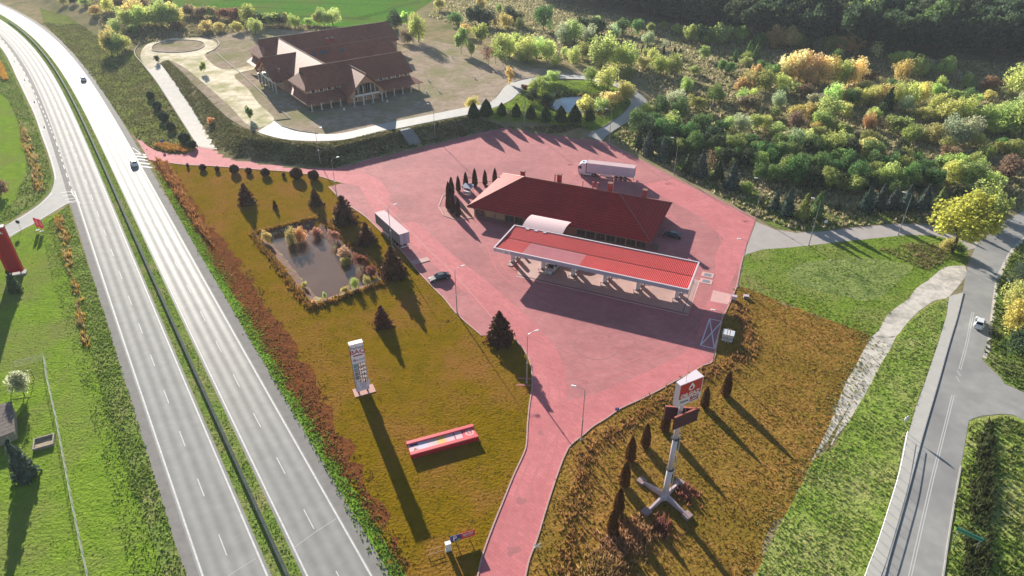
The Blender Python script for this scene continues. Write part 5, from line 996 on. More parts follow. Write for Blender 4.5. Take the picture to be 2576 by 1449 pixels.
for k, (q, lb) in enumerate((((1845, 757), 'pale box shaped air pump stand beside the pale pad'), ((1876, 750), 'small overturned box in the grass right of the pale pad'))):
    s = thing('stand', lb, 'stand', at(*q), SR + 0.2 * k); bevel(MB().bx(-0.5, 0.5, -0.35, 0.35, 0.05, 1.2 - 0.6 * k).build('case', M('lilac_case', (0.55, 0.42, 0.48), 0.5), s), 0.05); MB().bx(-0.55, 0.55, -0.4, 0.4, 1.2 - 0.6 * k, 1.3 - 0.6 * k).build('lid', M('lilac_case', (0.5, 0.4, 0.45)), s); MB().bx(-0.4, 0.4, -0.37, -0.35, 0.2, 0.5).build('front_plate', DARK, s)
s = thing('grill_kiosk', 'small wooden stall with a blue grey roof among the thujas left of the shop', 'stall', sp(-22.8, 33.0, 0.05), SR)
for x in (-1.1, 1.1):
    for y in (-0.8, 0.8): MB().tube((x, y, 0), (x, y, 2.2), 0.06).build('leg', WHITE, s)
MB().slab([(-1.4, -1.1, 2.1), (1.4, -1.1, 2.1), (1.4, 1.1, 2.5), (-1.4, 1.1, 2.5)], 0.1).build('roof', M('stall_roof', (0.16, 0.17, 0.28), 0.5), s); MB().bx(-1.1, 1.1, -0.9, -0.4, 0.9, 1.0).bx(-1.0, 1.0, -0.8, -0.75, 0.1, 0.9).build('counter', M('stall_white', (0.6, 0.5, 0.5), 0.6), s)
s = thing('waste_bin', 'green wheeled waste bin at the right front corner of the shop', 'bin', sp(31.4, 23.0, 0.03), SR); bevel(MB().bx(-0.45, 0.45, -0.4, 0.4, 0.1, 1.1).build('body', M('bin_green', (0.10, 0.11, 0.06), 0.5), s), 0.04); MB().bx(-0.5, 0.5, -0.45, 0.45, 1.1, 1.2).build('lid', M('bin_green', (0.1, 0.11, 0.06)), s)
s = thing('blue_bucket', 'small blue cleaning bucket beside the leftmost pump island', 'bucket', sp(4.2, 7.6, 0.05), 0); MB().tube((0, 0, 0), (0, 0, 0.9), 0.3, 0.36, 10).build('body', M('bucket_blue', (0.03, 0.10, 0.40), 0.5), s); MB().tube((0, 0, 0.9), (0, 0, 0.96), 0.4, 0.4, 10).build('rim', M('bucket_blue', (0.03, 0.1, 0.4)), s)

# ------------------------------------------------------------------ left of the highway
A, B = at(22, 695), at(62, 688); c = (A + B) / 2; an = towards(A, B); z1 = zof(c, 575)
s = thing('red_pylon', 'leaning looking tall red pylon seen from behind at the left picture edge', 'sign pylon', c, an); hw = (B - A).length / 2
RD = M('pylon_red', (0.36, 0.006, 0.02), 0.45); RB = M('pylon_red_bright', (0.55, 0.008, 0.03), 0.4)
for x in (-hw, hw - 0.5): MB().bx(x, x + 0.5, -0.15, 0.9, 0.7, z1).build('side_profile', RB, s)
for k in range(7):
    a_ = 0.7 + (z1 - 0.7) * 0.82 * k / 7; MB().bx(-hw + 0.5, hw - 0.5, -0.05, 0.85, a_ + 0.02, a_ + (z1 - 0.7) * 0.82 / 7).build('back_panel', RD, s)
hdp = MB().bx(-hw + 0.5, hw - 0.5, -0.12, 0.85, 0.72 + (z1 - 0.7) * 0.82, z1).build('head_panel', RD, s); MB().bx(-hw, hw, -0.2, 0.95, z1, z1 + 0.25).build('top_cap', WHITE, s)
text('brand_text', 'OILGAZ', WHITE, hdp, Matrix.Translation((0, -0.135, z1 - 1.2)) @ MX, 0.8, bold=0.02)
MB().bx(-hw - 0.4, hw + 0.4, -0.5, 1.3, 0, 0.3).build('base', CONC, s)
for x in (-hw * 0.6, hw * 0.6): MB().bx(x - 0.12, x + 0.12, 0.2, 0.5, 0.3, 0.72).build('foot', DARK, s)
FL = M('flag_pink', (0.72, 0.10, 0.16), 0.7, trans=0.3)
for k, (q, nm) in enumerate((((95, 579), 'left'), ((105, 582), 'right'))):
    P = at(q[0], q[1]); s = thing('banner_flag', '%s of two pink feather flags beside the exit ramp' % nm, 'flag', P, 0.25, 'feather flags'); MB().tube((0, 0, 0), (0, 0, 3.4), 0.03).build('pole', GALV, s); MB().prism([(0.03, 0.9), (0.75, 0.7), (0.85, 2.6), (0.6, 3.2), (0.2, 3.45), (0.03, 3.4)], -0.01, 0.01, Matrix.Rotation(R(90), 4, 'X')).build('cloth', FL, s)
    MB().bx(-0.4, 0.4, -0.4, 0.4, 0, 0.06).build('base_plate', DARK, s); text('flag_text', 'paliwa', WHITE, s, Matrix.Translation((0.45, -0.02, 2.1)) @ MX @ Matrix.Rotation(R(90), 4, 'Z'), 0.5)
cs = [at(*q) for q in ((83, 1112), (137, 1092), (141, 1122), (88, 1137))]
c = sum(cs, Vector()) / 4; an = towards(cs[3], cs[2]); L, Wd = (cs[2] - cs[3]).length, (cs[0] - cs[3]).length
s = thing('sandbox', 'wooden framed sandbox on the lawn between the shed and the wire fence', 'sandbox', c, an); WDm = M('weathered_wood', (0.36, 0.31, 0.25), 0.85, c2=(0.26, 0.22, 0.18), sc=2)
for a_ in ((-L / 2, L / 2, -Wd / 2, -Wd / 2 + 0.2), (-L / 2, L / 2, Wd / 2 - 0.2, Wd / 2), (-L / 2, -L / 2 + 0.2, -Wd / 2 + 0.2, Wd / 2 - 0.2), (L / 2 - 0.2, L / 2, -Wd / 2 + 0.2, Wd / 2 - 0.2)): MB().bx(*a_, 0, 0.55).build('board', WDm, s)
MB().bx(-L / 2 + 0.2, L / 2 - 0.2, -Wd / 2 + 0.2, Wd / 2 - 0.2, 0, 0.2).build('sand', M('sand', (0.50, 0.40, 0.27), 0.95, c2=(0.25, 0.20, 0.12), sc=1.2, bump=0.1), s)
cs = [at(-60, 1065), at(45, 1035), at(50, 1106), at(-60, 1150)]
s = thing('shed', 'low garden shed with a weathered board roof at the left picture edge', 'shed', (0, 0, 0))
ROOFW = M('grey_boards', (0.20, 0.16, 0.14), 0.9, c2=(0.14, 0.11, 0.10), sc=1.5)
P0, P1, P2, P3 = [Vector((q.x, q.y, z)) for q, z in zip(cs, (2.4, 2.4, 1.9, 1.9))]
nb_ = 9
for k in range(nb_):
    a_, b_ = k / nb_ + 0.004, (k + 1) / nb_ - 0.004
    MB().slab([P0.lerp(P3, a_), P1.lerp(P2, a_), P1.lerp(P2, b_), P0.lerp(P3, b_)], 0.06).build('roof_board', ROOFW, s)
cc = (P0 + P1 + P2 + P3) / 4
w_ = [cc + (p - cc) * 0.92 for p in (P0, P1, P2, P3)]
for i in range(4):
    p, q = w_[i], w_[(i + 1) % 4]; MB().add([(p.x, p.y, 0), (q.x, q.y, 0), (q.x, q.y, q.z - 0.1), (p.x, p.y, p.z - 0.1)], [(0, 1, 2, 3)]).build('wall', WDm, s)
fence_pts = W2([(38, 925), (115, 905), (122, 960), (145, 1060), (165, 1165), (187, 1280), (212, 1400), (235, 1500)])
s = thing('wire_fence', 'thin grey wire mesh fence running along the garden lawn', 'fence', (0, 0, 0)); FN = M('fence_wire', (0.30, 0.32, 0.29), 0.7)
acc = 0
for (p, q) in zip(fence_pts[:-1], fence_pts[1:]):
    n_ = max(1, int(math.dist(p, q) / 2.5))
    for k in range(n_):
        x, y = p[0] + (q[0] - p[0]) * k / n_, p[1] + (q[1] - p[1]) * k / n_; MB().tube((x, y, 0), (x, y, 1.35), 0.035, 0.035, 6).build('post', FN, s)
    for z in (0.15, 0.45, 0.75, 1.05, 1.3): MB().tube((p[0], p[1], z), (q[0], q[1], z), 0.018 if z < 1.2 else 0.03, None, 4).build('wire', FN, s)
s = thing('rug_frame', 'dark carpet beating frame behind the white flowering shrub', 'frame', at(62, 955), 0.2)
for x in (-1.6, 1.6): MB().tube((x, 0, 0), (x, 0, 1.8), 0.05).build('leg', DARK, s)
MB().tube((-1.65, 0, 1.8), (1.65, 0, 1.8), 0.06).build('bar', DARK, s)
# post and wire fence round the square pond
PF = [at(*p) for p in ((635, 588), (804, 546), (987, 705), (781, 777))]
s = thing('pond_fence', 'low wire fence around the square pond', 'fence', (0, 0, 0)); FB = M('pond_fence_post', (0.16, 0.07, 0.04), 0.9)
for i in range(4):
    p, q = PF[i], PF[(i + 1) % 4]; n_ = int((q - p).length / 3)
    for k in range(n_): a_ = p.lerp(q, k / n_); MB().tube((a_.x, a_.y, 0), (a_.x, a_.y, 1.3), 0.05, 0.04, 6).build('post', FB, s)
    for z in (0.5, 0.9, 1.2): MB().tube((p.x, p.y, z), (q.x, q.y, z), 0.015, None, 4).build('wire', FB, s)
# railing along the footway
rp = W2([(2277, 1099), (2257, 1199), (2231, 1286), (2201, 1379), (2174, 1449), (2152, 1530)])
s = thing('footway_railing', 'white tubular railing along the outer edge of the footway', 'railing', (0, 0, 0)); c0 = cr(rp, 4)
for z in (0.65, 1.15): MB().path([(x, y, z + 0.14) for x, y in c0], 0.05 if z > 1 else 0.03).build('rail', WHITE, s)
for p, q in zip(c0[:-1], c0[1:]):
    n_ = max(1, round(math.dist(p, q) / 2.0))
    for k in range(n_): x, y = p[0] + (q[0] - p[0]) * k / n_, p[1] + (q[1] - p[1]) * k / n_; MB().tube((x, y, 0), (x, y, 1.29), 0.04, None, 6).build('post', WHITE, s)
A, B = at(2410, 1368), at(2436, 1382); c = (A + B) / 2; s = thing('green_road_sign', 'green direction sign on two grey legs beside the local road', 'road sign', c, towards(A, B) + 0.1)
z1 = zof(c, 1340); MB().bx(-1.6, 1.6, -0.05, 0, z1 - 0.7, z1).build('panel', M('sign_green', (0.02, 0.24, 0.14), 0.5), s); MB().bx(-1.5, 1.5, -0.06, -0.05, z1 - 0.08, z1 - 0.05).bx(-1.5, 1.5, -0.06, -0.05, z1 - 0.65, z1 - 0.62).build('border', WHITE, s)
for x in (-1.3, 1.3): MB().tube((x, 0.05, 0), (x, 0.05, z1), 0.05).build('leg', GALV, s)
for k, q in enumerate(((552, 700), (245, 605 + 365), (420, 1420))): pass
B_ = at(2267, 1080); h_ = (at(2397, 1186) - B_).length * math.tan(SUN_EL)
s = thing('banner_pole', 'slim pole with a furled pale banner at the head of the footway railing', 'flag', B_, 0)
MB().tube((0, 0, 0), (0, 0, h_), 0.05, 0.035, 6).build('pole', GALV, s); fb = MB()
for i_ in range(6): z0_, z1_ = h_ * (0.5 + 0.08 * i_), h_ * (0.5 + 0.08 * (i_ + 1)); fb.tube((0.05 * i_, 0, z0_), (0.05 * (i_ + 1), 0, z1_), 0.04 + 0.22 * math.sin(math.pi * i_ / 6), 0.04 + 0.22 * math.sin(math.pi * (i_ + 1) / 6), 8)
fb.build('furled_banner', M('banner_cloth', (0.62, 0.60, 0.57), 0.9), s)
# stone stairs up the bank
S0, S1 = at(1045, 368, 0.0), at(1018, 326, H0); SD = S1 - S0; L = math.hypot(SD.x, SD.y); an = math.atan2(SD.y, SD.x) - R(90)
s = thing('stone_stairs', 'grey concrete stairs climbing the ivy bank to the terrace', 'stairs', (S0.x, S0.y, 0), an); n_ = 20
STP = M('stair_concrete', (0.30, 0.30, 0.29), 0.85, c2=(0.25, 0.25, 0.24), sc=1)
st_ = MB().bx(-1.7, 1.7, 0, L / n_ + 0.02, -0.6, 0).mesh('step', STP)
SU = Vector((SD.x, SD.y, 0)).normalized()
for k in range(n_): q = Vector((S0.x, S0.y, 0)) + SU * (L * (k + 0.5) / n_); put('step', st_, s, (0, L * k / n_, hz(q.x, q.y) + 0.28))
for x in (-1.9, 1.9):
    zz_ = [hz(*(Vector((S0.x, S0.y, 0)) + SU * (L * t_))[:2]) + 0.5 for t_ in (0, 0.33, 0.66, 1.0)]
    for i_ in range(3): MB().slab([(x - 0.15, L * i_ / 3, zz_[i_]), (x + 0.15, L * i_ / 3, zz_[i_]), (x + 0.15, L * (i_ + 1) / 3, zz_[i_ + 1]), (x - 0.15, L * (i_ + 1) / 3, zz_[i_ + 1])], 0.8).build('cheek', STP, s)
# round kerbs at the end of the path, yard edging, white shaft pipes in the yard
KBM = M('dark_kerb', (0.20, 0.17, 0.14), 0.85)
ky = cr(W2([T(0, 0, 1145, 365), T(0, 0, 1180, 335), T(0, 0, 1280, 312), T(0, 0, 1400, 305), T(0, 0, 1510, 315), T(0, 0, 1545, 338), T(0, 0, 1510, 372), T(0, 0, 1400, 395), T(0, 0, 1270, 398), T(0, 0, 1170, 388)], 3.5), 4, True)
ribbon('round_kerb', ky, 0.35, KBM, 0.4, None, True, True, 0.4); drape('roundel', ky, G_DRY, 0.17, 2.2)
ribbon('path_kerb', cr(W2g([(497, 368), (470, 325), (433, 267), (395, 208), (360, 163), (340, 138), (345, 120), (370, 105), (430, 95), (490, 91), (535, 97), (552, 110), (540, 125), (520, 135)]), 4), 0.3, KBM, 0.35, None, False, True, 0.35)
ribbon('yard_kerb', W2([T(0, 0, 1640, 405), T(0, 0, 1745, 500), T(0, 0, 1800, 540), T(0, 0, 2040, 760), T(0, 0, 2190, 900), T(0, 0, 2075, 912), T(0, 0, 2130, 955), T(0, 0, 2250, 990), T(0, 0, 2400, 1010)], 3.5), 0.25, KBM, 0.3, None, False, True, 0.3)
for seq in (tup[40:], tlo[44:]): ribbon('ring_kerb', seq, 0.25, KBM, 0.25, None, False, True, 0.25)
wpm = MB().tube((0, 0, 0), (0, 0, 0.9), 0.28, 0.28, 10).mesh('pipe', WHITE, False); wcm = MB().tube((0, 0, 0.9), (0, 0, 0.96), 0.33, 0.33, 10).mesh('cap', GREYM)
wl_ = [((660, 615), 'white shaft pipe in the yard nearest the house corner'), ((643, 705), 'white shaft pipe by the tip of the house shadow'), ((740, 700), 'white shaft pipe on the green patch of the yard'), ((838, 440), 'white shaft pipe at the far edge of the yard'), ((348, 772), 'white shaft pipe in the house shadow near the columns'), ((22, 832), 'white shaft pipe in the house shadow near the terrace road'), ((1007, 597), 'white stone block in the open yard')]
for (x, y), lb in wl_:
    P = atg(*T(1, 0, x, y)); s = thing('shaft_pipe', lb, 'pipe', P, 0, 'shaft pipes in the yard'); put('pipe', wpm, s); put('cap', wcm, s)
# water
WAT = M('pond_water', (0.125, 0.075, 0.05), 0.04, c2=(0.155, 0.095, 0.066), sc=0.12, spec=0.5, bump=0.004, bsc=1.5)
drape('bank', [tuple((p + (sum(PF, Vector()) / 4 - p) * 0.015)[:2]) for p in PF], M('pond_bank', (0.20, 0.10, 0.075), 0.95, c2=(0.13, 0.06, 0.04), sc=0.8, bump=0.2, bsc=2), 0.03, 1.4)
def water(name, pts, z, mat): 
    o = MB().poly([(p[0], p[1], z) for p in pts]).build(name, mat); return tag(o, kind='structure')
cpx, cpy = sum(p.x for p in POND) / 4, sum(p.y for p in POND) / 4
water('pond_water', [(cpx + (p.x - cpx) * 0.93, cpy + (p.y - cpy) * 0.93) for p in POND], -1.05, WAT)
water('oval_pond_water', [(OVC.x + 10 * math.cos(i * R(15)), OVC.y + 9.6 * math.sin(i * R(15))) for i in range(24)], H0 - 1.15, M('clear_water', (0.02, 0.06, 0.11), 0.04, spec=0.4))
# ------------------------------------------------------------------ vegetation: crowns of leaf clumps
rng = np.random.default_rng(5)
def unit(n):
    a = rng.normal(size=(n, 3)); return a / np.linalg.norm(a, axis=1, keepdims=True)
def cards(name, pts, size, tint, mat, flat=None, aspect=1.0, core=None):
    n = len(pts); a = unit(n); 
    if flat is not None: a = a * (1 - flat[1]) + np.asarray(flat[0]) * flat[1]; a /= np.linalg.norm(a, axis=1, keepdims=True)
    b = np.cross(a, unit(n)); b /= np.linalg.norm(b, axis=1, keepdims=True); c = np.cross(a, b)
    s = size * rng.uniform(0.6, 1.35, (n, 1)); b *= s * aspect; c *= s
    v = np.stack([pts - b * 0.5 - c, pts + b * 0.9 - c * 0.35, pts + b * 0.35 + c, pts - b - c * 0.1 + c * 0.5], 1).reshape(-1, 3)
    f = np.arange(4 * n).reshape(n, 4); tn = np.repeat(tint, 4)
    if core is not None:                       # dense inner twigs as a rough closed body
        m_, k_ = len(core), 14; an = np.arange(k_) * 2 * np.pi / k_; cv = []
        for r_, z_ in core: rr_ = r_ * rng.uniform(0.85, 1.1, k_); cv.append(np.stack([rr_ * np.cos(an), rr_ * np.sin(an), np.full(k_, z_) + rng.normal(0, 0.008, k_)], 1))
        cv = np.concatenate(cv); b0 = len(v); q = [(b0 + i * k_ + j, b0 + i * k_ + (j + 1) % k_, b0 + (i + 1) * k_ + (j + 1) % k_, b0 + (i + 1) * k_ + j) for i in range(m_ - 1) for j in range(k_)]
        v = np.concatenate([v, cv]); f = np.concatenate([f, np.array(q)]); tn = np.concatenate([tn, rng.uniform(0.75, 1.05, len(cv))])
    return npmesh(name, v, f, mat, tn)
def crown_round(n=1500, lobes=16, zmin=0.22, size=0.04, rr=(0.15, 0.27), squash=1.0, mat=LEAF):
    d = unit(lobes); d[:, 2] = d[:, 2] * 0.9 + 0.1; hh = (1 - zmin) / 2; cz = zmin + hh
    k = rng.uniform(0.30, 0.88, (lobes, 1)); ctr = d * k * np.array([0.5, 0.5, hh]) + np.array([0, 0, cz])
    rad = rng.uniform(*rr, lobes); ti = rng.uniform(0.75, 1.2, lobes); w_ = rad ** 2; w_ /= w_.sum(); i = rng.choice(lobes, n, p=w_)
    stray = np.where(rng.uniform(size=n) < 0.14, rng.uniform(1.0, 1.45, n), 1.0); p = ctr[i] + unit(n) * (rad[i] * rng.uniform(0.45, 1.08, n) ** 0.6 * stray)[:, None] * np.array([1, 1, squash]); p[:, 2] = np.clip(p[:, 2], 0.02, 1.05)
    return cards('crown', p, size, ti[i] * rng.uniform(0.7, 1.25, n), mat)
def crown_spruce(lv=20, br=15, size=0.042, droop=0.25, pw=0.72, base=0.04, rad=0.5, mat=NEEDLE):
    P, Tn = [], []
    for l in range(lv):
        z = base + (1 - base) * l / lv; r = rad * (1 - (z - base) / (1 - base)) ** pw
        for k in range(max(4, int(br * (0.5 + r)))):
            an = rng.uniform(0, 6.283); rr_ = r * rng.uniform(0.72, 1.1); m_ = max(3, int(rr_ * 26)); tt_ = rng.uniform(0.75, 1.2)
            for j in range(m_):
                f = (j + rng.uniform(0, 1)) / m_; P.append((math.cos(an) * rr_ * f + rng.normal(0, 0.012), math.sin(an) * rr_ * f + rng.normal(0, 0.012), z + 0.05 - droop * rr_ * f * 0.5 + rng.normal(0, 0.012))); Tn.append(tt_ * rng.uniform(0.75, 1.25))
    for j in range(14): P.append((rng.normal(0, 0.008), rng.normal(0, 0.008), 0.92 + 0.09 * j / 14)); Tn.append(1)
    return cards('crown', np.array(P), size, np.array(Tn), mat, ((0, 0, 1), 0.35), core=[(rad * 0.62 * (1 - t_) ** pw + 0.004, base + 0.02 + (0.96 - base) * t_) for t_ in np.linspace(0, 1, 9)])
def crown_thuja(n=3000, size=0.030, sharp=0.75):
    z = rng.uniform(0.0, 1, n) ** 0.85; an = rng.uniform(0, 6.283, n); r = 0.5 * np.minimum(1, (z + 0.10) * 5.5) * (1 - z ** 2.2) ** sharp * (1 + 0.10 * np.sin(an * 5 + z * 9)) * rng.uniform(0.55, 1.05, n) ** 0.4
    return cards('crown', np.stack([r * np.cos(an), r * np.sin(an), z * 0.98 + 0.02], 1), size, rng.uniform(0.65, 1.25, n), NEEDLE, core=[(0.40 * min(1, (t_ + 0.10) * 5.5) * (1 - t_ ** 2.2) ** sharp + 0.004, t_ * 0.96 + 0.01) for t_ in np.linspace(0, 1, 10)])
def crown_ball(n=1800):
    d = unit(n) * (0.5 * rng.uniform(0.8, 1.05, n) ** 0.5)[:, None]; d *= (1 + 0.08 * np.sin(d[:, :1] * 12) + 0.05 * np.cos(d[:, 1:2] * 15)); d[:, 2] = d[:, 2] * 1.0 + 0.5
    return cards('crown', d, 0.048, rng.uniform(0.7, 1.2, n), NEEDLE, core=[(0.42 * math.sin(math.pi * t_) + 0.004, 0.08 + 0.84 * (1 - math.cos(math.pi * t_)) / 2) for t_ in np.linspace(0, 1, 9)])
def trunk_mesh(h, r, limbs, spread):
    b = MB().tube((0, 0, -0.02), (0.01, 0.005, h * 0.5), r, r * 0.75, 7).tube((0.01, 0.005, h * 0.5), (0, 0, h), r * 0.75, r * 0.4, 7)
    for k in range(limbs):
        an = 6.283 * k / limbs + rng.uniform(0, 1); z0 = h * rng.uniform(0.4, 0.85); q = (math.cos(an) * spread, math.sin(an) * spread, min(0.9, z0 + rng.uniform(0.15, 0.35)))
        b.tube((0, 0, z0), q, r * 0.45, r * 0.12, 5)
    return b.mesh('trunk', BARK)
PROTO = {
    'round': [crown_round(2800, 30, 0.14, 0.026, (0.09, 0.19)) for _ in range(3)], 'bush': [crown_round(2800, 26, 0.0, 0.026, (0.10, 0.22)) for _ in range(3)],
    'willow': [crown_round(3200, 40, 0.0, 0.021, (0.06, 0.16), 1.9) for _ in range(3)], 'poplar': [crown_round(1100, 22, 0.08, 0.045, (0.13, 0.22), 0.9) for _ in range(2)],
    'spruce': [crown_spruce() for _ in range(3)], 'pine': [crown_round(3000, 34, 0.0, 0.024, (0.08, 0.17), 1.25, NEEDLE) for _ in range(3)], 'thuja': [crown_thuja() for _ in range(2)], 'cone': [crown_thuja(2600, 0.036, 1.0) for _ in range(2)],
    'ball': [crown_ball() for _ in range(2)], 'forest': [crown_round(2400, 30, 0.18, 0.03, (0.10, 0.19)) for _ in range(4)], 'twig': [crown_round(420, 14, 0.15, 0.03, (0.12, 0.22)) for _ in range(2)], 'big': [crown_round(4200, 34, 0.26, 0.021, (0.09, 0.17))]}
TR = {'round': trunk_mesh(0.7, 0.022, 7, 0.3), 'bush': trunk_mesh(0.4, 0.02, 6, 0.28), 'willow': trunk_mesh(0.5, 0.025, 8, 0.3), 'poplar': trunk_mesh(0.85, 0.02, 6, 0.15), 'spruce': trunk_mesh(0.95, 0.016, 0, 0), 'pine': trunk_mesh(0.9, 0.02, 5, 0.2), 'thuja': trunk_mesh(0.8, 0.02, 0, 0), 'cone': trunk_mesh(0.8, 0.02, 0, 0), 'ball': trunk_mesh(0.5, 0.03, 4, 0.2), 'forest': trunk_mesh(0.8, 0.014, 9, 0.3), 'twig': trunk_mesh(0.8, 0.014, 12, 0.35), 'big': trunk_mesh(0.6, 0.028, 11, 0.33)}
ASP = {'round': 0.9, 'bush': 1.2, 'willow': 0.95, 'poplar': 0.5, 'spruce': 0.62, 'pine': 0.85, 'thuja': 0.34, 'cone': 0.62, 'ball': 1.0, 'forest': 0.75, 'twig': 0.8, 'big': 1.15}
CLR = {'yellow': (0.50, 0.49, 0.16), 'golden': (0.52, 0.43, 0.15), 'orange': (0.52, 0.32, 0.14), 'peach': (0.74, 0.58, 0.28), 'pale green': (0.48, 0.55, 0.18), 'grey green': (0.38, 0.43, 0.25), 'lime green': (0.36, 0.43, 0.13), 'olive': (0.30, 0.35, 0.10), 'green': (0.14, 0.24, 0.07), 'dark green': (0.065, 0.10, 0.045), 'blue green': (0.08, 0.12, 0.10), 'brown': (0.22, 0.15, 0.09), 'maroon': (0.22, 0.09, 0.06), 'rust dark': (0.115, 0.045, 0.022), 'white flowered': (0.40, 0.40, 0.28), 'pinkish': (0.42, 0.24, 0.16)}
WORD = {'round': 'tree', 'bush': 'bush', 'willow': 'willow', 'poplar': 'young poplar', 'spruce': 'spruce', 'pine': 'pine', 'thuja': 'columnar thuja', 'cone': 'clipped thuja cone', 'ball': 'clipped ball shrub', 'forest': 'forest tree', 'twig': 'half bare tree', 'big': 'tree'}
NAME = {'round': 'tree', 'bush': 'bush', 'willow': 'willow', 'poplar': 'poplar', 'spruce': 'spruce', 'pine': 'pine_tree', 'thuja': 'thuja', 'cone': 'thuja', 'ball': 'topiary_shrub', 'forest': 'forest_tree', 'twig': 'bare_tree', 'big': 'tree'}
def tree(kind, P, h, color, label, group=None, wf=1.0, jit=0.12):
    t = thing(NAME[kind], label, {'bush': 'bush', 'ball': 'shrub', 'thuja': 'thuja', 'cone': 'thuja', 'spruce': 'spruce', 'pine': 'pine'}.get(kind, 'tree'), P, rng.uniform(0, 6.28), group)
    w_ = h * ASP[kind] * wf; t.scale = (w_, w_, h)
    c = put('crown', PROTO[kind][int(rng.integers(len(PROTO[kind])))], t); k = CLR[color]; j = 1 + rng.uniform(-jit, jit, 3) * np.array([1, 0.8, 0.6]); b = rng.uniform(0.88, 1.22) * (1.22 if kind in ('willow', 'bush', 'round', 'poplar') else 1.1 if kind == 'pine' else 1.0)
    c.color = (k[0] * j[0] * b, k[1] * j[1] * b, k[2] * j[2] * b, 1); put('trunk', TR[kind], t); return t
WILD = []
def add(c, r, items):
    for it in items:
        x, yb, yt, kind, color = it[:5]; D0 = T(c, r, x, yb); WILD.append((D0, T(c, r, x, yt)[1], kind, color, it[5] if len(it) > 5 else 1.0))
Y, G_, O, Pc, PG, GG, LI, OL, GR, DK, BG, BN, MR = 'yellow', 'golden', 'orange', 'peach', 'pale green', 'grey green', 'lime green', 'olive', 'green', 'dark green', 'blue green', 'brown', 'maroon'
add(1, 0, [(740, 85, 5, 'round', Y), (1055, 95, 0, 'round', Y, .8), (1010, 190, 45, 'pine', DK), (1085, 200, 70, 'pine', DK), (1265, 170, 70, 'pine', DK), (1240, 215, 120, 'willow', Y), (1160, 210, 145, 'poplar', O), (1325, 190, 90, 'pine', DK), (1525, 235, 70, 'pine', GR, .8), (585, 320, 150, 'willow', OL, .8), (480, 215, 100, 'poplar', PG), (405, 225, 112, 'pine', DK), (905, 402, 228, 'poplar', LI), (980, 428, 322, 'poplar', LI), (930, 275, 200, 'bush', G_), (1055, 330, 200, 'round', OL), (500, 325, 250, 'bush', BN), (1165, 485, 360, 'twig', LI), (1110, 492, 375, 'twig', BN), (1220, 505, 395, 'twig', OL), (1190, 420, 290, 'willow', Y), (1270, 430, 300, 'willow', PG), (1335, 410, 285, 'willow', PG), (1400, 465, 310, 'willow', PG), (1470, 450, 320, 'willow', PG), (1550, 455, 335, 'willow', Y), (1690, 330, 205, 'willow', GG), (1755, 335, 190, 'willow', PG), (1870, 330, 218, 'willow', GG), (1800, 265, 130, 'pine', DK), (1880, 245, 138, 'pine', DK), (1930, 275, 155, 'pine', DK), (1750, 480, 375, 'willow', PG), (1820, 450, 340, 'willow', OL), (1965, 515, 305, 'willow', Y, .9), (2050, 505, 335, 'willow', PG), (2160, 515, 365, 'willow', Y), (2060, 300, 215, 'willow', GG), (2310, 350, 258, 'willow', GG), (2440, 380, 308, 'twig', GG), (2120, 265, 168, 'round', GR), (2230, 265, 170, 'round', GR), (2330, 255, 188, 'round', OL), (2430, 235, 168, 'round', LI), (2530, 265, 188, 'round', LI), (2280, 525, 450, 'bush', Y), (2400, 565, 440, 'willow', OL), (2350, 475, 390, 'willow', PG), (2500, 565, 440, 'willow', OL), (2150, 600, 520, 'bush', OL), (1620, 500, 430, 'bush', PG), (1350, 470, 400, 'bush', PG),
           (2270, 405, 335, 'thuja', DK), (2350, 408, 338, 'thuja', DK), (2430, 410, 340, 'thuja', DK), (2510, 435, 350, 'thuja', DK), (2552, 440, 365, 'thuja', DK),
           (1270, 640, 528, 'poplar', G_), (1885, 625, 530, 'willow', OL), (2010, 685, 535, 'willow', Y), (2140, 765, 640, 'willow', Y), (1530, 645, 580, 'bush', OL), (1600, 625, 555, 'bush', PG), (1470, 725, 610, 'willow', OL, .8), (1440, 775, 690, 'pine', DK), (1560, 805, 730, 'bush', DK), (1850, 895, 755, 'bush', Y, .7), (1965, 855, 765, 'bush', PG), (2030, 805, 705, 'bush', Pc), (1380, 685, 648, 'bush', MR), (1510, 690, 610, 'bush', OL), (985, 815, 745, 'bush', Y), (2150, 700, 640, 'bush', PG),
           (2510, 820, 700, 'willow', GG), (2400, 885, 755, 'pine', GR), (2290, 875, 805, 'bush', Y), (2240, 1010, 865, 'pine', GR), (2310, 1085, 930, 'pine', DK), (2430, 1070, 930, 'pine', GR), (2550, 910, 770, 'pine', GR), (2420, 1220, 1085, 'spruce', BG), (2240, 1120, 1000, 'spruce', DK), (2310, 1170, 1030, 'spruce', BG), (2500, 1190, 1080, 'spruce', DK), (2360, 980, 870, 'pine', GR), (2480, 1000, 880, 'bush', LI)])
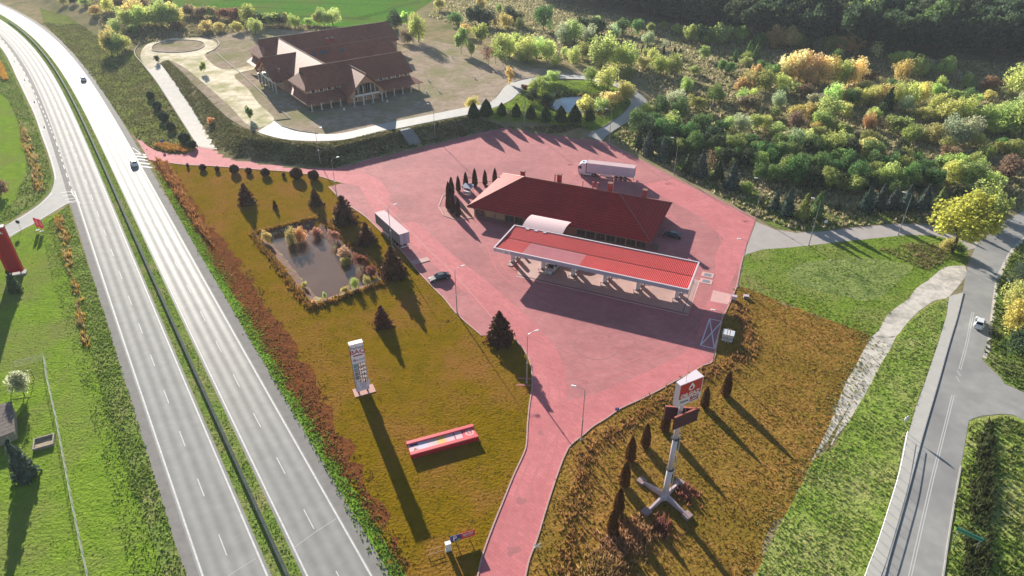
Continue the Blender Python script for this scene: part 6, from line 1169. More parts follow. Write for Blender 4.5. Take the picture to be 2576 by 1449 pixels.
add(2, 0, [(60, 330, 205, 'round', OL), (130, 330, 218, 'round', GR), (200, 350, 250, 'round', OL), (270, 345, 195, 'round', LI), (345, 340, 228, 'round', OL), (430, 340, 228, 'round', LI), (530, 350, 225, 'twig', BN), (600, 370, 260, 'round', GR), (695, 385, 235, 'round', O), (785, 385, 235, 'round', G_), (860, 385, 265, 'round', OL), (960, 355, 295, 'bush', LI), (1020, 395, 308, 'willow', GG), (1120, 425, 288, 'round', OL), (1190, 425, 295, 'round', O), (1270, 425, 280, 'round', O), (1150, 505, 400, 'pine', GR), (1430, 465, 340, 'twig', Pc), (160, 455, 368, 'round', LI), (390, 465, 388, 'spruce', GR), (490, 460, 338, 'spruce', GR), (545, 455, 355, 'spruce', GR), (300, 545, 465, 'round', GR), (480, 510, 445, 'bush', LI), (350, 565, 478, 'round', GR), (555, 630, 505, 'round', O, .8), (600, 565, 478, 'round', GR), (440, 695, 608, 'bush', O), (500, 670, 560, 'willow', G_), (620, 690, 560, 'willow', OL), (740, 690, 580, 'willow', Y), (680, 615, 500, 'round', GR), (800, 625, 430, 'willow', Pc), (870, 630, 440, 'willow', Pc), (930, 640, 455, 'willow', Pc), (1010, 645, 475, 'willow', Pc), (1090, 640, 475, 'willow', G_), (1190, 650, 490, 'willow', Y), (1290, 650, 485, 'willow', Pc), (1400, 680, 560, 'twig', MR), (1640, 610, 478, 'willow', G_), (1770, 590, 458, 'willow', Y), (1945, 595, 458, 'round', LI), (450, 775, 690, 'willow', PG), (510, 775, 690, 'willow', Y), (860, 695, 628, 'bush', LI), (920, 745, 660, 'bush', BN), (1110, 800, 665, 'willow', PG), (1200, 790, 680, 'willow', G_), (1250, 810, 690, 'pine', GR), (1310, 800, 690, 'willow', Y), (1400, 800, 675, 'willow', Y), (1500, 810, 670, 'willow', G_), (1535, 840, 700, 'spruce', DK), (1610, 780, 655, 'willow', Y), (1690, 800, 660, 'willow', PG), (1780, 780, 650, 'willow', Y), (850, 905, 820, 'bush', G_), (1080, 930, 785, 'bush', Y), (960, 895, 800, 'bush', G_), (1020, 1005, 935, 'bush', G_), (1480, 900, 800, 'pine', DK), (1400, 970, 880, 'willow', O), (1500, 990, 900, 'twig', BN), (1800, 920, 835, 'bush', G_), (1900, 890, 755, 'willow', Y), (2000, 940, 785, 'willow', Y), (2100, 940, 775, 'willow', Y), (2250, 970, 815, 'willow', LI), (2350, 960, 825, 'willow', LI), (2450, 1010, 815, 'willow', LI), (2545, 1045, 800, 'willow', LI), (2520, 730, 545, 'willow', Y), (2560, 840, 720, 'willow', GG), (1190, 1035, 948, 'bush', LI), (1710, 1080, 968, 'willow', OL), (1870, 1080, 955, 'willow', G_), (2030, 1100, 925, 'willow', GG), (2120, 1090, 915, 'willow', GG), (2210, 1110, 1028, 'bush', Y), (2280, 1215, 1098, 'pine', OL), (1380, 1190, 1058, 'round', Y), (130, 1015, 885, 'pine', GR), (280, 1035, 928, 'pine', GR), (80, 1155, 1025, 'pine', GR), (220, 1145, 1055, 'pine', GR), (380, 1175, 1048, 'pine', OL), (440, 1160, 1060, 'pine', GR), (600, 1215, 1075, 'pine', GR), (740, 1205, 1088, 'pine', GR), (850, 1130, 1005, 'willow', GG), (910, 1100, 1000, 'willow', PG), (1000, 1190, 1055, 'pine', GR), (1100, 1190, 1028, 'willow', OL), (1200, 1110, 1028, 'willow', GG), (430, 1005, 885, 'willow', GG), (535, 990, 888, 'round', LI), (340, 985, 900, 'willow', PG), (700, 1030, 950, 'bush', PG), (1230, 1290, 1150, 'pine', GR), (1160, 1250, 1138, 'round', LI), (1420, 1280, 1168, 'pine', GR), (1540, 1310, 1168, 'pine', GR), (1650, 1265, 1148, 'pine', OL), (1760, 1280, 1168, 'pine', GR), (1300, 1405, 1258, 'pine', GR), (1120, 1340, 1228, 'pine', GR), (760, 1360, 1228, 'pine', OL), (830, 1395, 1228, 'pine', GR), (690, 1375, 1268, 'pine', GR), (570, 1365, 1248, 'pine', GR), (1540, 1435, 1268, 'bush', LI, .6), (1700, 1410, 1268, 'pine', GR), (1950, 1300, 1198, 'pine', GR), (2010, 1390, 1258, 'willow', Y), (2150, 1410, 1258, 'pine', OL), (2230, 1345, 1238, 'willow', LI), (1870, 1420, 1300, 'pine', GR), (1300, 1449, 1340, 'bush', OL), (30, 1310, 1188, 'spruce', DK), (130, 1340, 1178, 'spruce', BG), (180, 1295, 1168, 'twig', BN), (260, 1360, 1228, 'spruce', DK), (360, 1430, 1258, 'spruce', BG), (372, 1285, 1203, 'poplar', Y), (470, 1455, 1390, 'bush', OL), (900, 1330, 1208, 'pine', GR), (960, 1440, 1300, 'pine', DK), (1760, 1455, 1380, 'pine', DK), (1620, 1450, 1350, 'pine', GR), (1430, 1420, 1320, 'pine', DK), (1050, 1290, 1190, 'pine', GR), (480, 1260, 1150, 'pine', DK), (330, 1250, 1140, 'pine', DK), (1990, 1230, 1130, 'bush', BN), (2400, 1130, 1060, 'bush', GR), (2480, 1180, 1080, 'bush', OL), (2050, 760, 690, 'bush', OL), (2200, 790, 720, 'bush', PG), (2300, 760, 700, 'bush', Y), (1900, 720, 650, 'bush', PG), (2420, 880, 800, 'bush', OL)])
add(2, 1, [(690, 132, 20, 'spruce', BG), (780, 178, 15, 'spruce', BG), (900, 203, 55, 'spruce', OL), (1000, 195, 40, 'spruce', GR), (1160, 142, 75, 'spruce', DK), (1370, 152, 0, 'spruce', BG), (1470, 130, -20, 'spruce', BG), (1570, 128, 0, 'spruce', BG), (1670, 140, -10, 'spruce', BG), (1800, 142, -15, 'spruce', BG), (1930, 95, -10, 'spruce', OL), (2250, 240, 10, 'willow', OL), (2340, 180, 40, 'willow', OL), (2510, 870, 715, 'willow', Y), (2490, 1075, 865, 'willow', G_), (2540, 745, 575, 'willow', GG), (2555, 1250, 1090, 'bush', DK), (2130, 60, -30, 'pine', DK), (2030, 80, -20, 'spruce', DK)])
add(0, 0, [(830, 95, 0, 'willow', Y), (1030, 185, 30, 'willow', G_), (965, 210, 85, 'willow', LI), (1060, 215, 78, 'willow', LI), (1125, 195, 88, 'willow', Y), (1180, 195, 68, 'willow', LI), (1225, 205, 50, 'willow', Y), (1290, 205, 48, 'willow', LI), (1340, 195, 58, 'willow', Y), (895, 265, 168, 'willow', LI), (730, 115, 52, 'bush', G_), (845, 405, 248, 'willow', Y, .7), (940, 375, 278, 'willow', Y), (890, 405, 288, 'willow', GR), (1100, 70, 0, 'willow', BN), (1180, 70, 5, 'willow', OL), (1270, 50, -20, 'round', DK), (1440, 130, 48, 'bush', BN), (1530, 140, 58, 'bush', BN), (1610, 135, 62, 'bush', OL), (1700, 155, 70, 'bush', MR), (1780, 160, 78, 'bush', MR), (1880, 195, 68, 'willow', OL), (1490, 125, 68, 'bush', G_), (1990, 200, 108, 'bush', DK), (2060, 205, 108, 'bush', OL), (2115, 200, 110, 'bush', DK), (2162, 205, 105, 'poplar', Y), (2230, 215, 128, 'willow', OL), (1930, 258, 158, 'willow', LI), (1570, 240, 168, 'bush', G_), (1660, 235, 182, 'bush', G_), (1800, 245, 178, 'bush', Y), (2400, 195, 98, 'poplar', Y), (2450, 198, 88, 'willow', PG), (2515, 195, 86, 'willow', PG), (2340, 195, 140, 'bush', PG), (480, 40, -5, 'bush', OL), (560, 30, -15, 'bush', DK), (650, 45, -5, 'bush', OL), (900, 60, -10, 'bush', BN), (1540, 555, 475, 'poplar', LI), (1890, 905, 820, 'poplar', GR), (1190, 475, 428, 'pine', DK), (1598, 935, 898, 'bush', O), (1010, 260, 200, 'bush', OL), (1340, 230, 170, 'bush', MR)])
FILL = [(1420, 150), (1480, 120), (1350, 120), (1560, 130), (1620, 150), (1680, 180), (1750, 190), (1810, 170), (1870, 160), (1930, 200), (2000, 190), (1900, 250), (1960, 270), (1820, 260), (1760, 280), (2040, 240), (2100, 215), (2160, 240), (2230, 235), (2300, 250), (2360, 230), (2420, 220), (2490, 230), (2540, 200), (2200, 310), (2270, 330), (2330, 300), (2400, 360), (2460, 330), (2520, 390), (2560, 340), (2130, 345), (2060, 330), (1990, 330), (1930, 330), (1860, 330), (2180, 400), (2100, 385), (2020, 390), (1950, 400), (2240, 420), (2310, 400), (2380, 440), (2450, 430), (2540, 450), (2480, 480), (1880, 400), (1810, 380), (1750, 370), (1700, 340), (1680, 380), (1200, 150), (1160, 60), (1250, 30), (1300, 75), (1390, 60), (1450, 85), (1500, 70), (1560, 85), (1120, 95), (2250, 170), (2320, 190), (2150, 190), (2090, 170)]
FILL = [q for i, q in enumerate(FILL) if i % 4 != 3 or q[1] > 330]
FILL += [(1600 + 33 * i + 11 * (i % 3), 315 + 7.2 * i + 16 * (i % 4)) for i in range(22)] + [(1720 + 80 * i, 232 + 19 * (i % 3) + 4.0 * i) for i in range(11)] + [(1940 + 62 * i, 300 + 23 * (i % 4) + 2 * i) for i in range(10)]
FILL += [(1620 + 36 * i, 330 + 9.0 * i + 14 * (i % 3)) for i in range(17)] + [(1980 + 34 * i, 420 + 18 * (i % 4)) for i in range(12)] + [(1850 + 37 * i, 372 + 13 * (i % 3)) for i in range(12)]
for i_, (x_, y_) in enumerate(FILL):
    k_ = ['willow', 'bush', 'bush', 'willow', 'pine', 'bush'][i_ % 6]; c_ = [PG, OL, GG, Y, GR, LI, OL, BN, PG, GG][i_ % 10]
    if (y_ > 365 and x_ < 2360) or (x_ < 1900 and y_ > 290): k_, c_ = 'pine', [GR, DK, OL][i_ % 3]
    WILD.append(((x_ + rng.uniform(-12, 12), y_ + rng.uniform(-6, 6)), y_ - (22 + y_ * 0.035) * rng.uniform(0.7, 1.15), k_, c_, 1.0))
def zone(x, y):
    if x < 880 and y < 140: return 'near the bright green field'
    if x < 880: return 'in the sandy yard'
    if 1300 < x < 1600 and 185 < y < 310: return 'beside the oval pond'
    if x < 1215 and y > 240: return 'beside the oval pond'
    if x < 1330: return 'behind the brick house'
    if x > 1700 and y < 152: return 'at the foot of the dark forest'
    if x < 1720 and y < 240: return 'in the scrub above the pond track'
    if y < 330 and x > 1600: return 'on the scrubby slope below the forest'
    if x > 2500 and y > 600: return 'right of the local road'
    if y < 490: return 'in the thicket above the service road'
    return 'on the bank of the service road'
cnt = {}
for W_ in WILD:
    k = (W_[3], W_[2], zone(*W_[0])); cnt.setdefault(k, []).append(W_)
for (color, kind, zn), L_ in cnt.items():
    L_.sort(key=lambda q: q[0][0]); n_ = len(L_)
    for i, (D0, yt, kd, cl, wf) in enumerate(L_):
        P = atg(*D0); h = max(1.2, zof(P, yt) - P.z)
        lb = '%s %s %s' % (color, WORD[kind], zn)
        if n_ == 2: lb += ', the %s of two such' % ('left', 'right')[i]
        elif n_ > 2: lb += (', %s from the left' % ORD[i]) if i <= n_ // 2 else (', %s from the right' % ORD[n_ - 1 - i])
        tree(kd, P, h * (1.25 if kd != 'thuja' else 1.0), cl, lb, 'trees and bushes ' + zn, wf * (1.12 if kd in ('willow', 'pine', 'bush', 'round') else 1.0))
# the dark forest
FD = W2([(1330, 2), (1430, 26), (1525, 50), (1717, 80), (1950, 112), (2150, 140), (2217, 146), (2384, 150), (2700, 172), (2900, 180)])
fx = [p[0] for p in FD]; fy = [p[1] for p in FD]; nF = 0
for row in range(16):
    yo = row * 10.5 + (4 if row else 0); x = -20.0
    while x < 420:
        px = x + rng.uniform(-3, 3) + (5 if row % 2 else 0); py = float(np.interp(px, fx, fy)) + yo + rng.uniform(-3, 3); x += 11.5
        if px < fx[0] - 4 + row * 3: continue
        d_ = Vector((px, py, -CAM_H)); depth = py * CT + CAM_H * ST; X = 1288 + FPX * px / depth
        hgt = rng.uniform(17, 23) + min(row, 4) * 0.8
        ytop_ = 724.5 - FPX * ((py * ST + (hgt - CAM_H) * CT) / (py * CT - (hgt - CAM_H) * ST))
        ymid = 724.5 - FPX * ((py * ST + (hgt * 0.45 - CAM_H) * CT) / (py * CT - (hgt * 0.45 - CAM_H) * ST))
        if X > 2680 or ymid < -60: continue
        r_ = rng.uniform(); cl = 'dark green' if r_ < 0.86 or row == 0 else 'olive' if r_ < 0.90 else 'brown' if r_ < 0.92 else 'green'
        lb = {'dark green': 'tall dark green tree in the close forest of the upper right corner', 'olive': 'tall olive tree in the close forest of the upper right corner', 'brown': 'tall brownish tree in the close forest of the upper right corner', 'green': 'tall mid green tree in the close forest of the upper right corner', 'golden': 'golden tree in the front row of the forest'}[cl]
        tree('forest', Vector((px, py, hz(px, py))), hgt, cl, lb, 'trees of the dark forest', 1.12, 0.1); nF += 1
print('forest trees', nF)
# big yellow tree by the junction and its undergrowth
P = at(*T(2, 1, 2030, 452)); tree('big', P, zof(P, T(2, 1, 0, 45)[1]), 'lime green', 'big yellow green maple leaning over the junction of service and local road', None, 1.0, 0.02).children[0].color = (0.52, 0.52, 0.10, 1)
tree('bush', at(*T(2, 1, 1990, 440)), 3.4, 'golden', 'golden bush at the foot of the big yellow green maple'); tree('bush', at(*T(2, 1, 2090, 470)), 2.6, 'olive', 'olive bush between the big maple and the local road')
# clipped thuja cones on the bank by the oval pond
for k, (x, yb, yt) in enumerate([(1000, 892, 778), (1095, 880, 752), (1210, 872, 778), (1320, 884, 785), (1430, 897, 795), (1540, 917, 810), (1655, 922, 803), (1760, 922, 795), (1872, 912, 800)]):
    P = atg(*T(1, 0, x, yb)); tree('cone', P, (zof(P, T(1, 0, x, yt)[1]) - P.z) * 1.03, 'dark green', 'dark clipped thuja cone on the pond bank, %s from the left' % ORD[k], 'clipped thuja row', 1.25, 0.06).children[0].color = (0.04, 0.085, 0.022, 1)
# planting inside the plot
zb = lambda X, Y_: (343.5 + X * .21113, 386.4 + Y_ * .21113)
for k, (x, yb, yt, wf) in enumerate([(615, 166, 116, .6), (795, 195, 130, 1.1), (966, 208, 152, .9), (1172, 232, 138, 1), (1338, 236, 172, 1.1), (1540, 264, 182, 1.15), (1757, 278, 230, .8), (1915, 298, 178, 1.05), (2118, 312, 204, 1.05)]):
    P = at(*zb(x, yb)); tree('ball', P, zof(P, zb(x, yt)[1]), 'rust dark', 'dark clipped ball shrub along the upper lawn edge, %s from the left' % ORD[k], 'ball shrubs on the lawn', wf)
for lb, (x, yb), yt, wf in [('dark broad conifer alone on the upper lawn left of the square pond', zb(1318, 590), zb(0, 372)[1], .95), ('small dark conifer in the middle of the upper lawn', zb(1655, 648), zb(0, 556)[1], .7), ('dark broad conifer right above the square pond', zb(2140, 610), zb(0, 425)[1], .9), ('largest dark spruce beside the corner of the square pond', (868, 560), 497, 1.0), ('dark spruce between the square pond and the parked trailer', (924, 612), 562, .95), ('dark spruce in front of the lamp near the parked trailer', (990, 693), 624, .9), ('dark spruce standing alone in mid lawn above the price totem', (963, 818), 772, .9), ('dark spruce at the corner of the paving by the exit road', (1258, 858), 788, .95)]:
    P = at(x, yb); tree('spruce', P, zof(P, yt) * 1.03, 'rust dark', lb, 'dark conifers on the lawn', wf * 1.65)
for k, (x, yb, yt) in enumerate([(1539, 1343, 1281), (1555, 1288, 1228), (1570, 1222, 1161), (1585, 1158, 1098), (1622.5, 1123, 1066), (1672, 1083, 1025), (1771, 1024, 972), (1824, 995, 934)]):
    P = at(x, yb); tree('thuja', P, zof(P, yt) * 1.0, 'rust dark', 'dark columnar thuja by the mast sign, %s from the near end' % ORD[k], 'thujas by the mast sign', 0.95).children[0].color = (0.17, 0.075, 0.02, 1)
for k, (u, v_) in enumerate([(-19.1, 19.8), (-21.3, 21.1), (-23.5, 22.7), (-26.3, 28.2), (-26.6, 30.6), (-26.0, 33.4), (-24.9, 35.8), (-23.3, 38.2), (-21.0, 40.0), (-18.6, 41.4)]):
    tree('thuja', sp(u, v_, 0.05), 4.9 + 0.4 * math.sin(k * 2.1), 'rust dark', 'slim dark thuja round the terrace left of the shop, %s from the front' % ORD[k], 'thujas round the shop terrace', 0.9)
for k, (q, yt, kd, cl, lb) in enumerate([((672, 606), 571, 'bush', 'golden', 'orange and white shrub at the left corner of the square pond'), ((735, 602), 556, 'willow', 'golden', 'tall golden shrub on the far bank of the square pond'), ((755, 599), 558, 'willow', 'orange', 'orange shrub beside the tall golden one on the pond bank'), ((797, 585), 560, 'bush', 'pinkish', 'whitish flowering shrub at the far corner of the square pond'), ((840, 602), 568, 'bush', 'pinkish', 'pale twiggy shrub on the right bank of the square pond, farther one'), ((865, 640), 606, 'bush', 'pinkish', 'pale twiggy shrub on the right bank of the square pond, middle one'), ((868, 655), 637, 'bush', 'golden', 'small golden shrub overhanging the water of the square pond'), ((905, 665), 625, 'bush', 'maroon', 'reddish shrub on the right bank of the square pond'), ((935, 690), 660, 'bush', 'maroon', 'dark reddish shrub at the right corner of the square pond'), ((895, 726), 688, 'willow', 'lime green', 'yellow green shrub on the near bank of the square pond'), ((925, 718), 682, 'willow', 'golden', 'golden shrub on the near bank of the square pond'), ((870, 738), 712, 'bush', 'golden', 'low golden shrub at the water edge of the near bank'), ((818, 752), 724, 'poplar', 'pale green', 'slim pale sapling at the near end of the square pond'), ((767, 718), 702, 'bush', 'golden', 'tiny orange bush on the left bank of the square pond'), ((790, 768), 750, 'bush', 'orange', 'low orange shrub at the near corner of the square pond')]):
    P = at(*q); P.z = hz(P.x, P.y); tree(kd, P, max(1.0, zof(P, yt) - P.z) * 0.72, cl, lb, None, 0.8)
# garden left of the highway
for q, yt, kd, cl, lb, wf in [((62, 995), 932, 'round', 'white flowered', 'white flowering shrub in front of the carpet frame', .8), ((70, 1202), 1108, 'spruce', 'blue green', 'big blue green spruce on the garden lawn below the sandbox', .8), ((42, 735), 682, 'spruce', 'dark green', 'dark spruce at the foot of the red pylon', .9), ((4, 492), 455, 'bush', 'brown', 'brown bush at the left picture edge above the exit ramp', 1)]:
    P = at(*q); tree(kd, P, zof(P, yt), cl, lb, None, wf)
for k, (x, yb, yt) in enumerate([(1140, 745, 693), (1195, 830, 768), (1242, 915, 845), (1295, 985, 925), (1398, 1075, 1005), (1455, 1120, 1062)]):
    P = atg(*T(0, 0, x, yb)); tree('ball', P, zof(P, T(0, 0, x, yt)[1]) - P.z, 'dark green', 'dark green clipped ball shrub along the pale path, %s from the top' % ORD[k], 'ball shrubs along the path', 1.05)

# ------------------------------------------------------------------ grass, weeds and ground cover
def sample(poly, dens, holes=()):
    p = np.array(poly); lo_, hi_ = p.min(0), p.max(0); n = int((hi_ - lo_).prod() * dens); q = rng.uniform(lo_, hi_, (n, 2)); k = pip(q[:, 0], q[:, 1], poly)
    for h_ in holes: k &= ~pip(q[:, 0], q[:, 1], h_)
    return q[k]
def tufts(name, q, hr, wd, cols, blades=3, clump=0.05, kind='stuff', lab=None, z=0.0):
    n = len(q)
    if clump: # thin the points with a smooth noise so the growth is patchy
        f = np.sin(q[:, 0] * 0.55 + np.sin(q[:, 1] * 0.31) * 2) + np.sin(q[:, 1] * 0.47 + np.sin(q[:, 0] * 0.23) * 2); q = q[rng.uniform(-2, 2, n) < f + 1.2]; n = len(q)
    hz_ = height(q[:, 0], q[:, 1]) + z; hh = rng.uniform(*hr, n); C = np.array(cols); ci = C[rng.integers(len(C), size=n)] * rng.uniform(0.7, 1.25, (n, 1)); V = []; 
    for b_ in range(blades):
        an = rng.uniform(0, 6.283, n); dx, dy = np.cos(an), np.sin(an); w_ = wd * rng.uniform(0.6, 1.3, n); ln = hh * rng.uniform(0.1, 0.6, n); la = rng.uniform(0, 6.283, n)
        o = np.stack([q[:, 0] + rng.normal(0, wd * 0.4, n), q[:, 1] + rng.normal(0, wd * 0.4, n), hz_ - 0.03], 1); d = np.stack([dx * w_, dy * w_, 0 * w_], 1); t = np.stack([np.cos(la) * ln, np.sin(la) * ln, hh * rng.uniform(0.7, 1.1, n)], 1)
        V.append(np.stack([o - d, o + d, o + t], 1))
    v = np.stack(V, 1).reshape(-1, 3); tint = np.repeat(ci, 3 * blades, 0)
    o = put(name, npmesh(name, v, np.arange(len(v)).reshape(-1, 3), GRASSM, tint)); o.color = (1, 1, 1, 1)
    return tag(o, lab, None, None, 'stuff')
def strip_poly(o0, o1, s0, s1): 
    ss = np.arange(s0, s1, 5.0); return [tuple(hp(s, o0)[:2]) for s in ss] + [tuple(hp(s, o1)[:2]) for s in ss[::-1]]
gg, go, gd_, gt, gr_c = (0.16, 0.26, 0.03), (0.22, 0.14, 0.015), (0.07, 0.11, 0.025), (0.30, 0.20, 0.09), (0.20, 0.07, 0.025)
tufts('median_grass', np.concatenate([sample(strip_poly(0.7, 1.6, 95, 520), 7.0), sample(strip_poly(2.7, 3.7, 95, 520), 7.0)]), (0.10, 0.28), 0.11, [(0.12, 0.19, 0.03), (0.17, 0.26, 0.04), (0.22, 0.30, 0.06)], 3)
LV = W2([(173, 512), (187, 560), (213, 643), (240, 716), (267, 800), (290, 876), (318, 966), (350, 1066), (380, 1166), (410, 1263), (443, 1363), (485, 1490), (420, 1490), (385, 1400), (350, 1290), (310, 1160), (270, 1040), (240, 930), (205, 800), (170, 700), (130, 600), (120, 560)])
tufts('verge_weeds', sample(LV, 16), (0.15, 0.45), 0.11, [(0.20, 0.29, 0.05), (0.25, 0.34, 0.07), (0.32, 0.36, 0.11), (0.15, 0.22, 0.04)], 3)
LW = W2([(100, 560), (130, 555), (180, 690), (215, 800), (250, 930), (300, 1110), (350, 1270), (400, 1449), (330, 1449), (290, 1300), (250, 1120), (200, 950), (165, 820), (130, 700)])
tufts('rough_grass', sample(LW, 8), (0.12, 0.32), 0.11, [(0.22, 0.31, 0.06), (0.30, 0.33, 0.11), (0.18, 0.28, 0.04)], 3)
RW = W2([(135, 545), (158, 545), (172, 590), (182, 665), (180, 690), (200, 730), (210, 790), (218, 840), (228, 870), (220, 875), (205, 830), (196, 780), (186, 720), (170, 680), (158, 620), (146, 580)])
tufts('golden_reeds', sample(rough(RW, 0.6, 1.2), 6), (0.4, 1.5), 0.12, [(0.50, 0.30, 0.07), (0.46, 0.25, 0.04), (0.45, 0.33, 0.18), (0.30, 0.22, 0.08)], 4)
tufts('golden_reeds', sample(W2([(-5, 155), (6, 165), (22, 200), (12, 205), (0, 190)]) + W2([]) , 8), (0.8, 1.6), 0.2, [(0.50, 0.28, 0.05)], 4, 0)
tufts('golden_reeds', sample(W2([(48, 305), (62, 320), (86, 375), (105, 440), (112, 480), (85, 483), (78, 430), (58, 370)]), 2.6), (0.4, 1.6), 0.18, [(0.50, 0.30, 0.07), (0.45, 0.33, 0.18), (0.22, 0.20, 0.07)], 4)
tufts('verge_weeds', sample(W2([(-20, 110), (0, 125), (40, 205), (84, 300), (116, 388), (130, 440), (120, 482), (95, 508), (60, 532), (10, 562), (-30, 575), (20, 520), (66, 440), (68, 380), (48, 310), (20, 250), (-20, 220)]), 5), (0.15, 0.5), 0.16, [(0.15, 0.21, 0.04), (0.22, 0.26, 0.07), (0.11, 0.16, 0.03)], 3)
GL_ = W2([(-60, 625), (0, 610), (90, 566), (120, 560), (130, 600), (170, 700), (205, 800), (240, 930), (270, 1040), (310, 1160), (350, 1290), (400, 1460), (-60, 1460)])
tufts('lawn_grass', sample(GL_, 3.0), (0.05, 0.16), 0.14, [gg, (0.22, 0.31, 0.04), (0.12, 0.20, 0.025)], 3)
PO = [tuple(p[:2]) for p in PF]
OC = W2([(420, 412)] + lawn_up[1:] + lot_left[:-1] + [(1035, 1449), (999, 1359), (969, 1299), (939, 1243), (892, 1153), (859, 1089), (783, 950), (717, 843), (667, 766), (617, 683), (567, 616), (520, 560), (477, 496), (440, 440)])
tufts('autumn_grass', sample(OC, 3.5, (PO,)), (0.05, 0.18), 0.14, [(0.25, 0.155, 0.012), (0.22, 0.15, 0.01), (0.28, 0.175, 0.03), (0.21, 0.165, 0.01)], 3)
RS = W2([(377, 402), (440, 440), (477, 496), (520, 560), (567, 616), (617, 683), (667, 766), (717, 843), (783, 950), (859, 1089), (892, 1153), (939, 1243), (969, 1299), (999, 1359), (1035, 1449), (1012, 1440), (950, 1330), (880, 1215), (800, 1085), (720, 955), (650, 840), (560, 690), (470, 540), (420, 460), (365, 375)])
tufts('rust_weed_growth', sample(rough(RS, 1.6, 1.5), 7), (0.08, 0.36), 0.11, [(0.19, 0.07, 0.035), (0.23, 0.10, 0.035), (0.15, 0.06, 0.03), (0.27, 0.15, 0.04), (0.20, 0.13, 0.02)], 3)
tufts('rust_weed_growth', sample(W2([(393, 400), (425, 412), (470, 500), (520, 580), (540, 625), (500, 580), (430, 470)]), 10), (0.8, 1.6), 0.18, [(0.38, 0.18, 0.06), (0.32, 0.14, 0.05)], 3)
tufts('rust_weed_growth', sample(W2([(385, 368), (410, 362), (470, 372), (492, 380), (470, 386), (420, 382)]), 10), (0.6, 1.4), 0.18, [(0.46, 0.20, 0.05), (0.40, 0.25, 0.06)], 3, 0)
VB = W2([(417, 483), (483, 606), (560, 736), (640, 876), (733, 1039), (813, 1176), (912, 1366), (965, 1449), (1015, 1449), (950, 1335), (880, 1220), (800, 1090), (720, 958), (650, 842), (560, 692), (470, 542), (420, 462), (388, 425)])
tufts('verge_grass', sample(VB, 12), (0.12, 0.36), 0.11, [(0.22, 0.36, 0.04), (0.15, 0.25, 0.03), (0.28, 0.42, 0.07)], 3)
TN = W2([(1854, 716), (2194, 846)] + gl2 + [(1990, 1260), (1940, 1350), (1890, 1455), (1325, 1455)] + lot_right[2:26])
tufts('meadow_grass', sample(TN, 8), (0.08, 0.30), 0.12, [(0.33, 0.19, 0.03), (0.40, 0.21, 0.07), (0.26, 0.165, 0.018), (0.24, 0.18, 0.018)], 3)
for k, (a_, b_) in enumerate([((1740, 960), (1480, 1130)), ((1480, 1130), (1440, 1330)), ((1440, 1330), (1420, 1449)), ((1850, 760), (1895, 880)), ((1895, 880), (1740, 960))]):
    p, q = at(*a_), at(*b_); n_ = int((q - p).length * 14); t_ = rng.uniform(0, 1, n_); d = (q - p).normalized(); off = rng.normal(0, 0.9, n_)
    tufts('tall_dry_grass', np.stack([p.x + (q.x - p.x) * t_ - d.y * off, p.y + (q.y - p.y) * t_ + d.x * off], 1), (0.35, 0.9), 0.14, [(0.40, 0.22, 0.09), (0.34, 0.17, 0.06)], 3, 0)
for q, r_, c_ in [(at(1590, 1345), 3.0, (0.48, 0.27, 0.14)), (at(1550, 1375), 2.2, (0.46, 0.26, 0.15)), (at(1530, 1430), 3.0, (0.42, 0.26, 0.12)), (at(1510, 1440), 2.0, (0.30, 0.22, 0.06)), (at(1725, 1245), 1.6, (0.30, 0.12, 0.09)), (at(1665, 1330), 1.6, (0.30, 0.12, 0.09))]:
    n_ = int(r_ * r_ * 40); q2 = np.stack([q.x + rng.normal(0, r_ * 0.5, n_), q.y + rng.normal(0, r_ * 0.5, n_)], 1); tufts('dry_tussock', q2, (0.5, 1.3), 0.15, [c_], 3, 0)
MW = W2([(1869, 650)] + svc_lo + [(2430, 660)] + gl[1:] + [(1860, 716)])
tufts('meadow_grass', sample(MW, 6), (0.08, 0.32), 0.12, [(0.22, 0.34, 0.04), (0.32, 0.38, 0.10), (0.17, 0.27, 0.03)], 3)
tufts('tall_dry_grass', sample(W2([(2210, 628), (2290, 610), (2380, 615), (2400, 650), (2330, 680), (2270, 655)]), 5), (0.3, 0.8), 0.17, [(0.28, 0.22, 0.11), (0.22, 0.20, 0.07)], 3)
RV_ = W2([(2254, 846), (2284, 812), (2351, 758), (2386, 750), (2363, 850), (2324, 966), (2286, 1083), (2256, 1199), (2230, 1286), (2200, 1379), (2173, 1455), (1900, 1455), (1945, 1350), (1995, 1260), (2045, 1160), (2101, 1123), (2161, 1016), (2217, 913), (2237, 883)])
tufts('verge_grass', sample(RV_, 9), (0.12, 0.42), 0.12, [(0.25, 0.37, 0.06), (0.34, 0.41, 0.10), (0.42, 0.40, 0.17), (0.19, 0.30, 0.04)], 3)
R2 = W2([(2376, 1449), (2388, 1366), (2408, 1243), (2440, 1064), (2524, 1046), (2576, 1062), (2600, 1455)])
tufts('verge_grass', sample(R2, 6), (0.2, 0.7), 0.18, [(0.17, 0.23, 0.04), (0.26, 0.28, 0.08), (0.11, 0.16, 0.03)], 3)
HG = W2([(2468, 1070), (2495, 1060), (2502, 1150), (2495, 1260), (2485, 1460), (2415, 1460), (2435, 1330), (2450, 1200)])
tufts('dark_hedge', sample(rough(HG, 0.5, 1.5), 12), (0.3, 1.3), 0.18, [(0.08, 0.095, 0.035), (0.11, 0.13, 0.045), (0.07, 0.085, 0.03)], 4)
R3 = W2([(2474, 900), (2494, 803), (2508, 700), (2546, 630), (2600, 585), (2640, 700), (2640, 990), (2560, 980), (2520, 950)])
tufts('verge_grass', sample(R3, 6), (0.2, 0.7), 0.18, [(0.13, 0.19, 0.03), (0.20, 0.24, 0.06), (0.08, 0.12, 0.03)], 3)
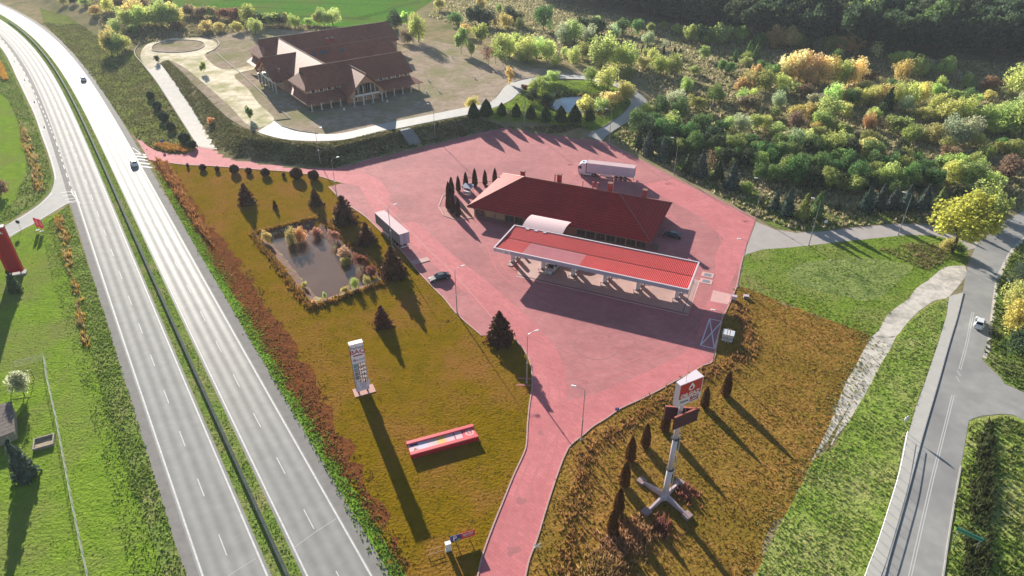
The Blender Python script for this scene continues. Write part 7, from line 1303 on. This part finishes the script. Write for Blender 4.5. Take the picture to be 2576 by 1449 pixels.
tufts('bank_grass_growth', sample(W2g([(1540, 345), (1640, 394), (1780, 470), (1904, 544), (2001, 580), (2151, 567), (2330, 558), (2380, 548), (2250, 535), (2120, 540), (2010, 535), (1950, 505), (1860, 455), (1780, 405), (1690, 355), (1620, 318), (1580, 315)]), 5), (0.15, 0.5), 0.14, [(0.24, 0.31, 0.07), (0.18, 0.24, 0.05), (0.32, 0.34, 0.13)], 3)
for pts_, sg_, cols_ in (([(1854, 716), (2194, 846)], 2.2, [(0.33, 0.22, 0.04), (0.24, 0.30, 0.05), (0.36, 0.28, 0.08)]), ([(2194, 846)] + gl2 + [(1990, 1260), (1940, 1350), (1885, 1460)], 1.8, [(0.33, 0.24, 0.06), (0.28, 0.34, 0.07), (0.40, 0.34, 0.14)]), ([(420, 460), (470, 540), (560, 690), (650, 840), (720, 955), (800, 1085), (880, 1215), (950, 1330), (1015, 1440)], 0.8, [(0.22, 0.20, 0.04), (0.24, 0.14, 0.04), (0.20, 0.28, 0.04)])):
    L_ = W2(pts_); Q_ = []
    for a_, b_ in zip(L_[:-1], L_[1:]):
        n_ = int(math.dist(a_, b_) * 26); t_ = rng.uniform(0, 1, n_); o_ = rng.normal(0, sg_, n_); l_ = math.dist(a_, b_); nx, ny = -(b_[1] - a_[1]) / l_, (b_[0] - a_[0]) / l_
        Q_.append(np.stack([a_[0] + (b_[0] - a_[0]) * t_ + nx * o_, a_[1] + (b_[1] - a_[1]) * t_ + ny * o_], 1))
    tufts('fringe_grass', np.concatenate(Q_), (0.10, 0.40), 0.13, cols_, 3)
# ivy and brambles on the bank, scrub in the upper right, dry yard
BK = [tuple(p[:2]) for p in TOE[:-1]] + W2([(1492, 306), (1359, 302), (1242, 295), (1179, 291), (1092, 307), (1039, 320), (1005, 325), (959, 332), (859, 355), (800, 360), (733, 356), (660, 343), (633, 330), (593, 316), (567, 292), (513, 236), (467, 190), (423, 153), (405, 160)], 3.5) + W2g([(440, 209), (480, 270), (515, 325), (548, 377)])
stair_gap = [tuple((SVec)[:2]) for SVec in (S0 + Vector((-2.9, 0, 0)), S0 + Vector((2.9, -1, 0)), S1 + Vector((2.9, 0, 0)), S1 + Vector((-2.9, 1, 0)))]
bq = sample(BK, 16, (stair_gap,)); tufts('bank_ivy', bq, (0.12, 0.55), 0.2, [(0.10, 0.11, 0.04), (0.14, 0.15, 0.05), (0.19, 0.17, 0.08), (0.08, 0.10, 0.035), (0.26, 0.22, 0.12)], 3)
for k, (x, y) in enumerate([(1660, 975), (1960, 1075), (2320, 1090)]): pass
EM = W2g([(110, 57), (190, 140), (257, 227), (307, 303), (350, 350), (395, 378), (440, 386), (490, 364), (433, 270), (385, 200), (340, 130), (270, 108), (200, 60)])
tufts('olive_weeds', sample(EM, 3.5), (0.2, 0.7), 0.2, [(0.13, 0.15, 0.04), (0.18, 0.19, 0.06), (0.09, 0.10, 0.03), (0.20, 0.17, 0.09)], 3)
SCR = W2([(1080, 60), (1180, 90), (1330, 165), (1480, 180), (1620, 220), (1640, 265), (1580, 320), (1535, 350), (1640, 405), (1780, 478), (1905, 548), (2010, 582), (2150, 570), (2260, 560), (2350, 565), (2440, 590), (2520, 545), (2700, 470), (2800, 200), (2600, 165), (2384, 152), (2150, 142), (1950, 114), (1717, 82), (1525, 52), (1330, 5), (1110, 5)])
tufts('scrub_grass', sample(SCR, 1.7), (0.35, 1.2), 0.34, [(0.54, 0.46, 0.28), (0.38, 0.32, 0.18), (0.33, 0.34, 0.13), (0.60, 0.52, 0.34), (0.26, 0.27, 0.11)], 4)
tufts('scrub_grass', sample([tuple(at(x, y, 3.5)[:2]) for x, y in [(190, -10), (395, -5), (470, 38), (620, 48), (860, 72), (1000, 60), (1000, 90), (640, 72), (560, 88), (440, 98), (350, 110), (270, 80)]], 1.5), (0.35, 1.3), 0.34, [(0.28, 0.24, 0.13), (0.18, 0.18, 0.06), (0.34, 0.29, 0.17)], 4)
YD = W2([(440, 130), (560, 95), (640, 75), (1000, 95), (1180, 125), (1300, 160), (1400, 182), (1290, 205), (1230, 255), (1092, 285), (900, 325), (700, 300), (600, 200)], 3.5)
tufts('yard_weeds', sample(YD, 0.9), (0.06, 0.22), 0.2, [(0.26, 0.22, 0.13), (0.16, 0.18, 0.05), (0.20, 0.17, 0.10)], 3)
tufts('pond_reeds', np.stack([OVC.x + 11.2 * np.cos(np.linspace(0, 6.28, 900)) + rng.normal(0, 0.9, 900), OVC.y + 10.8 * np.sin(np.linspace(0, 6.28, 900)) + rng.normal(0, 0.9, 900)], 1), (0.5, 1.5), 0.18, [(0.30, 0.22, 0.11), (0.14, 0.14, 0.05), (0.22, 0.18, 0.08)], 3, 0)
PM = W2g([(1215, 284), (1280, 262), (1315, 235), (1369, 208), (1479, 207), (1549, 225), (1580, 247), (1580, 263), (1550, 292), (1500, 322), (1430, 314), (1320, 302)])
tufts('pond_grass', sample(PM, 3, ([(OVC.x + 10.5 * math.cos(i * .4), OVC.y + 10 * math.sin(i * .4)) for i in range(16)],)), (0.15, 0.5), 0.2, [(0.18, 0.26, 0.04), (0.24, 0.30, 0.06), (0.12, 0.16, 0.03)], 3)
for i in range(4):
    p, q = PF[i], PF[(i + 1) % 4]; n_ = int((q - p).length * 30); t_ = rng.uniform(0, 1, n_); off = rng.normal(0, 0.45, n_); d = (q - p).normalized()
    tufts('pond_edge_grass', np.stack([p.x + (q.x - p.x) * t_ - d.y * off, p.y + (q.y - p.y) * t_ + d.x * off], 1), (0.35, 0.95), 0.13, [(0.32, 0.19, 0.03), (0.36, 0.16, 0.04), (0.24, 0.16, 0.02)], 3, 0)

# ------------------------------------------------------------------ thin autumn haze
hz_m = bpy.data.materials.new('haze_air'); hz_m.use_nodes = True; t = hz_m.node_tree; t.nodes.remove(t.nodes['Principled BSDF'])
pv = t.nodes.new('ShaderNodeVolumePrincipled'); pv.inputs['Color'].default_value = (0.80, 0.88, 1.0, 1); pv.inputs['Density'].default_value = 0.00011; pv.inputs['Anisotropy'].default_value = 0.2
t.links.new(pv.outputs[0], t.nodes['Material Output'].inputs['Volume'])
tag(MB().bx(-1400, 1400, -300, 1900, -4.0, 95.0).build('haze', hz_m), kind='stuff')
